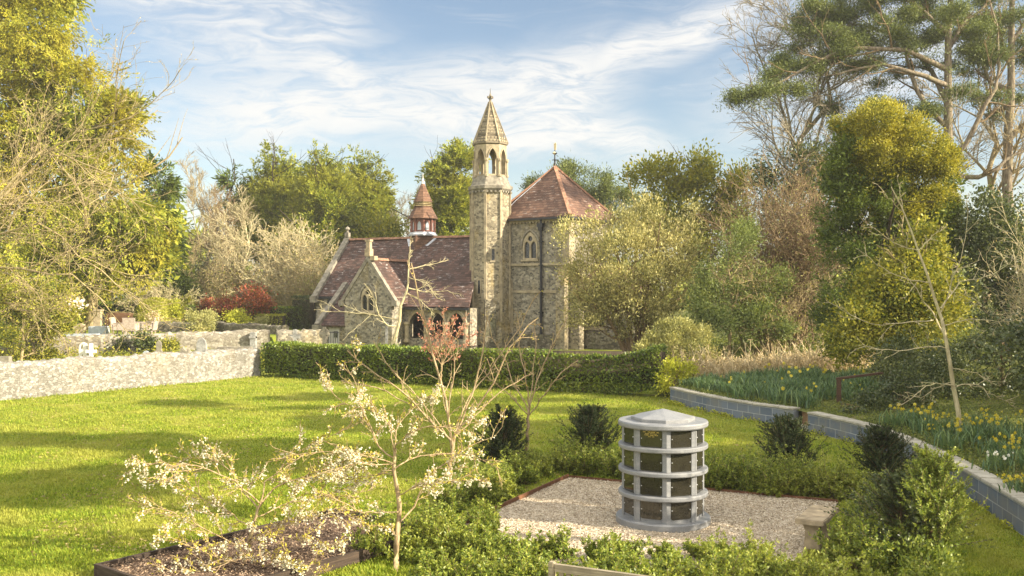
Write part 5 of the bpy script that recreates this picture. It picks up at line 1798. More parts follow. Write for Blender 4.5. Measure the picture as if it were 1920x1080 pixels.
def hedge(name, label, p, q, h, th, mat, seed, z0=None, leaf=.07, width=.045, dens=900, loose=.03, cat_='hedge', group=None):
    """clipped hedge from p to q"""
    r_ = np.random.default_rng(seed)
    p, q = np.array(p, float), np.array(q, float)
    L = np.linalg.norm(q - p)
    u = (q - p) / L
    nn = np.array([u[1], -u[0]])
    n = int(L * (2 * h + th) * dens)
    t = r_.random(n) * L
    s = r_.random(n) * (2 * h + th)
    zz = np.where(s < h, s, np.where(s < h + th, h, 2 * h + th - s))
    off = np.where(s < h, th / 2, np.where(s < h + th, th / 2 - (s - h), -th / 2))
    nz = np.where((s >= h) & (s < h + th), 1.0, 0.0)
    no = np.where(s < h, 1.0, np.where(s < h + th, 0.0, -1.0))
    wave = .05 * np.sin(t * 1.1 + seed) + .04 * np.sin(t * 2.7 + zz * 3 + seed) + .03 * np.sin(t * 6.3 - zz * 5)
    dep = -np.abs(r_.normal(0, .09, n)) + r_.normal(0, loose, n)
    off = off + no * (wave + dep)
    zt = zz + nz * (wave * .6 + dep * .5) + r_.normal(0, loose * .4, n)
    xy = p + u * t[:, None] + nn * off[:, None]
    zb = np.array([gz(a, b_) for a, b_ in (p + u * np.linspace(0, L, 12)[:, None])]) if z0 is None else np.full(12, z0)
    zg = np.interp(t, np.linspace(0, L, 12), zb)
    C = np.column_stack([xy, zg + zt])
    out = np.column_stack([nn[0] * no, nn[1] * no, nz])
    D = nrm(out * .7 + r_.normal(0, .6, (n, 3)) + [0, 0, .25])
    v, f = leaf_quads(C, D, perp(r_, D), leaf * r_.uniform(.6, 1.3, n), width * r_.uniform(.7, 1.2, n), .08)
    mid = np.array([*(p + q) / 2, zb.min()])
    o = thing(name, label, cat_, mid, group=group)
    put('foliage', v, [f], MAT[mat], o)
    ns = max(3, int(L / .35))
    ts = np.linspace(.1, L - .1, ns)
    st = np.empty((ns, 5, 3))
    for k in range(5):
        st[:, k, :2] = p + u * ts[:, None] + r_.normal(0, .05, (ns, 2)) * (k + 1) ** .5
        st[:, k, 2] = np.interp(ts, np.linspace(0, L, 12), zb) + h * .9 * k / 4 - .05
    P2, R2 = spawn(r_, st, np.full((ns, 5), .018), 8, .1, 1, .4, 1.1, .25, .5, 4, .2, .05, .6, .006)
    vv_, ff = tubes_many([(st, np.tile(np.linspace(.02, .01, 5), (ns, 1)), 5), (P2, R2, 3)])
    put('stems', vv_, ff, MAT['bark_brown'], o)
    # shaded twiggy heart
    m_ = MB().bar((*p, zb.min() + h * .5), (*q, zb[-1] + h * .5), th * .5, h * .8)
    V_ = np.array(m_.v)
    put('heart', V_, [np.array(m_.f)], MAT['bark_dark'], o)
    return o


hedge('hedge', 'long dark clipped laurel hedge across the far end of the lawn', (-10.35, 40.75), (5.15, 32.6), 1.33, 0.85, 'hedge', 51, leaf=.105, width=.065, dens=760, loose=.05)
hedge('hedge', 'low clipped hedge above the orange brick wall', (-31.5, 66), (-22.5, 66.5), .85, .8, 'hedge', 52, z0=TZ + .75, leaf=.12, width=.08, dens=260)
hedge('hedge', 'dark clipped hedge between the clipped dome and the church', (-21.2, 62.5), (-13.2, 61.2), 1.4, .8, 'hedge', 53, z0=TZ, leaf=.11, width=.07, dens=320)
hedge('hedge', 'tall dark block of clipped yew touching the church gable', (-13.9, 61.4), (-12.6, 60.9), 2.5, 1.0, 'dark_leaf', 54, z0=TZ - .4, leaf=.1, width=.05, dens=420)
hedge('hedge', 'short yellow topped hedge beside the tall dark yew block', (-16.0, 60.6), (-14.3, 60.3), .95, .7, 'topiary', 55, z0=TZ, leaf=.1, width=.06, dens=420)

# ------------------------------------------------------------------ right side trees
bl = [blob(1180, 500, 115, 100, 44), blob(1250, 460, 65, 70, 44), blob(1110, 520, 58, 70, 44), blob(1200, 425, 55, 40, 44), blob(1150, 440, 55, 50, 44), blob(1245, 540, 70, 60, 44), blob(1100, 575, 40, 40, 43), blob(1180, 590, 70, 40, 44)]
v1, f1 = crown(121, bl, 4600, 8, .13, .05, clump=.17, rmin=.35, out=.5, rnd=.5, zup=.9, rough=.45, front=.4, bough=.24)
v2, f2 = crown(122, bl, 900, 10, .16, .06, clump=.3, rmin=.2, zup=.4, rough=.15)
r_ = np.random.default_rng(122)
base = gbase(1195, 44.3)
t = thing('willow_tree', 'broad pale yellow catkin covered willow right of the church', 'tree', base)
tg = [W(a, b_, 44 + r_.normal(0, 1)) for a, b_ in ((1090, 540), (1110, 470), (1150, 430), (1190, 400), (1235, 420), (1280, 460), (1290, 530), (1230, 500), (1160, 520), (1070, 500), (1210, 460), (1130, 590))]
P0 = np.array([resample([base + [r_.normal(0, .15), r_.normal(0, .15), -.1], (base + g) / 2 + [0, 0, .3], g], 9, .06, r_) for g in tg])
R0 = np.tile(np.linspace(.12, .025, 9), (len(P0), 1))
P1, R1 = spawn(r_, P0, R0, 12, .25, 1, .3, .9, .25, .5, 6, .14, .08, .5, .014)
P2, R2 = spawn(r_, P1, R1, 8, .2, 1, .3, .9, .3, .6, 5, .14, .08, .6, .009)
put('trunk', *tubes_many([(P0, R0, 7), (P1, R1, 4)]), MAT['bark_brown'], t, smooth=True)
put('twigs', *tubes_many([(P2, R2, 3)]), MAT['bark_tan'], t)
vv2, ff2 = cat((v1, f1), (v2, f2))
put('catkins', vv2, ff2, MAT['willow'], t)

bl = [blob(1240, 350, 52, 48, 63), blob(1330, 335, 48, 48, 63), blob(1385, 350, 36, 45, 63), blob(1290, 385, 90, 40, 63), blob(1205, 330, 30, 20, 63), blob(1300, 300, 22, 24, 63), blob(1340, 440, 90, 60, 63), blob(1250, 420, 60, 40, 63)]
v1, f1 = crown(123, bl, 1700, 12, .28, .14, clump=.38, rmin=.25, zup=.3, rough=.35)
leafy('broadleaf_tree', 'airy yellow green tree right of the pyramid roof', 'tree', gbase(1300, 63), [('crown', v1, f1, 'oak')], 123, 'bark_dark', W(1300, 300, 63), .25, (18, 8))
bl = [blob(1365, 480, 55, 75, 41), blob(1335, 560, 55, 55, 41), blob(1400, 540, 60, 80, 42), blob(1320, 610, 50, 40, 40), blob(1420, 600, 60, 40, 41), blob(1380, 430, 30, 40, 42)]
v1, f1 = crown(124, bl, 1500, 13, .15, .05, clump=.2, rmin=.3, zup=.5, rough=.3)
leafy('shrub', 'tall mid green shrub between the willow and the brown thicket', 'shrub', gbase(1370, 41.5), [('foliage', v1, f1, 'shrub_green')], 124, 'bark_tan', W(1370, 440, 41.5), .09, (16, 8))
twig_bush('bare_shrub', 'brown twiggy thicket left of the golden yew', gbase(1485, 45), 2.6, 7.8, 306, 'bark_brown', 60, ('shrub_pale', 1, .11, .05), dens=(8, 6, 2), twig=.014, ang=.8)
twig_bush('bare_shrub', 'low olive twiggy shrub under the brown thicket', gbase(1440, 42.5), 2.2, 3.8, 307, 'bark_tan', 44, ('ivy', 1, .1, .045), dens=(7, 5, 2), twig=.012)
bl = [blob(1490, 315, 62, 42, 52), blob(1450, 360, 40, 60, 52), blob(1530, 350, 40, 60, 52), blob(1500, 420, 70, 80, 52)]
v1, f1 = crown(125, bl, 900, 14, .2, .08, clump=.3, rmin=.4, rough=.25)
leafy('evergreen_tree', 'dark domed evergreen behind the brown thicket', 'tree', gbase(1490, 52), [('crown', v1, f1, 'dark_leaf')], 125, 'bark_dark', W(1490, 320, 52), .2, (12, 5))

# golden yew
DY = 36
gold = [blob(1640, 240, 62, 42, DY, 1.5), blob(1690, 285, 75, 60, DY, 1.7), blob(1610, 265, 42, 50, DY, 1.2), blob(1750, 330, 44, 52, DY, 1.4), blob(1700, 360, 70, 60, DY, 1.5), blob(1735, 400, 44, 48, DY, 1.3), blob(1650, 320, 50, 50, DY, 1.6)]
dark = [blob(1585, 330, 38, 80, DY, 1.4), blob(1600, 420, 60, 100, DY, 1.6), blob(1670, 420, 70, 80, DY, 1.5), blob(1575, 520, 52, 100, DY, 1.6), blob(1645, 520, 66, 100, DY, 1.6), blob(1585, 600, 50, 60, DY, 1.4), blob(1640, 610, 50, 60, DY, 1.4), blob(1640, 350, 60, 60, DY, 1.4), blob(1715, 440, 58, 80, DY, 1.5), blob(1690, 540, 60, 80, DY, 1.5), blob(1752, 440, 42, 80, DY, 1.3), blob(1765, 520, 36, 70, DY, 1.2)]
v1, f1 = crown(126, gold, 4200, 24, .10, .042, rmin=.66, clump=.12, out=1.0, rnd=.7, rough=.3, zup=.45, front=.5, bough=.24)
v2, f2 = crown(127, dark, 4200, 24, .10, .042, rmin=.6, clump=.14, out=.9, rnd=.6, rough=.28, zup=.3, front=.5, bough=.22)
v3, f3 = crown(128, [[*b_[:3], *(np.array(b_[3:]) * .7)] for b_ in gold + dark], 1500, 12, .2, .1, rmin=.2, clump=.25, rough=.05)
v4, f4 = crown(129, [blob(1690, 420, 66, 60, DY, 1.6), blob(1640, 400, 50, 70, DY, 1.6), blob(1720, 470, 50, 50, DY, 1.4), blob(1600, 330, 40, 70, DY, 1.4)], 700, 22, .10, .042, rmin=.6, clump=.12, rough=.35, zup=.4, front=.5, bough=.3)
v1, f1 = cat((v1, f1), (v4, f4))
leafy('golden_yew', 'tall golden topped yew with a dark green flank on the bank', 'tree', gbase(1620, DY), [('crown', v1, f1, 'golden'), ('lower_foliage', *cat((v2, f2), (v3, f3)), 'dark_cypress')], 126, 'bark_dark', W(1650, 260, DY), .3, (18, 4))

# bare tree behind the pines
r_ = np.random.default_rng(61)
bare_tree('bare_tree', 'big grey leafless tree rising behind the golden yew', 'tree', gbase(1520, 56), 19.0, 208, .34, (0.3, 0), (18, 9, 8, 4), 'bark_grey', .018, (.4, 1.0), (.35, .55), .22, .05, .14)
bare_tree('bare_tree', 'leafless tree among the pine trunks at the right edge', 'tree', gbase(1850, 58), 17.0, 209, .28, (0.3, 0), (15, 8, 7, 3), 'bark_tan', .018, (.4, 1.0), (.35, .55), .25, .05, .14)

# Scots pines, with limbs where the photograph shows them
def pine(label, base, trunk_pts, limbs, pads, seed, d, r0=.38, extra=0):
    r_ = np.random.default_rng(seed)
    t = thing('pine_tree', label, 'tree', base, group='tall pines on the right')
    P0 = resample([base - [0, 0, .2]] + [W(a, b_, d) for a, b_ in trunk_pts], 14, .03, r_)[None]
    R0 = np.linspace(r0, r0 * .35, 14)[None]
    P1 = np.array([resample([W(a, b_, d + q) for a, b_, q in l], 10, .05, r_) for l in limbs])
    R1 = np.array([np.linspace(r0 * .42, r0 * .09, 10)] * len(P1))
    P2, R2 = spawn(r_, P1, R1, 9, .2, 1, .4, 1.1, .22, .45, 6, .2, .06, .5, .025)
    P3, R3 = spawn(r_, P2, R2, 5, .2, 1, .3, 1.0, .3, .6, 5, .2, .05, .6, .016)
    put('trunk', *tubes_many([(P0, R0, 10), (P1, R1, 7)]), MAT['bark_pine'], t, smooth=True)
    put('branches', *tubes_many([(P2, R2, 5), (P3, R3, 4)]), MAT['bark_brown'], t)
    bl = [blob(a, b_, rx, ry, d + q, rx * d / F) for a, b_, rx, ry, q in pads]
    vv_, ff = crown(seed + 1, bl, 72 * len(bl), 24, .18, .040, rmin=.05, clump=.3, out=.6, rnd=.8, zup=.45, rough=.35, squash=.6, bough=.25)
    put('crown', vv_, ff if isinstance(ff, list) else [ff], MAT['pine'], t)
    return t


b0 = gbase(1778, 53)
pads = [(1372, 190, 24, 12, -2), (1400, 180, 26, 12, -2), (1440, 165, 30, 14, -2), (1480, 160, 30, 12, -1), (1410, 205, 18, 12, -2), (1500, 130, 34, 14, -1), (1540, 110, 30, 14, 0), (1470, 115, 30, 12, 0),
        (1530, 60, 40, 20, 1), (1580, 30, 40, 22, 1), (1620, 10, 50, 22, 0), (1650, 60, 40, 18, -1), (1590, 85, 36, 14, -1), (1690, 40, 40, 20, 0), (1740, 10, 40, 22, 1), (1560, 140, 26, 10, 0), (1620, 120, 28, 11, 1),
        (1520, 20, 36, 16, 0), (1700, 85, 34, 12, -1), (1640, -20, 60, 24, 0), (1760, -20, 60, 24, 0), (1565, -15, 50, 20, 1), (1720, 120, 30, 12, 1), (1660, 160, 30, 10, 1), (1500, 60, 36, 16, 0), (1610, 60, 40, 16, 1), (1740, 70, 34, 14, 1), (1800, 30, 40, 18, 1), (1820, 90, 34, 13, 0), (1690, -10, 50, 20, 0), (1450, 140, 30, 12, -1), (1430, 195, 22, 10, -2), (1560, 80, 34, 14, -1), (1760, 150, 26, 10, 1)]
limbs = [[(1775, 130, 0), (1700, 95, -1), (1620, 85, -1.5), (1540, 110, -1.5), (1460, 155, -2), (1380, 188, -2)],
         [(1778, 240, 0), (1730, 190, 0), (1700, 120, .5), (1690, 60, .5), (1640, 10, .5)],
         [(1776, 190, 0), (1740, 120, 1), (1690, 70, 1), (1610, 45, 1), (1540, 55, 1)],
         [(1784, 300, 0), (1830, 240, -.5), (1870, 150, -.5), (1875, 60, 0), (1850, -20, 0)],
         [(1778, 90, 0), (1810, 40, .5), (1850, 10, .5)],
         [(1790, 330, 0), (1850, 330, -1), (1900, 290, -1), (1960, 270, -1)],
         [(1776, 160, 0), (1720, 140, -1), (1650, 120, -1), (1590, 135, -1), (1540, 140, -1)],
         [(1775, 60, 0), (1730, 20, 0), (1680, -10, 0)]]
rp = np.random.default_rng(78)
pads += [(rp.uniform(1470, 1900), rp.uniform(-10, 215) * 1.0, rp.uniform(18, 34), rp.uniform(7, 12), rp.uniform(-2, 2)) for _ in range(46)]
pads = [q for q in pads if not (q[0] < 1560 and q[1] > 150)] + [q for q in pads if q[0] < 1560 and q[1] > 150][:8]
pine('tall pine with the long bough reaching left over the golden yew', b0, [(1786, 560), (1784, 420), (1780, 330), (1776, 200), (1778, 90), (1782, -40)], limbs, pads, 71, 53)
b1 = gbase(1893, 55)
pads = [(1840, 40, 44, 18, 0), (1890, 20, 44, 20, 0), (1925, 60, 40, 18, 0), (1860, 100, 36, 13, 1), (1910, 120, 36, 13, 1), (1835, 195, 28, 11, 1), (1850, 0, 40, 18, 0), (1880, 215, 26, 10, 1), (1920, -20, 50, 24, 0), (1960, 90, 50, 20, 0), (1820, 130, 26, 10, 1), (1900, 70, 40, 16, 1), (1870, 40, 40, 16, 1), (1920, 160, 30, 12, 0), (1850, 140, 30, 11, 1), (1905, 190, 26, 10, 1)]
limbs = [[(1893, 170, 0), (1860, 160, .5), (1835, 110, .5), (1830, 40, .5)], [(1895, 260, 0), (1930, 230, 0), (1960, 170, 0)], [(1893, 120, 0), (1870, 60, 1), (1850, 10, 1)], [(1893, 200, 0), (1850, 215, 1), (1830, 200, 1)], [(1895, 80, 0), (1925, 40, 0), (1950, 10, 0)]]
pine('second pine trunk close to the right edge', b1, [(1890, 560), (1888, 400), (1892, 260), (1896, 120), (1898, -40)], limbs, pads, 73, 55, .38)

# ivy and thicket on the right
bl = [blob(1690, 520, 66, 66, 31, 1.2), blob(1725, 480, 36, 50, 31, .9), blob(1650, 580, 60, 70, 30.5, 1.2), blob(1720, 580, 70, 80, 30, 1.2), blob(1600, 620, 50, 50, 30, 1.0), blob(1750, 560, 34, 60, 31, .9)]
v1, f1 = crown(131, bl, 2600, 12, .11, .07, rmin=.3, clump=.2, rough=.6, zup=.1, front=.4, bough=.42)
v2, f2 = crown(132, [[*b_[:3], *(np.array(b_[3:]) * .7)] for b_ in bl], 900, 10, .16, .1, rmin=.1, clump=.25)
leafy('ivy_shrub', 'large yellow green ivy clad shrub below the golden yew', 'shrub', gbase(1700, 31), [('foliage', *cat((v1, f1), (v2, f2)), 'ivy')], 131, 'bark_tan', W(1700, 430, 31), .09, (16, 7))
bl = [blob(1840, 470, 60, 80, 35, 1.6), blob(1900, 520, 60, 90, 35, 1.6), blob(1830, 420, 50, 50, 35, 1.4), blob(1940, 430, 50, 90, 36, 1.5), blob(1870, 590, 40, 30, 36, 1.2), blob(1800, 560, 30, 40, 34, 1.0)]
v1, f1 = crown(133, bl, 1900, 14, .13, .07, rmin=.35, clump=.22, rough=.3, front=.3)
leafy('holly_tree', 'dark evergreen tree with a thick dark trunk at the right edge', 'tree', gbase(1888, 36), [('crown', v1, f1, 'dark_leaf')], 133, 'bark_dark', W(1885, 420, 36), .34, (12, 6))
twig_bush('bare_shrub', 'pinkish bare twigs reaching in from the right edge', gbase(1975, 27, 1.2), 1.9, 5.0, 308, 'bark_pale', 26, ('bud', 1, .05, .03), dens=(6, 5, 2), twig=.008, r0=.035, ang=1.1)
bl = [blob(1640, 760, 40, 34, 24.4, .6), blob(1690, 740, 50, 40, 24.6, .7), blob(1740, 720, 60, 45, 25.5, .8), blob(1610, 785, 30, 26, 24.0, .45), blob(1780, 690, 60, 50, 26, .9), blob(1690, 680, 60, 40, 26.5, .9)]
v1, f1 = crown(134, bl, 1500, 12, .075, .045, rmin=.3, clump=.1, rough=.3, zup=.2)
leafy('shrub', 'dark glossy shrub hanging over the block wall', 'shrub', gbase(1700, 24.8), [('foliage', v1, f1, 'dark_leaf')], 134, 'bark_brown', W(1690, 720, 24.8), .05, (12, 7), twig=.006)
bl = [blob(1830, 690, 60, 60, 25.5, 1.0), blob(1900, 700, 60, 70, 26, 1.0), blob(1880, 640, 60, 50, 27, 1.0), blob(1960, 700, 50, 80, 26, 1.0)]
v1, f1 = crown(135, bl, 1100, 12, .085, .05, rmin=.3, clump=.13, rough=.35, zup=.1)
leafy('shrub', 'dark tangled shrub behind the thin leaning sapling', 'shrub', gbase(1880, 26), [('foliage', v1, f1, 'dark_leaf')], 135, 'bark_brown', W(1880, 640, 26), .05, (14, 7), twig=.008)
bl = [blob(1270, 650, 62, 42, 36.2, 1.2), blob(1230, 660, 36, 34, 36, 1.0), blob(1310, 665, 36, 30, 36, 1.0), blob(1285, 625, 40, 26, 36.4, .8)]
v1, f1 = crown(136, bl, 1300, 12, .1, .045, rmin=.4, clump=.11, rough=.25, zup=.6)
leafy('shrub', 'rounded pale olive shrub behind the right end of the long hedge', 'shrub', gbase(1270, 36.2), [('foliage', v1, f1, 'shrub_pale')], 136, 'bark_tan', W(1270, 630, 36.2), .06, (12, 7), twig=.008)
bl = [blob(1262, 710, 28, 34, 31.6, .55), blob(1285, 700, 24, 24, 31.8, .5)]
v1, f1 = crown(137, bl, 300, 12, .09, .05, rmin=.3, clump=.1, rough=.3, zup=.2)
leafy('shrub', 'small yellow green shrub closing the right end of the long hedge', 'shrub', gbase(1265, 31.7), [('foliage', v1, f1, 'lime_leaf')], 137, 'bark_tan', W(1268, 690, 31.7), .04, (8, 6), twig=.006)

# far wood closing the horizon
r_ = np.random.default_rng(81)
bls = []
for k in range(70):
    a = r_.uniform(-0.75, 0.75)
    d = r_.uniform(105, 150)
    h = r_.uniform(5, 9) if -0.3 < a < 0.32 else r_.uniform(8, 13)
    bls.append([math.tan(a) * d, d, h * .5, r_.uniform(4, 7), 4, h * .55])
v1, f1 = crown(141, bls, 6500, 12, .9, .4, rmin=.5, clump=.8, rough=.3)
o = put('far_wood', v1, [f1], MAT['far_conifer'])
tag(o, 'far mass of woodland closing the horizon behind the church and trees', 'woodland', kind='stuff')
# evergreen understorey behind the right bank
bls = []
for k in range(34):
    x = r_.uniform(10, 48)
    bls.append([x, r_.uniform(60, 72), r_.uniform(1.5, 4.5), r_.uniform(2, 4), 2.5, r_.uniform(1.8, 3.6)])
for k in range(16):
    bls.append([r_.uniform(-30, -13), r_.uniform(80, 92), r_.uniform(1.5, 3.5), r_.uniform(2, 4), 2.5, r_.uniform(1.8, 3.0)])
for k in range(12):
    bls.append([r_.uniform(-50, -28), r_.uniform(66, 80), r_.uniform(1.5, 4.5), r_.uniform(2, 4), 2.5, r_.uniform(1.8, 4.0)])
v1, f1 = crown(142, bls, 4200, 12, .35, .18, rmin=.4, clump=.45, rough=.3)
o = put('undergrowth', v1, [f1], MAT['shrub_green'])
tag(o, 'dim evergreen undergrowth between the trunks of the background trees', 'undergrowth', kind='stuff')

# ------------------------------------------------------------------ trees standing off to the right, whose shade falls on the lawn
pines = [(15.5, 14.0), (20, 19.0), (17.5, 8.0), (25, 26.5), (22, 11.0), (16.5, 3.0), (27, 18.5)]
pads = [[] for _ in pines]
r_ = np.random.default_rng(77)
ray = np.array(sun_dir) / math.hypot(sun_dir.x, sun_dir.y)
for x0, x1, py, wd in ((505, 700, 744, .5), (540, 1000, 765, .6), (780, 1080, 751, .4), (980, 1250, 774, .8), (260, 440, 757, .5), (560, 900, 785, .6), (150, 380, 829, .8), (300, 580, 848, 1.0), (400, 660, 838, .6),
                   (0, 170, 824, .6), (0, 330, 900, .6), (120, 340, 910, .5), (420, 660, 872, .5), (0, 140, 934, .4), (560, 820, 806, .8), (700, 980, 826, .9), (580, 800, 860, .7), (880, 1170, 812, 1.0), (900, 1160, 840, .9), (1020, 1160, 866, .7),
                   (1330, 1470, 795, .8), (1320, 1630, 846, .5), (1350, 1520, 818, .8), (1440, 1640, 872, .8), (1300, 1480, 770, .7), (1500, 1640, 830, .8), (1340, 1560, 905, .8), (1330, 1540, 965, .8), (1360, 1540, 935, .6), 
                   (960, 1150, 918, .35), (740, 920, 880, .6), (1090, 1330, 792, .7), (1600, 1760, 880, .9), (1700, 1900, 960, 1.0), (1740, 1960, 1010, 1.0)):
    wd *= 1.6
    a_, b_ = G(x0, py), G(x1, py)
    g = (a_ + b_) / 2
    tdist = max(18.0, (g[1] * .56 + 5 - g[0]) / (ray[0] - .56 * ray[1])) + r_.uniform(1.5, 6)
    c_ = g + ray * tdist
    k = int(np.argmin([math.hypot(c_[0] - px_, c_[1] - py_) for px_, py_ in pines]))
    hl_ = (b_[0] - a_[0]) * .5
    lit = False                                          # leave the monument and the cherries in the sun
    for q in ((2.4, 14.9, .6), (2.4, 14.9, 1.5), (1.9, 14.9, 1.2), (3.0, 14.9, 1.2), (-3.4, 12.3, .8), (-3.9, 12.2, 1.2), (-2.6, 12.4, 1.3), (-1.5, 12.5, 1.4), (-1.3, 12.5, .8), (-4.6, 12.0, .9)):
        tq = (c_[0] - q[0]) / ray[0]
        pq = np.array(q) + ray * tq
        lit |= abs(pq[1] - c_[1]) < wd * .5 + .2 and abs(pq[2] - c_[2]) < .4 + .2 * hl_ * abs(ray[2])
    if lit:
        continue
    for s in range(4):
        pads[k].append([c_[0] + r_.uniform(-.5, .5) * hl_, c_[1] + r_.normal(0, wd * .35), c_[2] + r_.normal(0, .06), hl_ * r_.uniform(.4, .75), wd * r_.uniform(.35, .7), r_.uniform(.1, .24)])
for i, (x, y) in enumerate(pines):                        # boughs placed up the sun's rays to shade chosen strips of lawn
    b0 = np.array([x, y, gz(x, y)])
    bl = pads[i]
    if not bl:
        continue
    h = max(q[2] for q in bl) - b0[2] + .8
    v1, f1 = crown(410 + i, bl, 210 * len(bl), 14, .24, .15, rmin=.05, clump=.13, rough=.3, squash=.5, bough=0)
    r_ = np.random.default_rng(420 + i)
    t = thing('shade_pine', 'loose flat boughed pine on the bank just outside the right of the view', 'tree', b0, group='pines outside the right edge')
    P0, R0 = trunk_path(r_, b0 - [0, 0, .2], b0 + [0, 0, h], 9, .15, .22, .06)
    tr = np.array([np.interp(np.clip(q[2] - 1.0, b0[2] + 1, None), P0[0, :, 2], P0[0, :, m]) for q in bl for m in (0, 1)]).reshape(-1, 2)
    P1 = np.array([resample([(tr[m][0], tr[m][1], max(q[2] - 1.0, b0[2] + 1)), (q[0] * .5 + tr[m][0] * .5, q[1] * .5 + tr[m][1] * .5, q[2] - .3), q[:3]], 8, .05, r_) for m, q in enumerate(bl)])
    put('trunk', *tubes_many([(P0, R0, 8), (P1, np.tile(np.linspace(.07, .03, 8), (len(bl), 1)), 5)]), MAT['bark_pine'], t, smooth=True)
    put('crown', v1, [f1], MAT['pine'], t)
for i, (x, y, w, h) in enumerate(((11.6, 15.5, 1.5, 4.2), (11.2, 12.0, 1.5, 3.6), (13.0, 19.0, 1.6, 4.4), (11.0, 8.6, 1.4, 3.4), (14.5, 22.5, 1.6, 4.6), (10.0, 5.0, 1.4, 3.2))):
    r_ = np.random.default_rng(430 + i)
    b0 = np.array([x, y, gz(x, y)])
    bl = [[x + r_.normal(0, .5), y + r_.normal(0, .5), b0[2] + h * q, w * (1.1 - q * .5), w * (1.1 - q * .5), h * .25] for q in (.2, .45, .75)]
    v1, f1 = crown(440 + i, bl, 800, 14, .12, .07, rmin=.2, clump=.2, rough=.3)
    leafy('shade_shrub', 'dense evergreen shrub on the bank just outside the right of the view', 'shrub', b0, [('foliage', v1, f1, 'dark_leaf')], 450 + i, 'bark_brown', b0 + [0, 0, h * .8], .05, (9, 6), group='evergreen shrubs outside the right edge')

# ------------------------------------------------------------------ young trees on the lawn
def px_path(pts, d, K, r_, jit=0.012):
    return resample([W(a, b_, d + q) for a, b_, q in pts], K, jit, r_)


def young_tree(name, label, base, stems, d, seed, r0, twig_n=(7, 4), twig_l=(.18, .4), leaves=None, blossom=None, buds=None, bark='bark_cherry', group=None, rlim=.014, tw=.004, t0=.15, cat_='tree', wig=.12, ang=(.4, 1.0)):
    r_ = np.random.default_rng(seed)
    base = np.array(base, float)
    t = thing(name, label, cat_, base, group=group)
    P0 = px_path(stems[0][0], d, 12, r_)
    P0[0] = base - [0, 0, .06]
    s0 = np.linspace(r0, stems[0][1], 12)
    lv = [(P0[None], s0[None], 9)]
    PL, RL = [P0], [s0]
    for pts, ra, rb in stems[1:]:
        PL.append(px_path(pts, d, 12, r_))
        RL.append(np.linspace(ra, rb, 12))
    A_, B_ = np.array(PL), np.array(RL)
    put('trunk', *tubes_many([(A_, B_, 8)]), MAT[bark], t, smooth=True)
    s_ = A_[1:] if len(A_) > 1 else A_
    sr = B_[1:] if len(A_) > 1 else B_
    P1, R1 = spawn(r_, s_, sr, twig_n[0], t0, 1, ang[0], ang[1], twig_l[0], twig_l[1], 6, wig, .03, .5, tw * 1.4, .4)
    lv = [(P1, R1, 5)]
    last = P1
    if twig_n[1]:
        P2, R2 = spawn(r_, P1, R1, twig_n[1], .15, 1, .4, 1.0, .3, .6, 5, wig, .02, .6, tw, .3)
        lv.append((P2, R2, 4))
        last = P2
    put('branches', *tubes_many(lv), MAT[bark], t, smooth=True)
    for nm, spec in (('foliage', leaves), ('buds', buds)):
        if spec:
            mat, cnt, L_, w_ = spec
            parts = []
            for src, c2 in ((s_, cnt * 6), (P1, cnt * 2), (last, cnt)):
                C, D = along(r_, src, c2, .12, 1)
                D = nrm(D * .5 + r_.normal(0, .7, D.shape) + [0, 0, .3])
                parts.append(leaf_quads(C, D, perp(r_, D), L_ * r_.uniform(.5, 1.3, len(C)), w_ * r_.uniform(.7, 1.2, len(C)), .1))
            put(nm, *cat(*parts), MAT[mat], t)
    if blossom:
        cnt, size = blossom
        C0, _ = along(r_, last, cnt, .1, 1)
        C1, _ = along(r_, P1, cnt * 2, .1, 1)
        C0 = np.concatenate([C0, C1])
        C0 = C0[r_.random(len(C0)) < (.12 + .88 * (np.sin(C0[:, 0] * 5.1) * np.sin(C0[:, 2] * 6.3 + C0[:, 1] * 3) > .05))]
        n = len(C0)
        nf = 5
        Fc = C0[:, None] + r_.normal(0, .02, (n, nf, 3)) + np.array([0, 0, -.03])
        Fc = Fc.reshape(-1, 3)
        ax = nrm(r_.normal(0, .6, Fc.shape) + [0, 0, -.8])
        parts = []
        u = perp(r_, ax)
        w2 = np.cross(ax, u)
        for k in range(5):
            a = 2 * math.pi * k / 5
            d_ = nrm((u * math.cos(a) + w2 * math.sin(a)) * .75 + ax * .65)
            s2 = nrm(np.cross(d_, ax))
            parts.append(leaf_quads(Fc, d_, s2, size, size * .8, .12))
        put('blossom', *cat(*parts), MAT['blossom'], t)
    return t


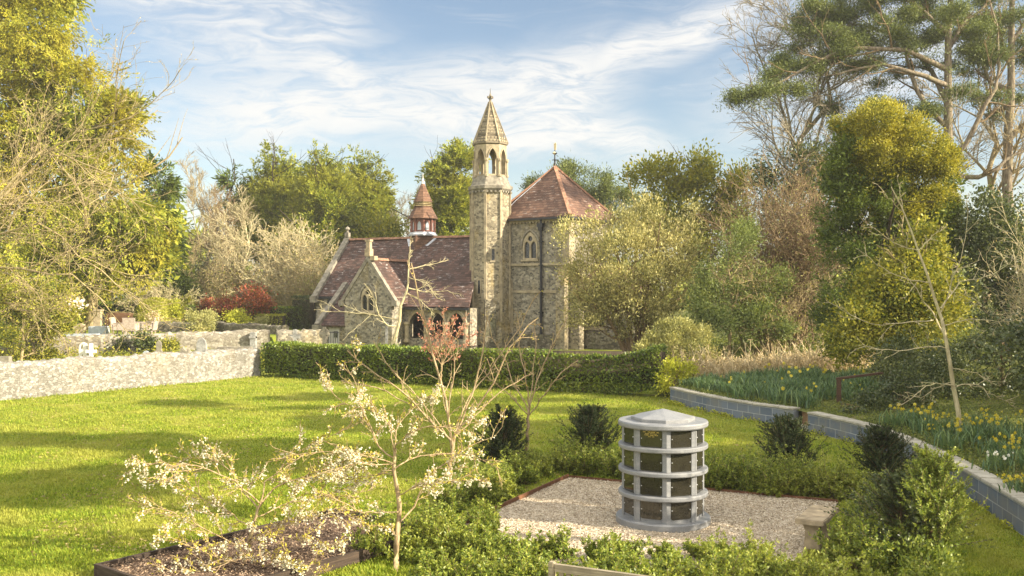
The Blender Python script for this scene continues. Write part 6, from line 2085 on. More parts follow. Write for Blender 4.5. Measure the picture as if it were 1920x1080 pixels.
# cherry in the foreground, wide and low
d = 12.35
b0 = G(455, 1077, .1)
stems = [([(455, 1077, 0), (460, 1050, 0), (470, 1010, 0), (480, 970, 0), (490, 943, 0)], .016),
         ([(488, 945, 0), (440, 900, -.2), (400, 880, -.3), (350, 868, -.4), (300, 870, -.4), (240, 872, -.5)], .012, .003),
         ([(488, 945, 0), (520, 910, .2), (580, 890, .3), (640, 870, .4), (690, 842, .5)], .013, .003),
         ([(485, 955, 0), (450, 915, .3), (430, 880, .4), (400, 860, .5), (330, 855, .6)], .010, .003),
         ([(488, 945, 0), (500, 900, .1), (540, 870, .2), (570, 840, .2), (640, 805, .3), (660, 795, .3)], .010, .003),
         ([(462, 1040, 0), (420, 1010, -.2), (370, 985, -.3), (320, 960, -.3), (260, 945, -.4)], .010, .003),
         ([(465, 1020, 0), (520, 990, -.3), (580, 970, -.4), (640, 960, -.4)], .010, .003),
         ([(458, 1060, 0), (400, 1040, -.3), (350, 1020, -.4), (300, 1000, -.4)], .009, .003),
         ([(470, 1010, 0), (500, 1000, -.4), (560, 1010, -.6), (620, 1030, -.6)], .009, .003),
         ([(475, 990, 0), (430, 960, .3), (380, 935, .4), (330, 905, .4), (290, 900, .4)], .009, .003),
         ([(480, 970, 0), (530, 945, .4), (590, 930, .5), (650, 930, .5), (700, 920, .5)], .009, .003),
         ([(500, 1080, 0), (470, 1040, -.3), (400, 1068, -.5), (300, 1075, -.5)], .009, .003),
         ([(490, 1060, -.2), (540, 1050, -.5), (600, 1075, -.6)], .009, .003)]
young_tree('cherry_tree', 'wide low cherry in white blossom growing in the bark mulch bed', b0, stems, d, 501, .036, (14, 5), (.14, .34), ('new_leaf', 2, .048, .022), (1, .021), group=None, tw=.0048)

# cherry with a straight trunk, in the middle foreground
d = 12.5
b0 = G(742, 1070, .03)
stems = [([(742, 1070, 0), (745, 1020, 0), (748, 960, 0), (742, 900, 0), (738, 840, 0)], .022),
         ([(745, 985, 0), (770, 955, .2), (795, 915, .3), (815, 880, .4), (870, 840, .5), (930, 815, .6), (945, 800, .6)], .014, .003),
         ([(748, 960, 0), (720, 960, -.2), (670, 958, -.3), (620, 930, -.4), (590, 925, -.4)], .009, .003),
         ([(740, 860, 0), (710, 835, .1), (690, 790, .2), (670, 735, .3), (660, 690, .3), (672, 655, .3)], .012, .003),
         ([(740, 870, 0), (690, 855, -.1), (640, 845, -.2), (570, 850, -.3), (500, 865, -.3)], .010, .003),
         ([(738, 880, 0), (770, 860, .2), (830, 850, .3), (890, 855, .3), (940, 880, .4)], .010, .003),
         ([(738, 840, 0), (730, 800, 0), (700, 770, -.2), (650, 760, -.3), (600, 715, -.3)], .009, .003),
         ([(738, 845, 0), (760, 815, -.2), (800, 800, -.3), (850, 800, -.3), (900, 790, -.3)], .009, .003),
         ([(742, 890, 0), (700, 890, .3), (650, 900, .4), (600, 880, .4)], .008, .003),
         ([(745, 930, 0), (780, 910, -.3), (850, 900, -.4), (910, 900, -.4)], .008, .003),
         ([(748, 1010, 0), (720, 985, -.2), (680, 985, -.3)], .007, .003),
         ([(738, 850, 0), (745, 800, .2), (780, 760, .3), (820, 730, .3)], .008, .003),
         ([(740, 870, 0), (660, 870, -.4), (600, 890, -.6), (540, 900, -.6)], .008, .003)]
young_tree('cherry_tree', 'cherry in white blossom with a straight trunk rising from the low hedge', b0, stems, d, 502, .042, (12, 5), (.12, .30), ('new_leaf', 1, .052, .024), (1, .021), tw=.0048)

# tall vase-shaped sapling, hardly in leaf
d = 16.9
b0 = G(840, 930)
stems = [([(840, 930, 0), (842, 890, 0), (848, 850, 0), (852, 815, 0)], .028),
         ([(848, 850, 0), (845, 800, 0), (835, 740, .1), (810, 660, .2), (796, 600, .2), (775, 520, .3), (770, 492, .3)], .026, .010),
         ([(850, 830, 0), (800, 780, -.2), (740, 720, -.4), (690, 690, -.5), (650, 655, -.5)], .018, .010),
         ([(850, 825, 0), (870, 780, .2), (890, 720, .3), (905, 660, .3), (915, 590, .4)], .018, .010),
         ([(852, 815, 0), (890, 770, -.2), (920, 730, -.3), (950, 660, -.4), (990, 610, -.4), (1010, 595, -.4)], .018, .010),
         ([(850, 835, 0), (820, 790, .3), (780, 740, .4), (740, 700, .5), (700, 640, .5)], .014, .009),
         ([(852, 815, 0), (880, 740, .5), (930, 680, .6), (960, 640, .6), (1000, 560, .6)], .013, .009),
         ([(848, 845, 0), (840, 780, -.3), (850, 700, -.3), (860, 640, -.4)], .012, .009),
         ([(851, 820, 0), (910, 760, .3), (960, 720, .4), (1000, 700, .5)], .012, .009),
         ([(850, 830, 0), (790, 770, 0), (720, 730, 0), (640, 715, .1)], .012, .009)]
young_tree('sapling', 'tall vase shaped young tree with bare tan stems crossing the view of the turret', b0, stems, d, 503, .046, (8, 2), (.08, .22), None, None, ('new_leaf', 1, .036, .018), tw=.006)
d = 19.0
b0 = G(988, 888)
stems = [([(988, 888, 0), (987, 840, 0), (990, 800, 0), (992, 765, 0)], .024),
         ([(992, 775, 0), (965, 720, .1), (945, 670, .2), (925, 640, .2), (915, 600, .2)], .015, .009),
         ([(992, 770, 0), (1005, 720, 0), (1020, 680, .1), (1045, 630, .1), (1065, 590, .2)], .015, .009),
         ([(992, 765, 0), (985, 710, -.2), (975, 650, -.2), (972, 600, -.2)], .014, .009),
         ([(992, 768, 0), (1000, 700, .3), (1005, 640, .3), (1003, 600, .3)], .013, .009),
         ([(991, 780, 0), (1020, 740, -.2), (1050, 700, -.3), (1085, 675, -.3)], .013, .009),
         ([(991, 778, 0), (955, 740, -.2), (925, 715, -.3), (900, 690, -.3)], .012, .009)]
young_tree('sapling', 'smaller bare vase shaped young tree standing right of the tall one', b0, stems, d, 504, .042, (8, 2), (.08, .22), None, None, ('new_leaf', 1, .036, .018), tw=.0065)

# young red leaved tree in front of the long hedge
d = 35.4
b0 = G(826, 728)
stems = [([(826, 728, 0), (827, 700, 0), (829, 675, 0)], .028),
         ([(829, 690, 0), (815, 655, .1), (802, 630, .2), (795, 605, .2)], .018, .006), ([(829, 685, 0), (845, 650, .1), (858, 625, .1), (870, 605, .2)], .018, .006),
         ([(829, 680, 0), (828, 640, -.2), (832, 610, -.2), (830, 588, -.2)], .018, .006), ([(829, 685, 0), (850, 665, .2), (872, 650, .3), (882, 632, .3)], .014, .006), ([(829, 685, 0), (812, 665, -.2), (798, 650, -.2)], .014, .006),
         ([(829, 682, 0), (818, 640, .4), (815, 610, .4)], .012, .006), ([(829, 682, 0), (846, 630, -.4), (850, 600, -.4)], .012, .006)]
young_tree('red_tree', 'young pink leaved tree standing in front of the long hedge', b0, stems, d, 505, .035, (10, 5), (.25, .5), ('pink_leaf', 2, .085, .045), tw=.007)

# leaning sapling among the daffodils
d = 20.4
x_ = W(1803, 812, d)
b0 = np.array([x_[0], d, gz(x_[0], d)])
stems = [([(1803, 812, 0), (1790, 735, 0), (1778, 660, 0), (1762, 590, 0), (1745, 530, 0), (1722, 470, 0), (1700, 410, 0), (1680, 370, 0), (1672, 350, 0)], .010),
         ([(1787, 722, 0), (1760, 718, -.3), (1735, 725, -.4), (1710, 745, -.5), (1690, 760, -.6)], .016, .005),
         ([(1793, 725, 0), (1830, 718, .2), (1850, 735, .3), (1875, 748, .4), (1905, 758, .5)], .016, .005),
         ([(1778, 655, 0), (1745, 650, -.2), (1690, 658, -.3), (1620, 650, -.4), (1605, 630, -.4)], .015, .004),
         ([(1775, 640, 0), (1755, 600, .2), (1740, 575, .3), (1710, 530, .4), (1690, 510, .4)], .018, .005),
         ([(1750, 600, .2), (1700, 605, -.2), (1640, 610, -.3), (1595, 590, -.4), (1568, 565, -.5)], .014, .004),
         ([(1764, 578, 0), (1800, 530, .3), (1850, 518, .4), (1885, 500, .5), (1905, 480, .5)], .015, .004),
         ([(1745, 530, 0), (1700, 525, -.3), (1650, 500, -.4), (1605, 465, -.5)], .013, .004),
         ([(1762, 590, 0), (1790, 520, -.3), (1808, 460, -.4), (1817, 390, -.4)], .013, .004),
         ([(1722, 470, 0), (1685, 460, -.3), (1640, 430, -.4), (1612, 405, -.5)], .012, .004),
         ([(1722, 470, 0), (1750, 440, .3), (1775, 425, .4)], .010, .004),
         ([(1690, 395, 0), (1665, 370, -.2), (1645, 345, -.2)], .009, .004),
         ([(1695, 400, 0), (1685, 350, .2), (1682, 330, .2)], .009, .003),
         ([(1783, 690, 0), (1830, 700, .3), (1860, 715, .4), (1890, 716, .5)], .012, .004),
         ([(1770, 610, 0), (1820, 598, -.3), (1890, 602, -.4)], .011, .004),
         ([(1787, 715, 0), (1750, 730, .4), (1730, 745, .5), (1700, 735, .6)], .010, .004)]
young_tree('sapling', 'thin leaning pale sapling with bare curved branches among the daffodils', b0, stems, d, 506, .055, (6, 2), (.12, .3), None, None, ('bud', 1, .03, .014), 'bark_pale', tw=.006)

# crooked little tree and post in front of the church
d = 45
x_ = W(735, 660, d)
b0 = np.array([x_[0], d, gz(x_[0], d)])
stems = [([(735, 660, 0), (737, 640, 0), (748, 610, 0), (752, 570, 0), (765, 540, 0), (766, 500, 0)], .03),
         ([(745, 612, 0), (725, 610, -.2), (710, 590, -.3), (702, 560, -.3), (690, 540, -.3)], .04, .012), ([(766, 540, 0), (800, 548, .3), (840, 545, .4), (855, 552, .4)], .03, .01),
         ([(766, 505, 0), (800, 498, .2), (838, 488, .3)], .03, .01), ([(764, 550, 0), (790, 565, -.2), (815, 590, -.3)], .03, .01), ([(748, 600, 0), (700, 590, .3), (650, 585, .4), (600, 583, .5)], .03, .01),
         ([(766, 500, 0), (768, 470, 0), (770, 448, 0)], .025, .01), ([(766, 520, 0), (800, 530, -.4), (820, 560, -.4)], .02, .01)]
young_tree('bare_tree', 'crooked small leafless tree in front of the church arcade', b0, stems, d, 507, .10, (7, 4), (.2, .5), None, None, None, 'bark_pale', tw=.009)
x_ = W(725, 655, 45.5)
t = MB().bar((x_[0], 45.5, .2), (x_[0], 45.5, 1.98), .11).lathe([(.07, 1.96), (.09, 2.0), (.09, 2.06), (.0, 2.1)], 8, (x_[0], 45.5, 0)).build('post', MAT['stone_grey'], loc=(x_[0], 45.5, .2))
tag(t, 'grey upright post beside the crooked leafless tree', 'post')

# ------------------------------------------------------------------ yew saplings round the columbarium
def yew(label, base, h, w, seed, mat='yew_dark', rise=.62, group='small dark yews round the columbarium', droop=0.0):
    r_ = np.random.default_rng(seed)
    base = np.array(base, float)
    t = thing('yew_sapling', label, 'yew', base, group=group)
    P0 = resample([base - [0, 0, .05], base + [r_.normal(0, .03), r_.normal(0, .03), h * .92]], 9, .008, r_)[None]
    R0 = np.linspace(.022, .006, 9)[None]
    n = 120
    tt_ = np.sort(r_.uniform(.08, .98, n))
    P1 = np.empty((n, 7, 3))
    for k, q in enumerate(tt_):
        a = r_.uniform(0, 2 * math.pi)
        L = w * (1.5 - q * 1.15) * r_.uniform(.6, 1.35)
        up = rise + q * .7
        d_ = np.array([math.cos(a), math.sin(a), up * r_.uniform(.6, 1.2)])
        d_ /= np.linalg.norm(d_)
        p = P0[0, 0] + (P0[0, -1] - P0[0, 0]) * q
        for s in range(7):
            P1[k, s] = p
            d_ = nrm(d_ + [0, 0, .05 - droop] + r_.normal(0, .05, 3))
            p = p + d_ * L / 6
    R1 = np.tile(np.linspace(.007, .002, 7), (n, 1))
    P2, R2 = spawn(r_, P1, R1, 4, .15, .7, .35, .7, .25, .5, 4, .05, .05, .6, .002, .3)
    put('stem', *tubes_many([(P0, R0, 6), (P1, R1, 4)]), MAT['bark_brown'], t)
    parts = []
    for src, c in ((P1, 90), (P2, 44)):
        C, D = along(r_, src, c, .08, 1)
        S = perp(r_, D)
        dd_ = nrm(D * .75 + S * .8)
        parts.append(leaf_quads(C, dd_, nrm(np.cross(dd_, D) + r_.normal(0, .3, D.shape)), .044 * r_.uniform(.7, 1.2, len(C)), .015))
    put('foliage', *cat(*parts), MAT[mat], t)
    return t


yew('dark yew sapling half hidden behind the white blossom', G(945, 893), 1.3, .62, 601)
yew('dark spiky yew sapling left of the columbarium at the back of the gravel', G(1105, 880), 1.2, .72, 602)
yew('dark yew sapling right of the columbarium on the bright lawn', G(1478, 893), 1.05, .66, 603)
yew('dark yew sapling nearest the curved block wall', G(1657, 918), 1.05, .68, 604)
yew('larger yew with yellow green tips at the right corner of the gravel', G(1742, 1062), 1.5, .7, 605, 'lime_leaf' if False else 'box', .8)
yew('dark drooping yew beside the yellow tipped one', G(1690, 1055), 1.15, .7, 606, 'dark_leaf', .3, droop=.05)
bl = [blob(1700, 1050, 55, 36, 12.0, .4), blob(1745, 1075, 55, 36, 11.6, .4)]
v1, f1 = crown(139, bl, 420, 12, .055, .03, rmin=.3, clump=.06, rough=.3, zup=.3)
leafy('laurel', 'glossy pale green laurel at the bottom right below the yellow tipped yew', 'shrub', G(1725, 1100), [('foliage', v1, f1, 'box')], 139, 'bark_brown', W(1720, 1050, 11.8), .02, (9, 6), twig=.004)


def low_hedge(label, pts, w, h, seed, n_per_m=95, mat='box', even=False):
    """loose low hedge of upright shoots along a line"""
    r_ = np.random.default_rng(seed)
    pts = np.array(pts, float)
    L = np.concatenate([[0], np.cumsum(np.linalg.norm(np.diff(pts, axis=0), axis=1))])
    n = int(L[-1] * n_per_m * (w / .6))
    tq = r_.uniform(0, L[-1], n)
    P = np.stack([np.interp(tq, L, pts[:, k]) for k in (0, 1)], 1)
    off = r_.uniform(-1, 1, (n, 2)) * w / 2
    # the shoots stand together in plants of different vigour
    npl = max(4, int(L[-1] * w / .14))
    tp = r_.uniform(0, L[-1], npl)
    Pp = np.stack([np.interp(tp, L, pts[:, k]) for k in (0, 1)], 1) + r_.uniform(-1, 1, (npl, 2)) * w * .42
    vig = r_.uniform(.9, 1.08, npl) if even else r_.uniform(.62, 1.15, npl)
    q = r_.integers(0, npl, n)
    P = Pp[q] + r_.normal(0, .10, (n, 2))
    off = P - np.stack([np.interp(tp[q], L, pts[:, k]) for k in (0, 1)], 1)
    if even:
        P = P + r_.normal(0, .07, (n, 2))
    edge_ = np.clip(1 - (np.linalg.norm(off, axis=1) / (w * .62)) ** 2, .35, 1)
    H = h * edge_ * vig[q] * r_.uniform(.55, 1.15, n) * (1 + .22 * np.sin(tq * 3.3 + seed) + .15 * np.sin(tq * 7.1))
    lone = r_.random(n) < .06
    H[lone] *= 1.35
    K = 6
    st = np.empty((n, K, 3))
    d_ = nrm(np.column_stack([(P - Pp[q]) * 3.2 + off * .5 + r_.normal(0, .12, (n, 2)), np.full(n, .75)]))
    p = np.column_stack([P * .5 + Pp[q] * .5, np.zeros(n)])
    for k in range(K):
        st[:, k] = p
        d_ = nrm(d_ + r_.normal(0, .1, (n, 3)) + [0, 0, .08])
        p = p + d_ * (H / (K - 1))[:, None]
    R0 = np.tile(np.linspace(.006, .002, K), (n, 1))
    P2, R2 = spawn(r_, st, R0, 5, .25, .95, .3, .8, .3, .55, 4, .1, .1, .6, .002, .3)
    mid = pts.mean(0)
    o = thing('low_hedge', label, 'hedge', (*mid, 0), group='low hedges round the gravel')
    put('stems', *tubes_many([(st, R0, 4), (P2, R2, 3)]), MAT['bark_brown'], o)
    parts = []
    for src, c, t0 in ((st, 34, .15), (P2, 15, .05)):
        C, D = along(r_, src, c, t0, 1)
        S = perp(r_, D)
        dd_ = nrm(D * .55 + S * .9 + [0, 0, .15])
        parts.append(leaf_quads(C, dd_, perp(r_, dd_), .050 * r_.uniform(.6, 1.25, len(C)), .024 * r_.uniform(.7, 1.2, len(C)), .1))
    put('foliage', *cat(*parts), MAT[mat], o)
    return o


low_hedge('low leafy hedge along the back of the gravel right of the columbarium', [gp(2.3, -.42), gp(GW + .3, -.42)], .8, .62, 611, 190, even=True)
low_hedge('low leafy hedge along the back of the gravel left of the columbarium', [gp(-.2, -.45), gp(2.4, -.42)], .8, .62, 612, 190, even=True)
low_hedge('low leafy hedge along the left side of the gravel', [gp(-.62, -.2), gp(-.62, 3.4)], .8, .52, 613, 150)
low_hedge('bushy low hedge along the front of the gravel behind the wooden bench', [G(800, 1045)[:2], G(1000, 1058)[:2], G(1200, 1062)[:2], G(1480, 1072)[:2]], .95, .38, 614, 110)
low_hedge('bushy low hedge along the right side of the gravel beside the stone bench', [gp(GW + .8, .2), gp(GW + .95, 2.2), gp(GW + .75, 4.2)], .85, .66, 615)
low_hedge('low leafy hedge just behind the back of the wooden bench', [(-1.4, 11.75), (.4, 11.5), (2.4, 11.3), (4.4, 11.1)], 1.2, .45, 616, 110)
low_hedge('low plants round the trunk of the straight cherry', [(-2.0, 12.9), (-1.2, 13.6), (-.5, 14.6)], 1.0, .5, 617)

# ------------------------------------------------------------------ mulch bed, benches
A0, A1 = G(182, 1066, .12)[:2], G(632, 962, .1)[:2]
u1 = (A1 - A0) / np.linalg.norm(A1 - A0)
u2 = np.array([u1[1], -u1[0]])
Lb, Wb = float(np.linalg.norm(A1 - A0)), 2.1
bed = thing('raised_bed', 'dark timber edged bed of bark mulch under the low cherry', 'raised bed', (*A0, 0), math.atan2(u1[1], u1[0]))
m = MB()
m.box((Lb / 2, 0, .07), (Lb + .06, .06, .22)).box((Lb / 2, -Wb, .07), (Lb + .06, .06, .22)).box((0, -Wb / 2, .071), (.06, Wb - .06, .22)).box((Lb, -Wb / 2, .071), (.06, Wb - .06, .22))
m.build('frame', MAT['bed_wood'], bed, bevel=.006)
ns = 40
xs_, ys_ = np.meshgrid(np.linspace(.03, Lb - .03, ns), np.linspace(-Wb + .03, -.03, ns))
zz_ = .1 + .03 * np.sin(xs_ * 3) * np.sin(ys_ * 4) + rng.normal(0, .008, xs_.shape)
bq = (np.arange(ns - 1)[:, None] * ns + np.arange(ns - 1)[None]).ravel()
put_local('mulch', np.stack([xs_, ys_, zz_], -1).reshape(-1, 3), [np.stack([bq, bq + 1, bq + ns + 1, bq + ns], 1)], MAT['mulch'], bed, smooth=True)
r_ = np.random.default_rng(91)
n = 9000
C = np.column_stack([r_.uniform(.05, Lb - .05, n), r_.uniform(-Wb + .05, -.05, n), r_.uniform(.1, .15, n)])
D = nrm(r_.normal(size=(n, 3)) * [1, 1, .3])
v, f = leaf_quads(C, D, perp(r_, D), r_.uniform(.02, .06, n), r_.uniform(.01, .022, n), .1)
MAT['chip'] = leaf_mat('bark chips', [(.045, .028, .02), (.12, .08, .055), (.26, .18, .12), (.36, .28, .2)], 0, .9, .1)
o = put_local('bark_chips', v, [f], MAT['chip'], bed)
o['kind'] = 'stuff'

sbp = (4.33, 13.6)
sb = thing('stone_bench', 'small tan stone bench at the right edge of the gravel', 'stone bench', (sbp[0], sbp[1], .02), R(60))
def slabbench():
    m_ = MB()
    rr = np.random.default_rng(2)
    outl = [(-.5, -.19), (-.2, -.2), (.15, -.185), (.5, -.2), (.52, .02), (.49, .19), (.1, .2), (-.25, .185), (-.51, .2), (-.525, -.03)]
    m_.add([(a, b_, .36) for a, b_ in outl] + [(a, b_, .435) for a, b_ in outl], [tuple(reversed(range(10))), tuple(range(10, 20))] + [(k, (k + 1) % 10, 10 + (k + 1) % 10, 10 + k) for k in range(10)])
    return m_
slabbench().build('seat', MAT['sandstone'], sb, bevel=.012)
for s in (-1, 1):
    MB().prism([(-.12, -.05), (.12, -.05), (.1, .1), (.09, .25), (.13, .358), (-.13, .358), (-.09, .25), (-.1, .1)], (s * .3 - .08, 0, 0), (0, 1, 0), LF, .16).build('leg', MAT['sandstone'], sb, bevel=.01)

# wooden bench seen from behind, bottom edge
bt = W(1030, 1052, 9.6)
bt2 = W(1245, 1080, 9.08)
ub = (bt2 - bt)[:2]
ang = math.atan2(ub[1], ub[0])
bn = thing('wooden_bench', 'weathered wooden slatted bench seen from behind at the bottom edge', 'bench', (bt[0], bt[1], 0), ang)
BL = 1.5
zt = bt[2]
for x in (0.03, BL - .03):
    MB().bar((x, 0, 0), (x, -.0, zt), .07, .06, (1, 0, 0)).build('leg', MAT['bench_wood'], bn, bevel=.008)
    MB().bar((x, -.5, 0), (x, -.5, .62), .07, .06, (1, 0, 0)).build('leg', MAT['bench_wood'], bn, bevel=.006)
    MB().bar((x, .02, .62), (x, -.56, .64), .07, .035).build('armrest', MAT['bench_wood'], bn, bevel=.006)
m = MB()
arcx = np.linspace(.065, BL - .065, 13)
for a, b_ in zip(arcx[:-1], arcx[1:]):
    m.bar((a, 0, zt - .055), (b_, 0, zt - .055), .045, .075)
m.bar((.065, 0, .5), (BL - .065, 0, .5), .04, .06)
m.build('back_rail', MAT['bench_wood'], bn)
for k in range(17):
    x = .13 + k * (BL - .26) / 16
    MB().bar((x, -.002, .53), (x, -.002, zt - .09), .048, .016, (0, 1, 0)).build('back_slat', MAT['bench_wood'], bn)
for k in range(5):
    MB().bar((0, -.06 - k * .1, .43), (BL, -.06 - k * .1, .43), .08, .025).build('seat_slat', MAT['bench_wood'], bn)

# ------------------------------------------------------------------ churchyard: garden chairs, graves, pillar
def wicker_chair(label, loc, rz, first=None):
    if first is not None:
        c = copy_tree(first, loc, rz)
        c['label'] = label
        return c
    t = thing('wicker_chair', label, 'chair', loc, rz, 'pale wicker chairs round the garden table')
    for sx in (-1, 1):
        for sy in (-1, 1):
            MB().bar((sx * .27, sy * .25, 0), (sx * .27, sy * .25, .3), .05).build('leg', MAT['wicker'], t)
        MB().box((sx * .29, -.02, .48), (.05, .54, .36)).box((sx * .29, -.02, .675), (.08, .56, .03)).build('armrest', MAT['wicker'], t)
    MB().box((0, 0, .36), (.53, .54, .16)).build('seat', MAT['wicker'], t, bevel=.01)
    MB().slab([(-.31, .27, .30), (.31, .27, .30), (.33, .40, 1.0), (-.33, .40, 1.0)], .06).build('backrest', MAT['wicker'], t)
    return t


p1, p2, p3 = W(225, 625, 52.6), W(248, 628, 51.8), W(276, 625, 52.4)
c1_ = wicker_chair('wicker chair facing right, left of the garden table', (p1[0], p1[1], TZ), R(90))
wicker_chair('wicker chair with its back to us in front of the garden table', (p2[0], p2[1] - .1, TZ), R(182), c1_)
wicker_chair('wicker chair facing left, right of the garden table', (p3[0] + .1, p3[1], TZ), R(-88), c1_)
t = thing('garden_table', 'wicker garden table between three wicker chairs', 'table', (p2[0], 52.75, TZ), 0)
MB().box((0, 0, .71), (1.25, .9, .05)).build('tabletop', MAT['wicker'], t, bevel=.008)
for sx in (-1, 1):
    for sy in (-1, 1):
        MB().bar((sx * .55, sy * .38, 0), (sx * .55, sy * .38, .69), .07).build('leg', MAT['wicker'], t)


def stone(name, label, px, pb, d, build, mat, z=None, cat_='gravestone', rz=0.0, group=None):
    x = (px - 960) / F * d
    zb = CAMZ + (HOR - pb) / F * d if z is None else z
    m_ = MB()
    build(m_)
    V_ = np.array(m_.v)
    o = m_.build(name, MAT[mat], loc=(0, 0, 0), bevel=.012)
    o.location = (x, d, zb)
    o.rotation_euler = (0, 0, rz)
    return tag(o, label, cat_, group)


P2 = lambda pts, th: (lambda m_: m_.prism(pts, (0, -th / 2, 0), (1, 0, 0), (0, -1, 0), th))


def cross_pts(h, w, s, ah):
    return [(-s / 2 * 1.3, 0), (s / 2 * 1.3, 0), (s / 2, ah - s / 2), (w / 2, ah - s / 2), (w / 2, ah + s / 2), (s / 2, ah + s / 2), (s / 2, h), (-s / 2, h), (-s / 2, ah + s / 2), (-w / 2, ah + s / 2), (-w / 2, ah - s / 2), (-s / 2, ah - s / 2)]


def arch_stone(w, h, n=8, point=1.0):
    zs = h - w * .5 * point
    pts = [(-w / 2, 0), (w / 2, 0)]
    for k in range(n + 1):
        a = math.pi * k / n
        pts.append((w / 2 * math.cos(a), zs + (h - zs) * math.sin(a)))
    return pts


gz0 = .05
stone('cross_gravestone', 'white stone cross standing behind the long pale wall', 171, 680, 42.5, P2(cross_pts(1.22, .46, .15, .86), .14), 'stone_white', gz0, rz=R(12))
stone('gravestone', 'broken pale headstone with a cut out beside the white cross', 157, 680, 42.6, lambda m_: m_.panel([(-.2, 0), (.2, 0), (.19, .75), (.15, .95), (.13, 1.2), (-.03, 1.27), (-.17, 1.15), (-.21, .9), (-.19, .7)], [[(-.06, .72), (-.06, .48), (.0, .48), (.0, .72)], [(-.12, .95), (.02, .95), (-.02, 1.16), (-.1, 1.1)]], (0, -.07, 0), (1, 0, 0), (0, -1, 0), .14), 'stone_white', gz0)
stone('gravestone', 'low round topped bluish headstone behind the long pale wall', 274, 680, 43.0, P2(arch_stone(.28, .86), .12), 'stone_blue', gz0)
stone('gravestone', 'wavy waisted headstone behind the long pale wall', 298, 680, 43.6, P2([(-.16, 0), (.18, 0), (.17, .75), (.1, .88), (.12, 1.05), (.11, 1.2), (.0, 1.3), (-.11, 1.2), (-.12, 1.05), (-.1, .88), (-.17, .75)], .13), 'dressed_grey', gz0)
stone('gravestone', 'little gabled headstone with two peaks', 346, 680, 44.2, P2([(-.22, 0), (.22, 0), (.22, .82), (.18, .82), (.12, .74), (-.02, .9), (-.06, .98), (-.12, .9), (-.22, .74)], .2), 'dressed_grey', gz0)
stone('gravestone', 'large dark pointed headstone against the old wall', 378, 680, 44.6, P2(arch_stone(.46, 1.36, 10, 1.7), .15), 'stone_grey', gz0)
stone('chest_tomb', 'low grey chest tomb beside the large pointed headstone', 400, 680, 45.5, lambda m_: m_.box((0, 0, .3), (.6, 1.2, .6)).box((0, 0, .67), (.75, 1.35, .1)), 'stone_grey', gz0)
stone('gravestone', 'low ledger stone in the gap behind the end of the pale wall', 440, 680, 47, lambda m_: m_.box((0, 0, .4), (1.6, .6, .8)), 'dressed_grey', gz0)
stone('gravestone', 'stone pier with a white plaque at the end of the old wall', 475, 680, 49.4, lambda m_: m_.box((0, 0, .7), (.3, .3, 1.5)).box((-.02, -.02, 1.2), (.34, .34, .12)), 'stone_grey', 0)
stone('cross_gravestone', 'ringed stone cross left of the lean-to door above the long hedge', 608, 660, 46.5, lambda m_: (m_.prism(cross_pts(1.55, .5, .15, 1.22), (0, -.07, 0), (1, 0, 0), (0, -1, 0), .14), m_.panel(circ(0, 1.22, .25, 18), [circ(0, 1.22, .17, 18)], (0, -.05, 0), (1, 0, 0), (0, -1, 0), .1), m_.box((0, 0, .12), (.5, .4, .3))), 'dressed_grey', .3)
stone('cross_gravestone', 'grey cross at the left end of the long hedge', 553, 660, 46.0, P2(cross_pts(1.45, .5, .18, 1.1), .15), 'stone_grey', .3)
stone('gravestone', 'worn lobed headstone beside the grey cross', 544, 660, 45.0, P2([(-.16, 0), (.16, 0), (.15, .7), (.2, .9), (.1, 1.1), (0, 1.18), (-.1, 1.1), (-.2, .9), (-.15, .7)], .13), 'dressed_grey', .3)
stone('gravestone', 'low slanted headstone right of the ringed cross', 625, 660, 46.5, lambda m_: m_.box((0, 0, .4), (.55, .15, .8)), 'stone_grey', .25)
x_ = W(620, 640, 49.5)
m = MB()
for k in range(7):
    m.bar((x_[0] - .35 + k * .12, 49.5, .35), (x_[0] - .35 + k * .12, 49.5, 1.5), .03)
m.bar((x_[0] - .4, 49.5, 1.45), (x_[0] + .42, 49.5, 1.45), .04).bar((x_[0] - .4, 49.5, .6), (x_[0] + .42, 49.5, .6), .04)
tag(m.build('iron_gate', MAT['iron']), 'black iron railing gate by the lean-to door', 'gate')
stone('memorial_pillar', 'square tan stone pillar beside the big conifer trunk', 184, 610, 57, lambda m_: m_.box((0, 0, .62), (.42, .42, 1.24)).box((0, 0, 1.28), (.5, .5, .1)), 'sandstone', TZ, cat_='pillar')
stone('marker_post', 'thin dark wooden post beside the bluish tomb', 194, 610, 53.6, lambda m_: m_.box((0, 0, .6), (.11, .09, 1.15)).box((.05, 0, 1.16), (.12, .1, .12)), 'iron', TZ, cat_='post')
stone('chest_tomb', 'bluish smooth chest tomb below the thin dark post', 188, 620, 53.2, lambda m_: m_.box((0, 0, .24), (.86, .5, .48)).box((-.5, .1, .24), (.2, .5, .46)), 'stone_blue', TZ)
stone('gravestone', 'tan round shouldered headstone left of the bluish tomb', 151, 620, 53.6, P2(arch_stone(.5, .62, 8, .6), .3), 'sandstone', TZ)
stone('grave_slab', 'flat pale grave slab on a low stone kerb at the wall edge', 152, 628, 50.0, lambda m_: m_.box((0, 0, .06), (1.7, 1.3, .16)).box((0, 0, .16), (1.55, 1.2, .06)), 'stone_blue', TZ, rz=R(8))
stone('gravestone', 'low kerbed grave at the left edge behind the long pale wall', 3, 690, 38, lambda m_: m_.box((0, 0, .5), (.7, .3, 1.0)), 'dressed_grey', .0)

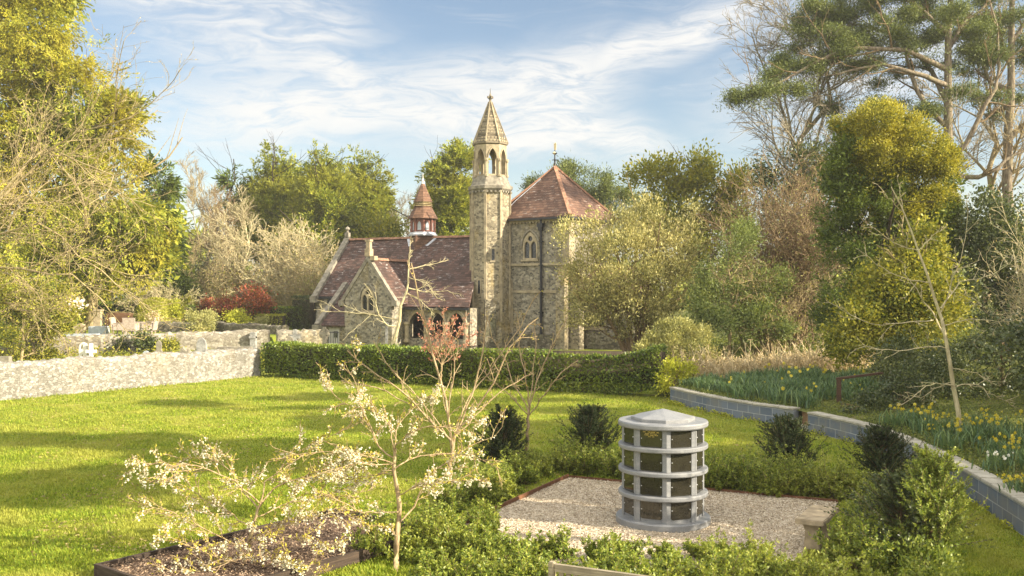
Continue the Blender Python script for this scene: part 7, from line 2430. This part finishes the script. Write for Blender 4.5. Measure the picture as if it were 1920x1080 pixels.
# ------------------------------------------------------------------ daffodils and bank planting
def strap_clump(r_, c, n, h, spread, w=.024):
    P = c + np.column_stack([r_.normal(0, spread, (n, 2)), np.zeros(n)])
    a = r_.uniform(0, 2 * math.pi, n)
    lean = r_.uniform(.1, .5, n)
    D = np.column_stack([np.cos(a) * lean, np.sin(a) * lean, np.ones(n)])
    D = nrm(D)
    S = nrm(np.column_stack([-np.sin(a), np.cos(a), np.zeros(n)]))
    L = h * r_.uniform(.6, 1.1, n)
    # two segments: upright, then arching over
    mid = P + D * (L * .6)[:, None]
    D2 = nrm(D + np.column_stack([np.cos(a), np.sin(a), -np.full(n, .5)]) * r_.uniform(.2, .7, n)[:, None])
    tip = mid + D2 * (L * .4)[:, None]
    W2 = (S * w / 2)
    V = np.stack([P - W2, P + W2, mid + W2, mid - W2, tip + W2 * .3, tip - W2 * .3], 1).reshape(-1, 3)
    b = np.arange(n)[:, None] * 6
    Fq = np.concatenate([b + np.array([[0, 1, 2, 3]]), b + np.array([[3, 2, 4, 5]])])
    return V, Fq


def flowers(r_, C, size):
    n = len(C)
    ax = nrm(np.column_stack([r_.normal(-.2, .6, n), r_.normal(-.5, .5, n), r_.normal(.1, .25, n)]))
    u = perp(r_, ax)
    w2 = np.cross(ax, u)
    parts = []
    for k in range(6):
        a = 2 * math.pi * k / 6
        d_ = nrm(u * math.cos(a) + w2 * math.sin(a) + ax * .15)
        parts.append(leaf_quads(C, d_, nrm(np.cross(d_, ax)), size, size * .7, .05))
    for k in range(6):
        a = 2 * math.pi * (k + .5) / 6
        d_ = u * math.cos(a) + w2 * math.sin(a)
        q = C + d_ * size * .22
        parts.append(leaf_quads(q, nrm(ax + d_ * .25), nrm(np.cross(ax, d_)), size * .75, size * .45))
    return cat(*parts)


def daff_proto(label, seed, n, h, nf, size, fl='daff_flower', group='daffodil clumps on the bank', name='daffodils'):
    r_ = np.random.default_rng(seed)
    t = thing(name, label, 'flowers', (0, 0, 0), group=group)
    v, f = strap_clump(r_, np.zeros(3), n, h, .12)
    put('leaves', v, [f], MAT['daff_leaf'], t, loc=(0, 0, 0))
    if nf:
        C = np.column_stack([r_.normal(0, .15, (nf, 2)), h * r_.uniform(.9, 1.18, nf)])
        base_ = C * [.6, .6, 0]
        st = np.stack([base_, (base_ + C) / 2 + [0, 0, .05], C], 1)
        put('stalks', *tubes_many([(st, np.full((nf, 3), .004), 4)]), MAT['daff_leaf'], t)
        v, f = flowers(r_, C, size)
        put('flowers', v, f, MAT[fl], t)
    return t


LAB_D = 'clump of yellow daffodils on the bank above the nearer block wall'
LAB_F = 'clump of blue green daffodil leaves on the far bank above the block wall'
protos = [daff_proto(LAB_D, 701, 60, .36, 4, .042, group='yellow daffodil clumps above the nearer block wall'), daff_proto(LAB_D, 702, 70, .33, 6, .042, group='yellow daffodil clumps above the nearer block wall'), daff_proto(LAB_D, 703, 55, .38, 3, .042, group='yellow daffodil clumps above the nearer block wall')]
r_ = np.random.default_rng(710)


def wall_x(y):
    o_ = np.argsort(EP[:, 1])
    return float(np.interp(y, EP[o_, 1], EP[o_, 0]))


spots = []
tries = 0
while len(spots) < 70 and tries < 4000:
    tries += 1
    y = r_.uniform(13.0, 22.3)
    s = r_.uniform(.45, 3.4)
    x = wall_x(y) + s
    if y > 20.5 and s > 2.6:
        continue
    if all((x - a) ** 2 + (y - b_) ** 2 > .075 for a, b_ in spots):
        spots.append((x, y))
for i, (x, y) in enumerate(spots):
    o = protos[i] if i < 3 else copy_tree(protos[r_.integers(0, 3)])
    o.location = (x, y, gz(x, y))
    o.rotation_euler = (0, 0, r_.uniform(-.6, .6))
    s = r_.uniform(.8, 1.2)
    o.scale = (s, s, s)
G_F = 'leafy daffodil clumps on the far bank'
protos = [daff_proto(LAB_F, 704, 110, .42, 0, .05, group=G_F, name='daffodil_leaves'), daff_proto(LAB_F, 705, 120, .40, 0, .05, group=G_F, name='daffodil_leaves')]
LAB_G = 'clump of blue green daffodil leaves with a few yellow flowers on the far bank'
protos += [daff_proto(LAB_G, 706, 100, .42, 1, .055, group='flowering daffodil clumps on the far bank'), daff_proto(LAB_G, 707, 100, .42, 2, .055, group='flowering daffodil clumps on the far bank')]
spots = []
tries = 0
while len(spots) < 110 and tries < 6000:
    tries += 1
    y = r_.uniform(25.6, 31.5)
    s = r_.uniform(.5, 4.8)
    x = wall_x(y) + s
    if abs(x - 8.6) < .5 and y < 26.4:
        continue
    if all((x - a) ** 2 + (y - b_) ** 2 > .07 for a, b_ in spots):
        spots.append((x, y))
for i, (x, y) in enumerate(spots):
    k = i if i < 4 else (r_.integers(2, 4) if r_.random() < .22 else r_.integers(0, 2))
    o = protos[k] if i < 4 else copy_tree(protos[k])
    o.location = (x, y, gz(x, y))
    o.rotation_euler = (0, 0, r_.uniform(0, 6))
    s = r_.uniform(.75, 1.2)
    o.scale = (s, s, s)
# white flowers and forsythia at the right edge
t = daff_proto('clump with small white flowers by the right edge', 708, 60, .3, 9, .035, 'white_flower', None, 'white_flowers')
x_ = W(1870, 855, 16.6)
t.location = (x_[0], 16.6, gz(x_[0], 16.6))
t = daff_proto('bright yellow flower clump just above the wall at the right edge', 709, 90, .22, 34, .035, 'daff_flower', None, 'yellow_flowers')
x_ = W(1905, 925, 14.9)
t.location = (x_[0] + .1, 14.9, gz(x_[0] + .1, 14.9))

# dry stalks
r_ = np.random.default_rng(721)
parts, n = [], 0
base = gbase(1430, 33.5)
st = []
for k in range(2600):
    x, y = r_.uniform(5.6, 12.2), r_.uniform(32.3, 35.5)
    h = r_.uniform(.4, 1.1) * (1.35 if r_.random() < .12 else .8)
    b0 = np.array([x, y, gz(x, y) - .03])
    d_ = nrm(np.array([r_.normal(0, .35), r_.normal(0, .3), 1]))
    st.append(np.stack([b0, b0 + d_ * h * .5, b0 + nrm(d_ + r_.normal(0, .18, 3)) * h]))
st = np.array(st)
v, f = tubes(st, np.tile([.014, .012, .008], (len(st), 1)), 3)
C, D = along(r_, st, 5, .1, 1)
D = nrm(D * .4 + r_.normal(0, .7, D.shape))
v2, f2 = leaf_quads(C, D, perp(r_, D), .16 * r_.uniform(.5, 1.2, len(C)), .03)
o = put('dry_stalks', *cat((v, f), (v2, f2)), MAT['straw'])
tag(o, 'band of dry straw coloured stalks behind the far daffodil leaves', 'dry plants', kind='stuff')

# ground cover over the bank
def cover_leaves(name, label, n, region, size, mat, seed, hmax=.12):
    r_ = np.random.default_rng(seed)
    pts = region(r_, n)
    z = np.array([gz(a, b_) for a, b_ in pts])
    C = np.column_stack([pts, z + r_.random(len(pts)) ** 2 * hmax + .01])
    D = nrm(r_.normal(size=(len(pts), 3)) * [1, 1, .5] + [0, 0, .45])
    v, f = leaf_quads(C, D, perp(r_, D), size * r_.uniform(.6, 1.3, len(C)), size * .55, .1)
    o = put(name, v, [f], MAT[mat])
    return tag(o, label, 'ground cover', kind='stuff')


def bank_region(r_, n):
    y = r_.uniform(12, 36, n)
    s = r_.random(n) ** 1.3 * 9 + .32
    return np.column_stack([np.array([wall_x(b_) for b_ in y]) + s, y])


cover_leaves('ground_cover', 'low leafy ground cover over the bank behind the block walls', 42000, bank_region, .06, 'cover', 731)
cover_leaves('ground_cover', 'ivy and brambles over the sunlit ground below the shrubs beyond the hedge', 26000, lambda r_, n: np.column_stack([r_.uniform(7, 24, n), r_.uniform(35, 52, n)]), .13, 'cover', 732, .35)
cover_leaves('ground_cover', 'weeds along the foot of the old wall among the gravestones', 5000, lambda r_, n: np.column_stack([r_.uniform(-25, -11, n), r_.uniform(43, 47.5, n)]), .14, 'ivy', 733, .4)

cover_leaves('ground_cover', 'weeds and leaves creeping over the coping of the curved block walls', 2600, lambda r_, n: (lambda y: np.column_stack([np.array([wall_x(b_) for b_ in y]) + .2 + np.abs(r_.normal(0, .1, n)), y]))(np.concatenate([r_.uniform(12, 24.2, n // 2), r_.uniform(25.6, 31, n - n // 2)])), .05, 'cover', 734, .14)


def foot_region(r_, n):
    y = np.concatenate([r_.uniform(11, 24.3, n // 2), r_.uniform(25.5, 30.9, n - n // 2)])
    k = np.sin(y * 2.1) + np.sin(y * 5.3) > -.3
    y = y[k]
    return np.column_stack([np.array([wall_x(b_) for b_ in y]) - .03 - np.abs(r_.normal(0, .08, len(y))), y])


cover_leaves('weeds', 'weeds and grass tufts along the foot of the curved block walls', 2600, foot_region, .06, 'lime_leaf', 735, .1)
# ------------------------------------------------------------------ ivy on the old wall
for i, (px, py, rx, ry, d, lab) in enumerate(((222, 655, 26, 20, 48.3, 'dark ivy clump at the foot of the old wall beside the white cross'), (272, 640, 12, 22, 47.8, 'arch of ivy hanging on the old wall'), (310, 655, 20, 16, 47.9, 'brown and green ivy behind the waisted headstone'), (60, 660, 40, 14, 45.5, 'yellow green weeds at the foot of the old wall near the left edge'))):
    shrub('ivy', lab, px, py, rx, ry, d, 741 + i, 'ivy' if i in (2, 3) else 'dark_leaf', 150, 12, .12, .08, .12, z=.1, cat_='ivy')

# ------------------------------------------------------------------ grass
r_ = np.random.default_rng(801)
n = 520000
y = 10.5 / (1 - r_.random(n) * (1 - 10.5 / 43.0))           # more blades near the camera
x = r_.uniform(-1, 1, n) * (y * .56 + .5)
wx = np.array([np.interp(y, EP[np.argsort(EP[:, 1]), 1], EP[np.argsort(EP[:, 1]), 0])])[0]
keep = x < wx - .03
wallx = np.interp(y, [16.6, 31.6, 40.5, 44], [-26, -16.85, -10.75, -10.6])
keep &= x > wallx + .22
qa = (x - ga[0]) * e1[0] + (y - ga[1]) * e1[1]
qb = (x - ga[0]) * e2[0] + (y - ga[1]) * e2[1]
keep &= ~((qa > -.02) & (qa < GW) & (qb > -.02) & (qb < GD))
ba = (x - A0[0]) * u1[0] + (y - A0[1]) * u1[1]
bb = (x - A0[0]) * u2[0] + (y - A0[1]) * u2[1]
keep &= ~((ba > -.03) & (ba < Lb + .03) & (bb > -.03) & (bb < Wb + .03))
hl = (y - 40.75) - (x + 10.35) * (32.6 - 40.75) / (5.15 + 10.35)
keep &= ~((hl > -.35) & (hl < .6) & (x > -10.4) & (x < 5.2))
x, y = x[keep], y[keep]
n = len(x)
tuft = .5 + .5 * np.sin(x * 3.1 + 1.3 * np.sin(y * 2.3)) * np.sin(y * 2.7 + 1.1 * np.sin(x * 1.9))
hgt = (.022 + .035 * tuft) * r_.uniform(.6, 1.4, n) * (1 + (y - 10) / 60)
z = lawn_h(x, y)
a = r_.uniform(0, 2 * math.pi, n)
lean = r_.uniform(.2, 1.2, n)
D = nrm(np.column_stack([np.cos(a) * lean, np.sin(a) * lean, np.ones(n)]))
v, f = leaf_quads(np.column_stack([x, y, z - .004]), D, np.column_stack([-np.sin(a), np.cos(a), np.zeros(n)]), hgt * 1.3, .006 * (1 + y / 12) * r_.uniform(.7, 1.3, n), .1)
o = put('grass', v, [f], MAT['grass'])
tag(o, 'short mown grass covering the lawn', 'grass', kind='stuff')
# thatch and fallen leaves lying in the lawn
n = 15000
y = 11 / (1 - r_.random(n) * (1 - 11 / 40.0))
x = r_.uniform(-1, 1, n) * (y * .5)
cl = np.sin(x * 1.7 + 2 * np.sin(y * .9)) * np.sin(y * 1.9)
qa = (x - ga[0]) * e1[0] + (y - ga[1]) * e1[1]
qb = (x - ga[0]) * e2[0] + (y - ga[1]) * e2[1]
keep = (cl > -.1) & (x < 6) & (x > np.interp(y, [16.6, 31.6, 40.5], [-26, -16.85, -10.75]) + .4) & ~((qa > -.1) & (qa < GW) & (qb > -.1) & (qb < GD))
x, y = x[keep], y[keep]
C = np.column_stack([x, y, lawn_h(x, y) + .03])
D = nrm(r_.normal(size=(len(x), 3)) * [1, 1, .25])
v, f = leaf_quads(C, D, perp(r_, D), r_.uniform(.04, .10, len(x)), r_.uniform(.015, .04, len(x)), .15)
o = put('lawn_thatch', v, [f], MAT['thatch'])
tag(o, 'scattered dry clippings lying on the lawn', 'clippings', kind='stuff')

# ------------------------------------------------------------------ thin volume of haze added to lift the dark tones
m_, t_, out_ = material('thin haze')
pv_ = t_.n('ShaderNodeVolumePrincipled', {'Color': (0.96, 0.95, 0.90, 1), 'Density': 0.0005, 'Anisotropy': 0.2})
t_.t.links.new(pv_.outputs[0], out_.inputs['Volume'])
hz = MB().box((0, 130, 12.0), (640, 400, 27.0)).build('haze', m_, loc=(0, 0, 0))
tag(hz, 'thin pale haze filling the air over the garden', 'haze', kind='stuff')
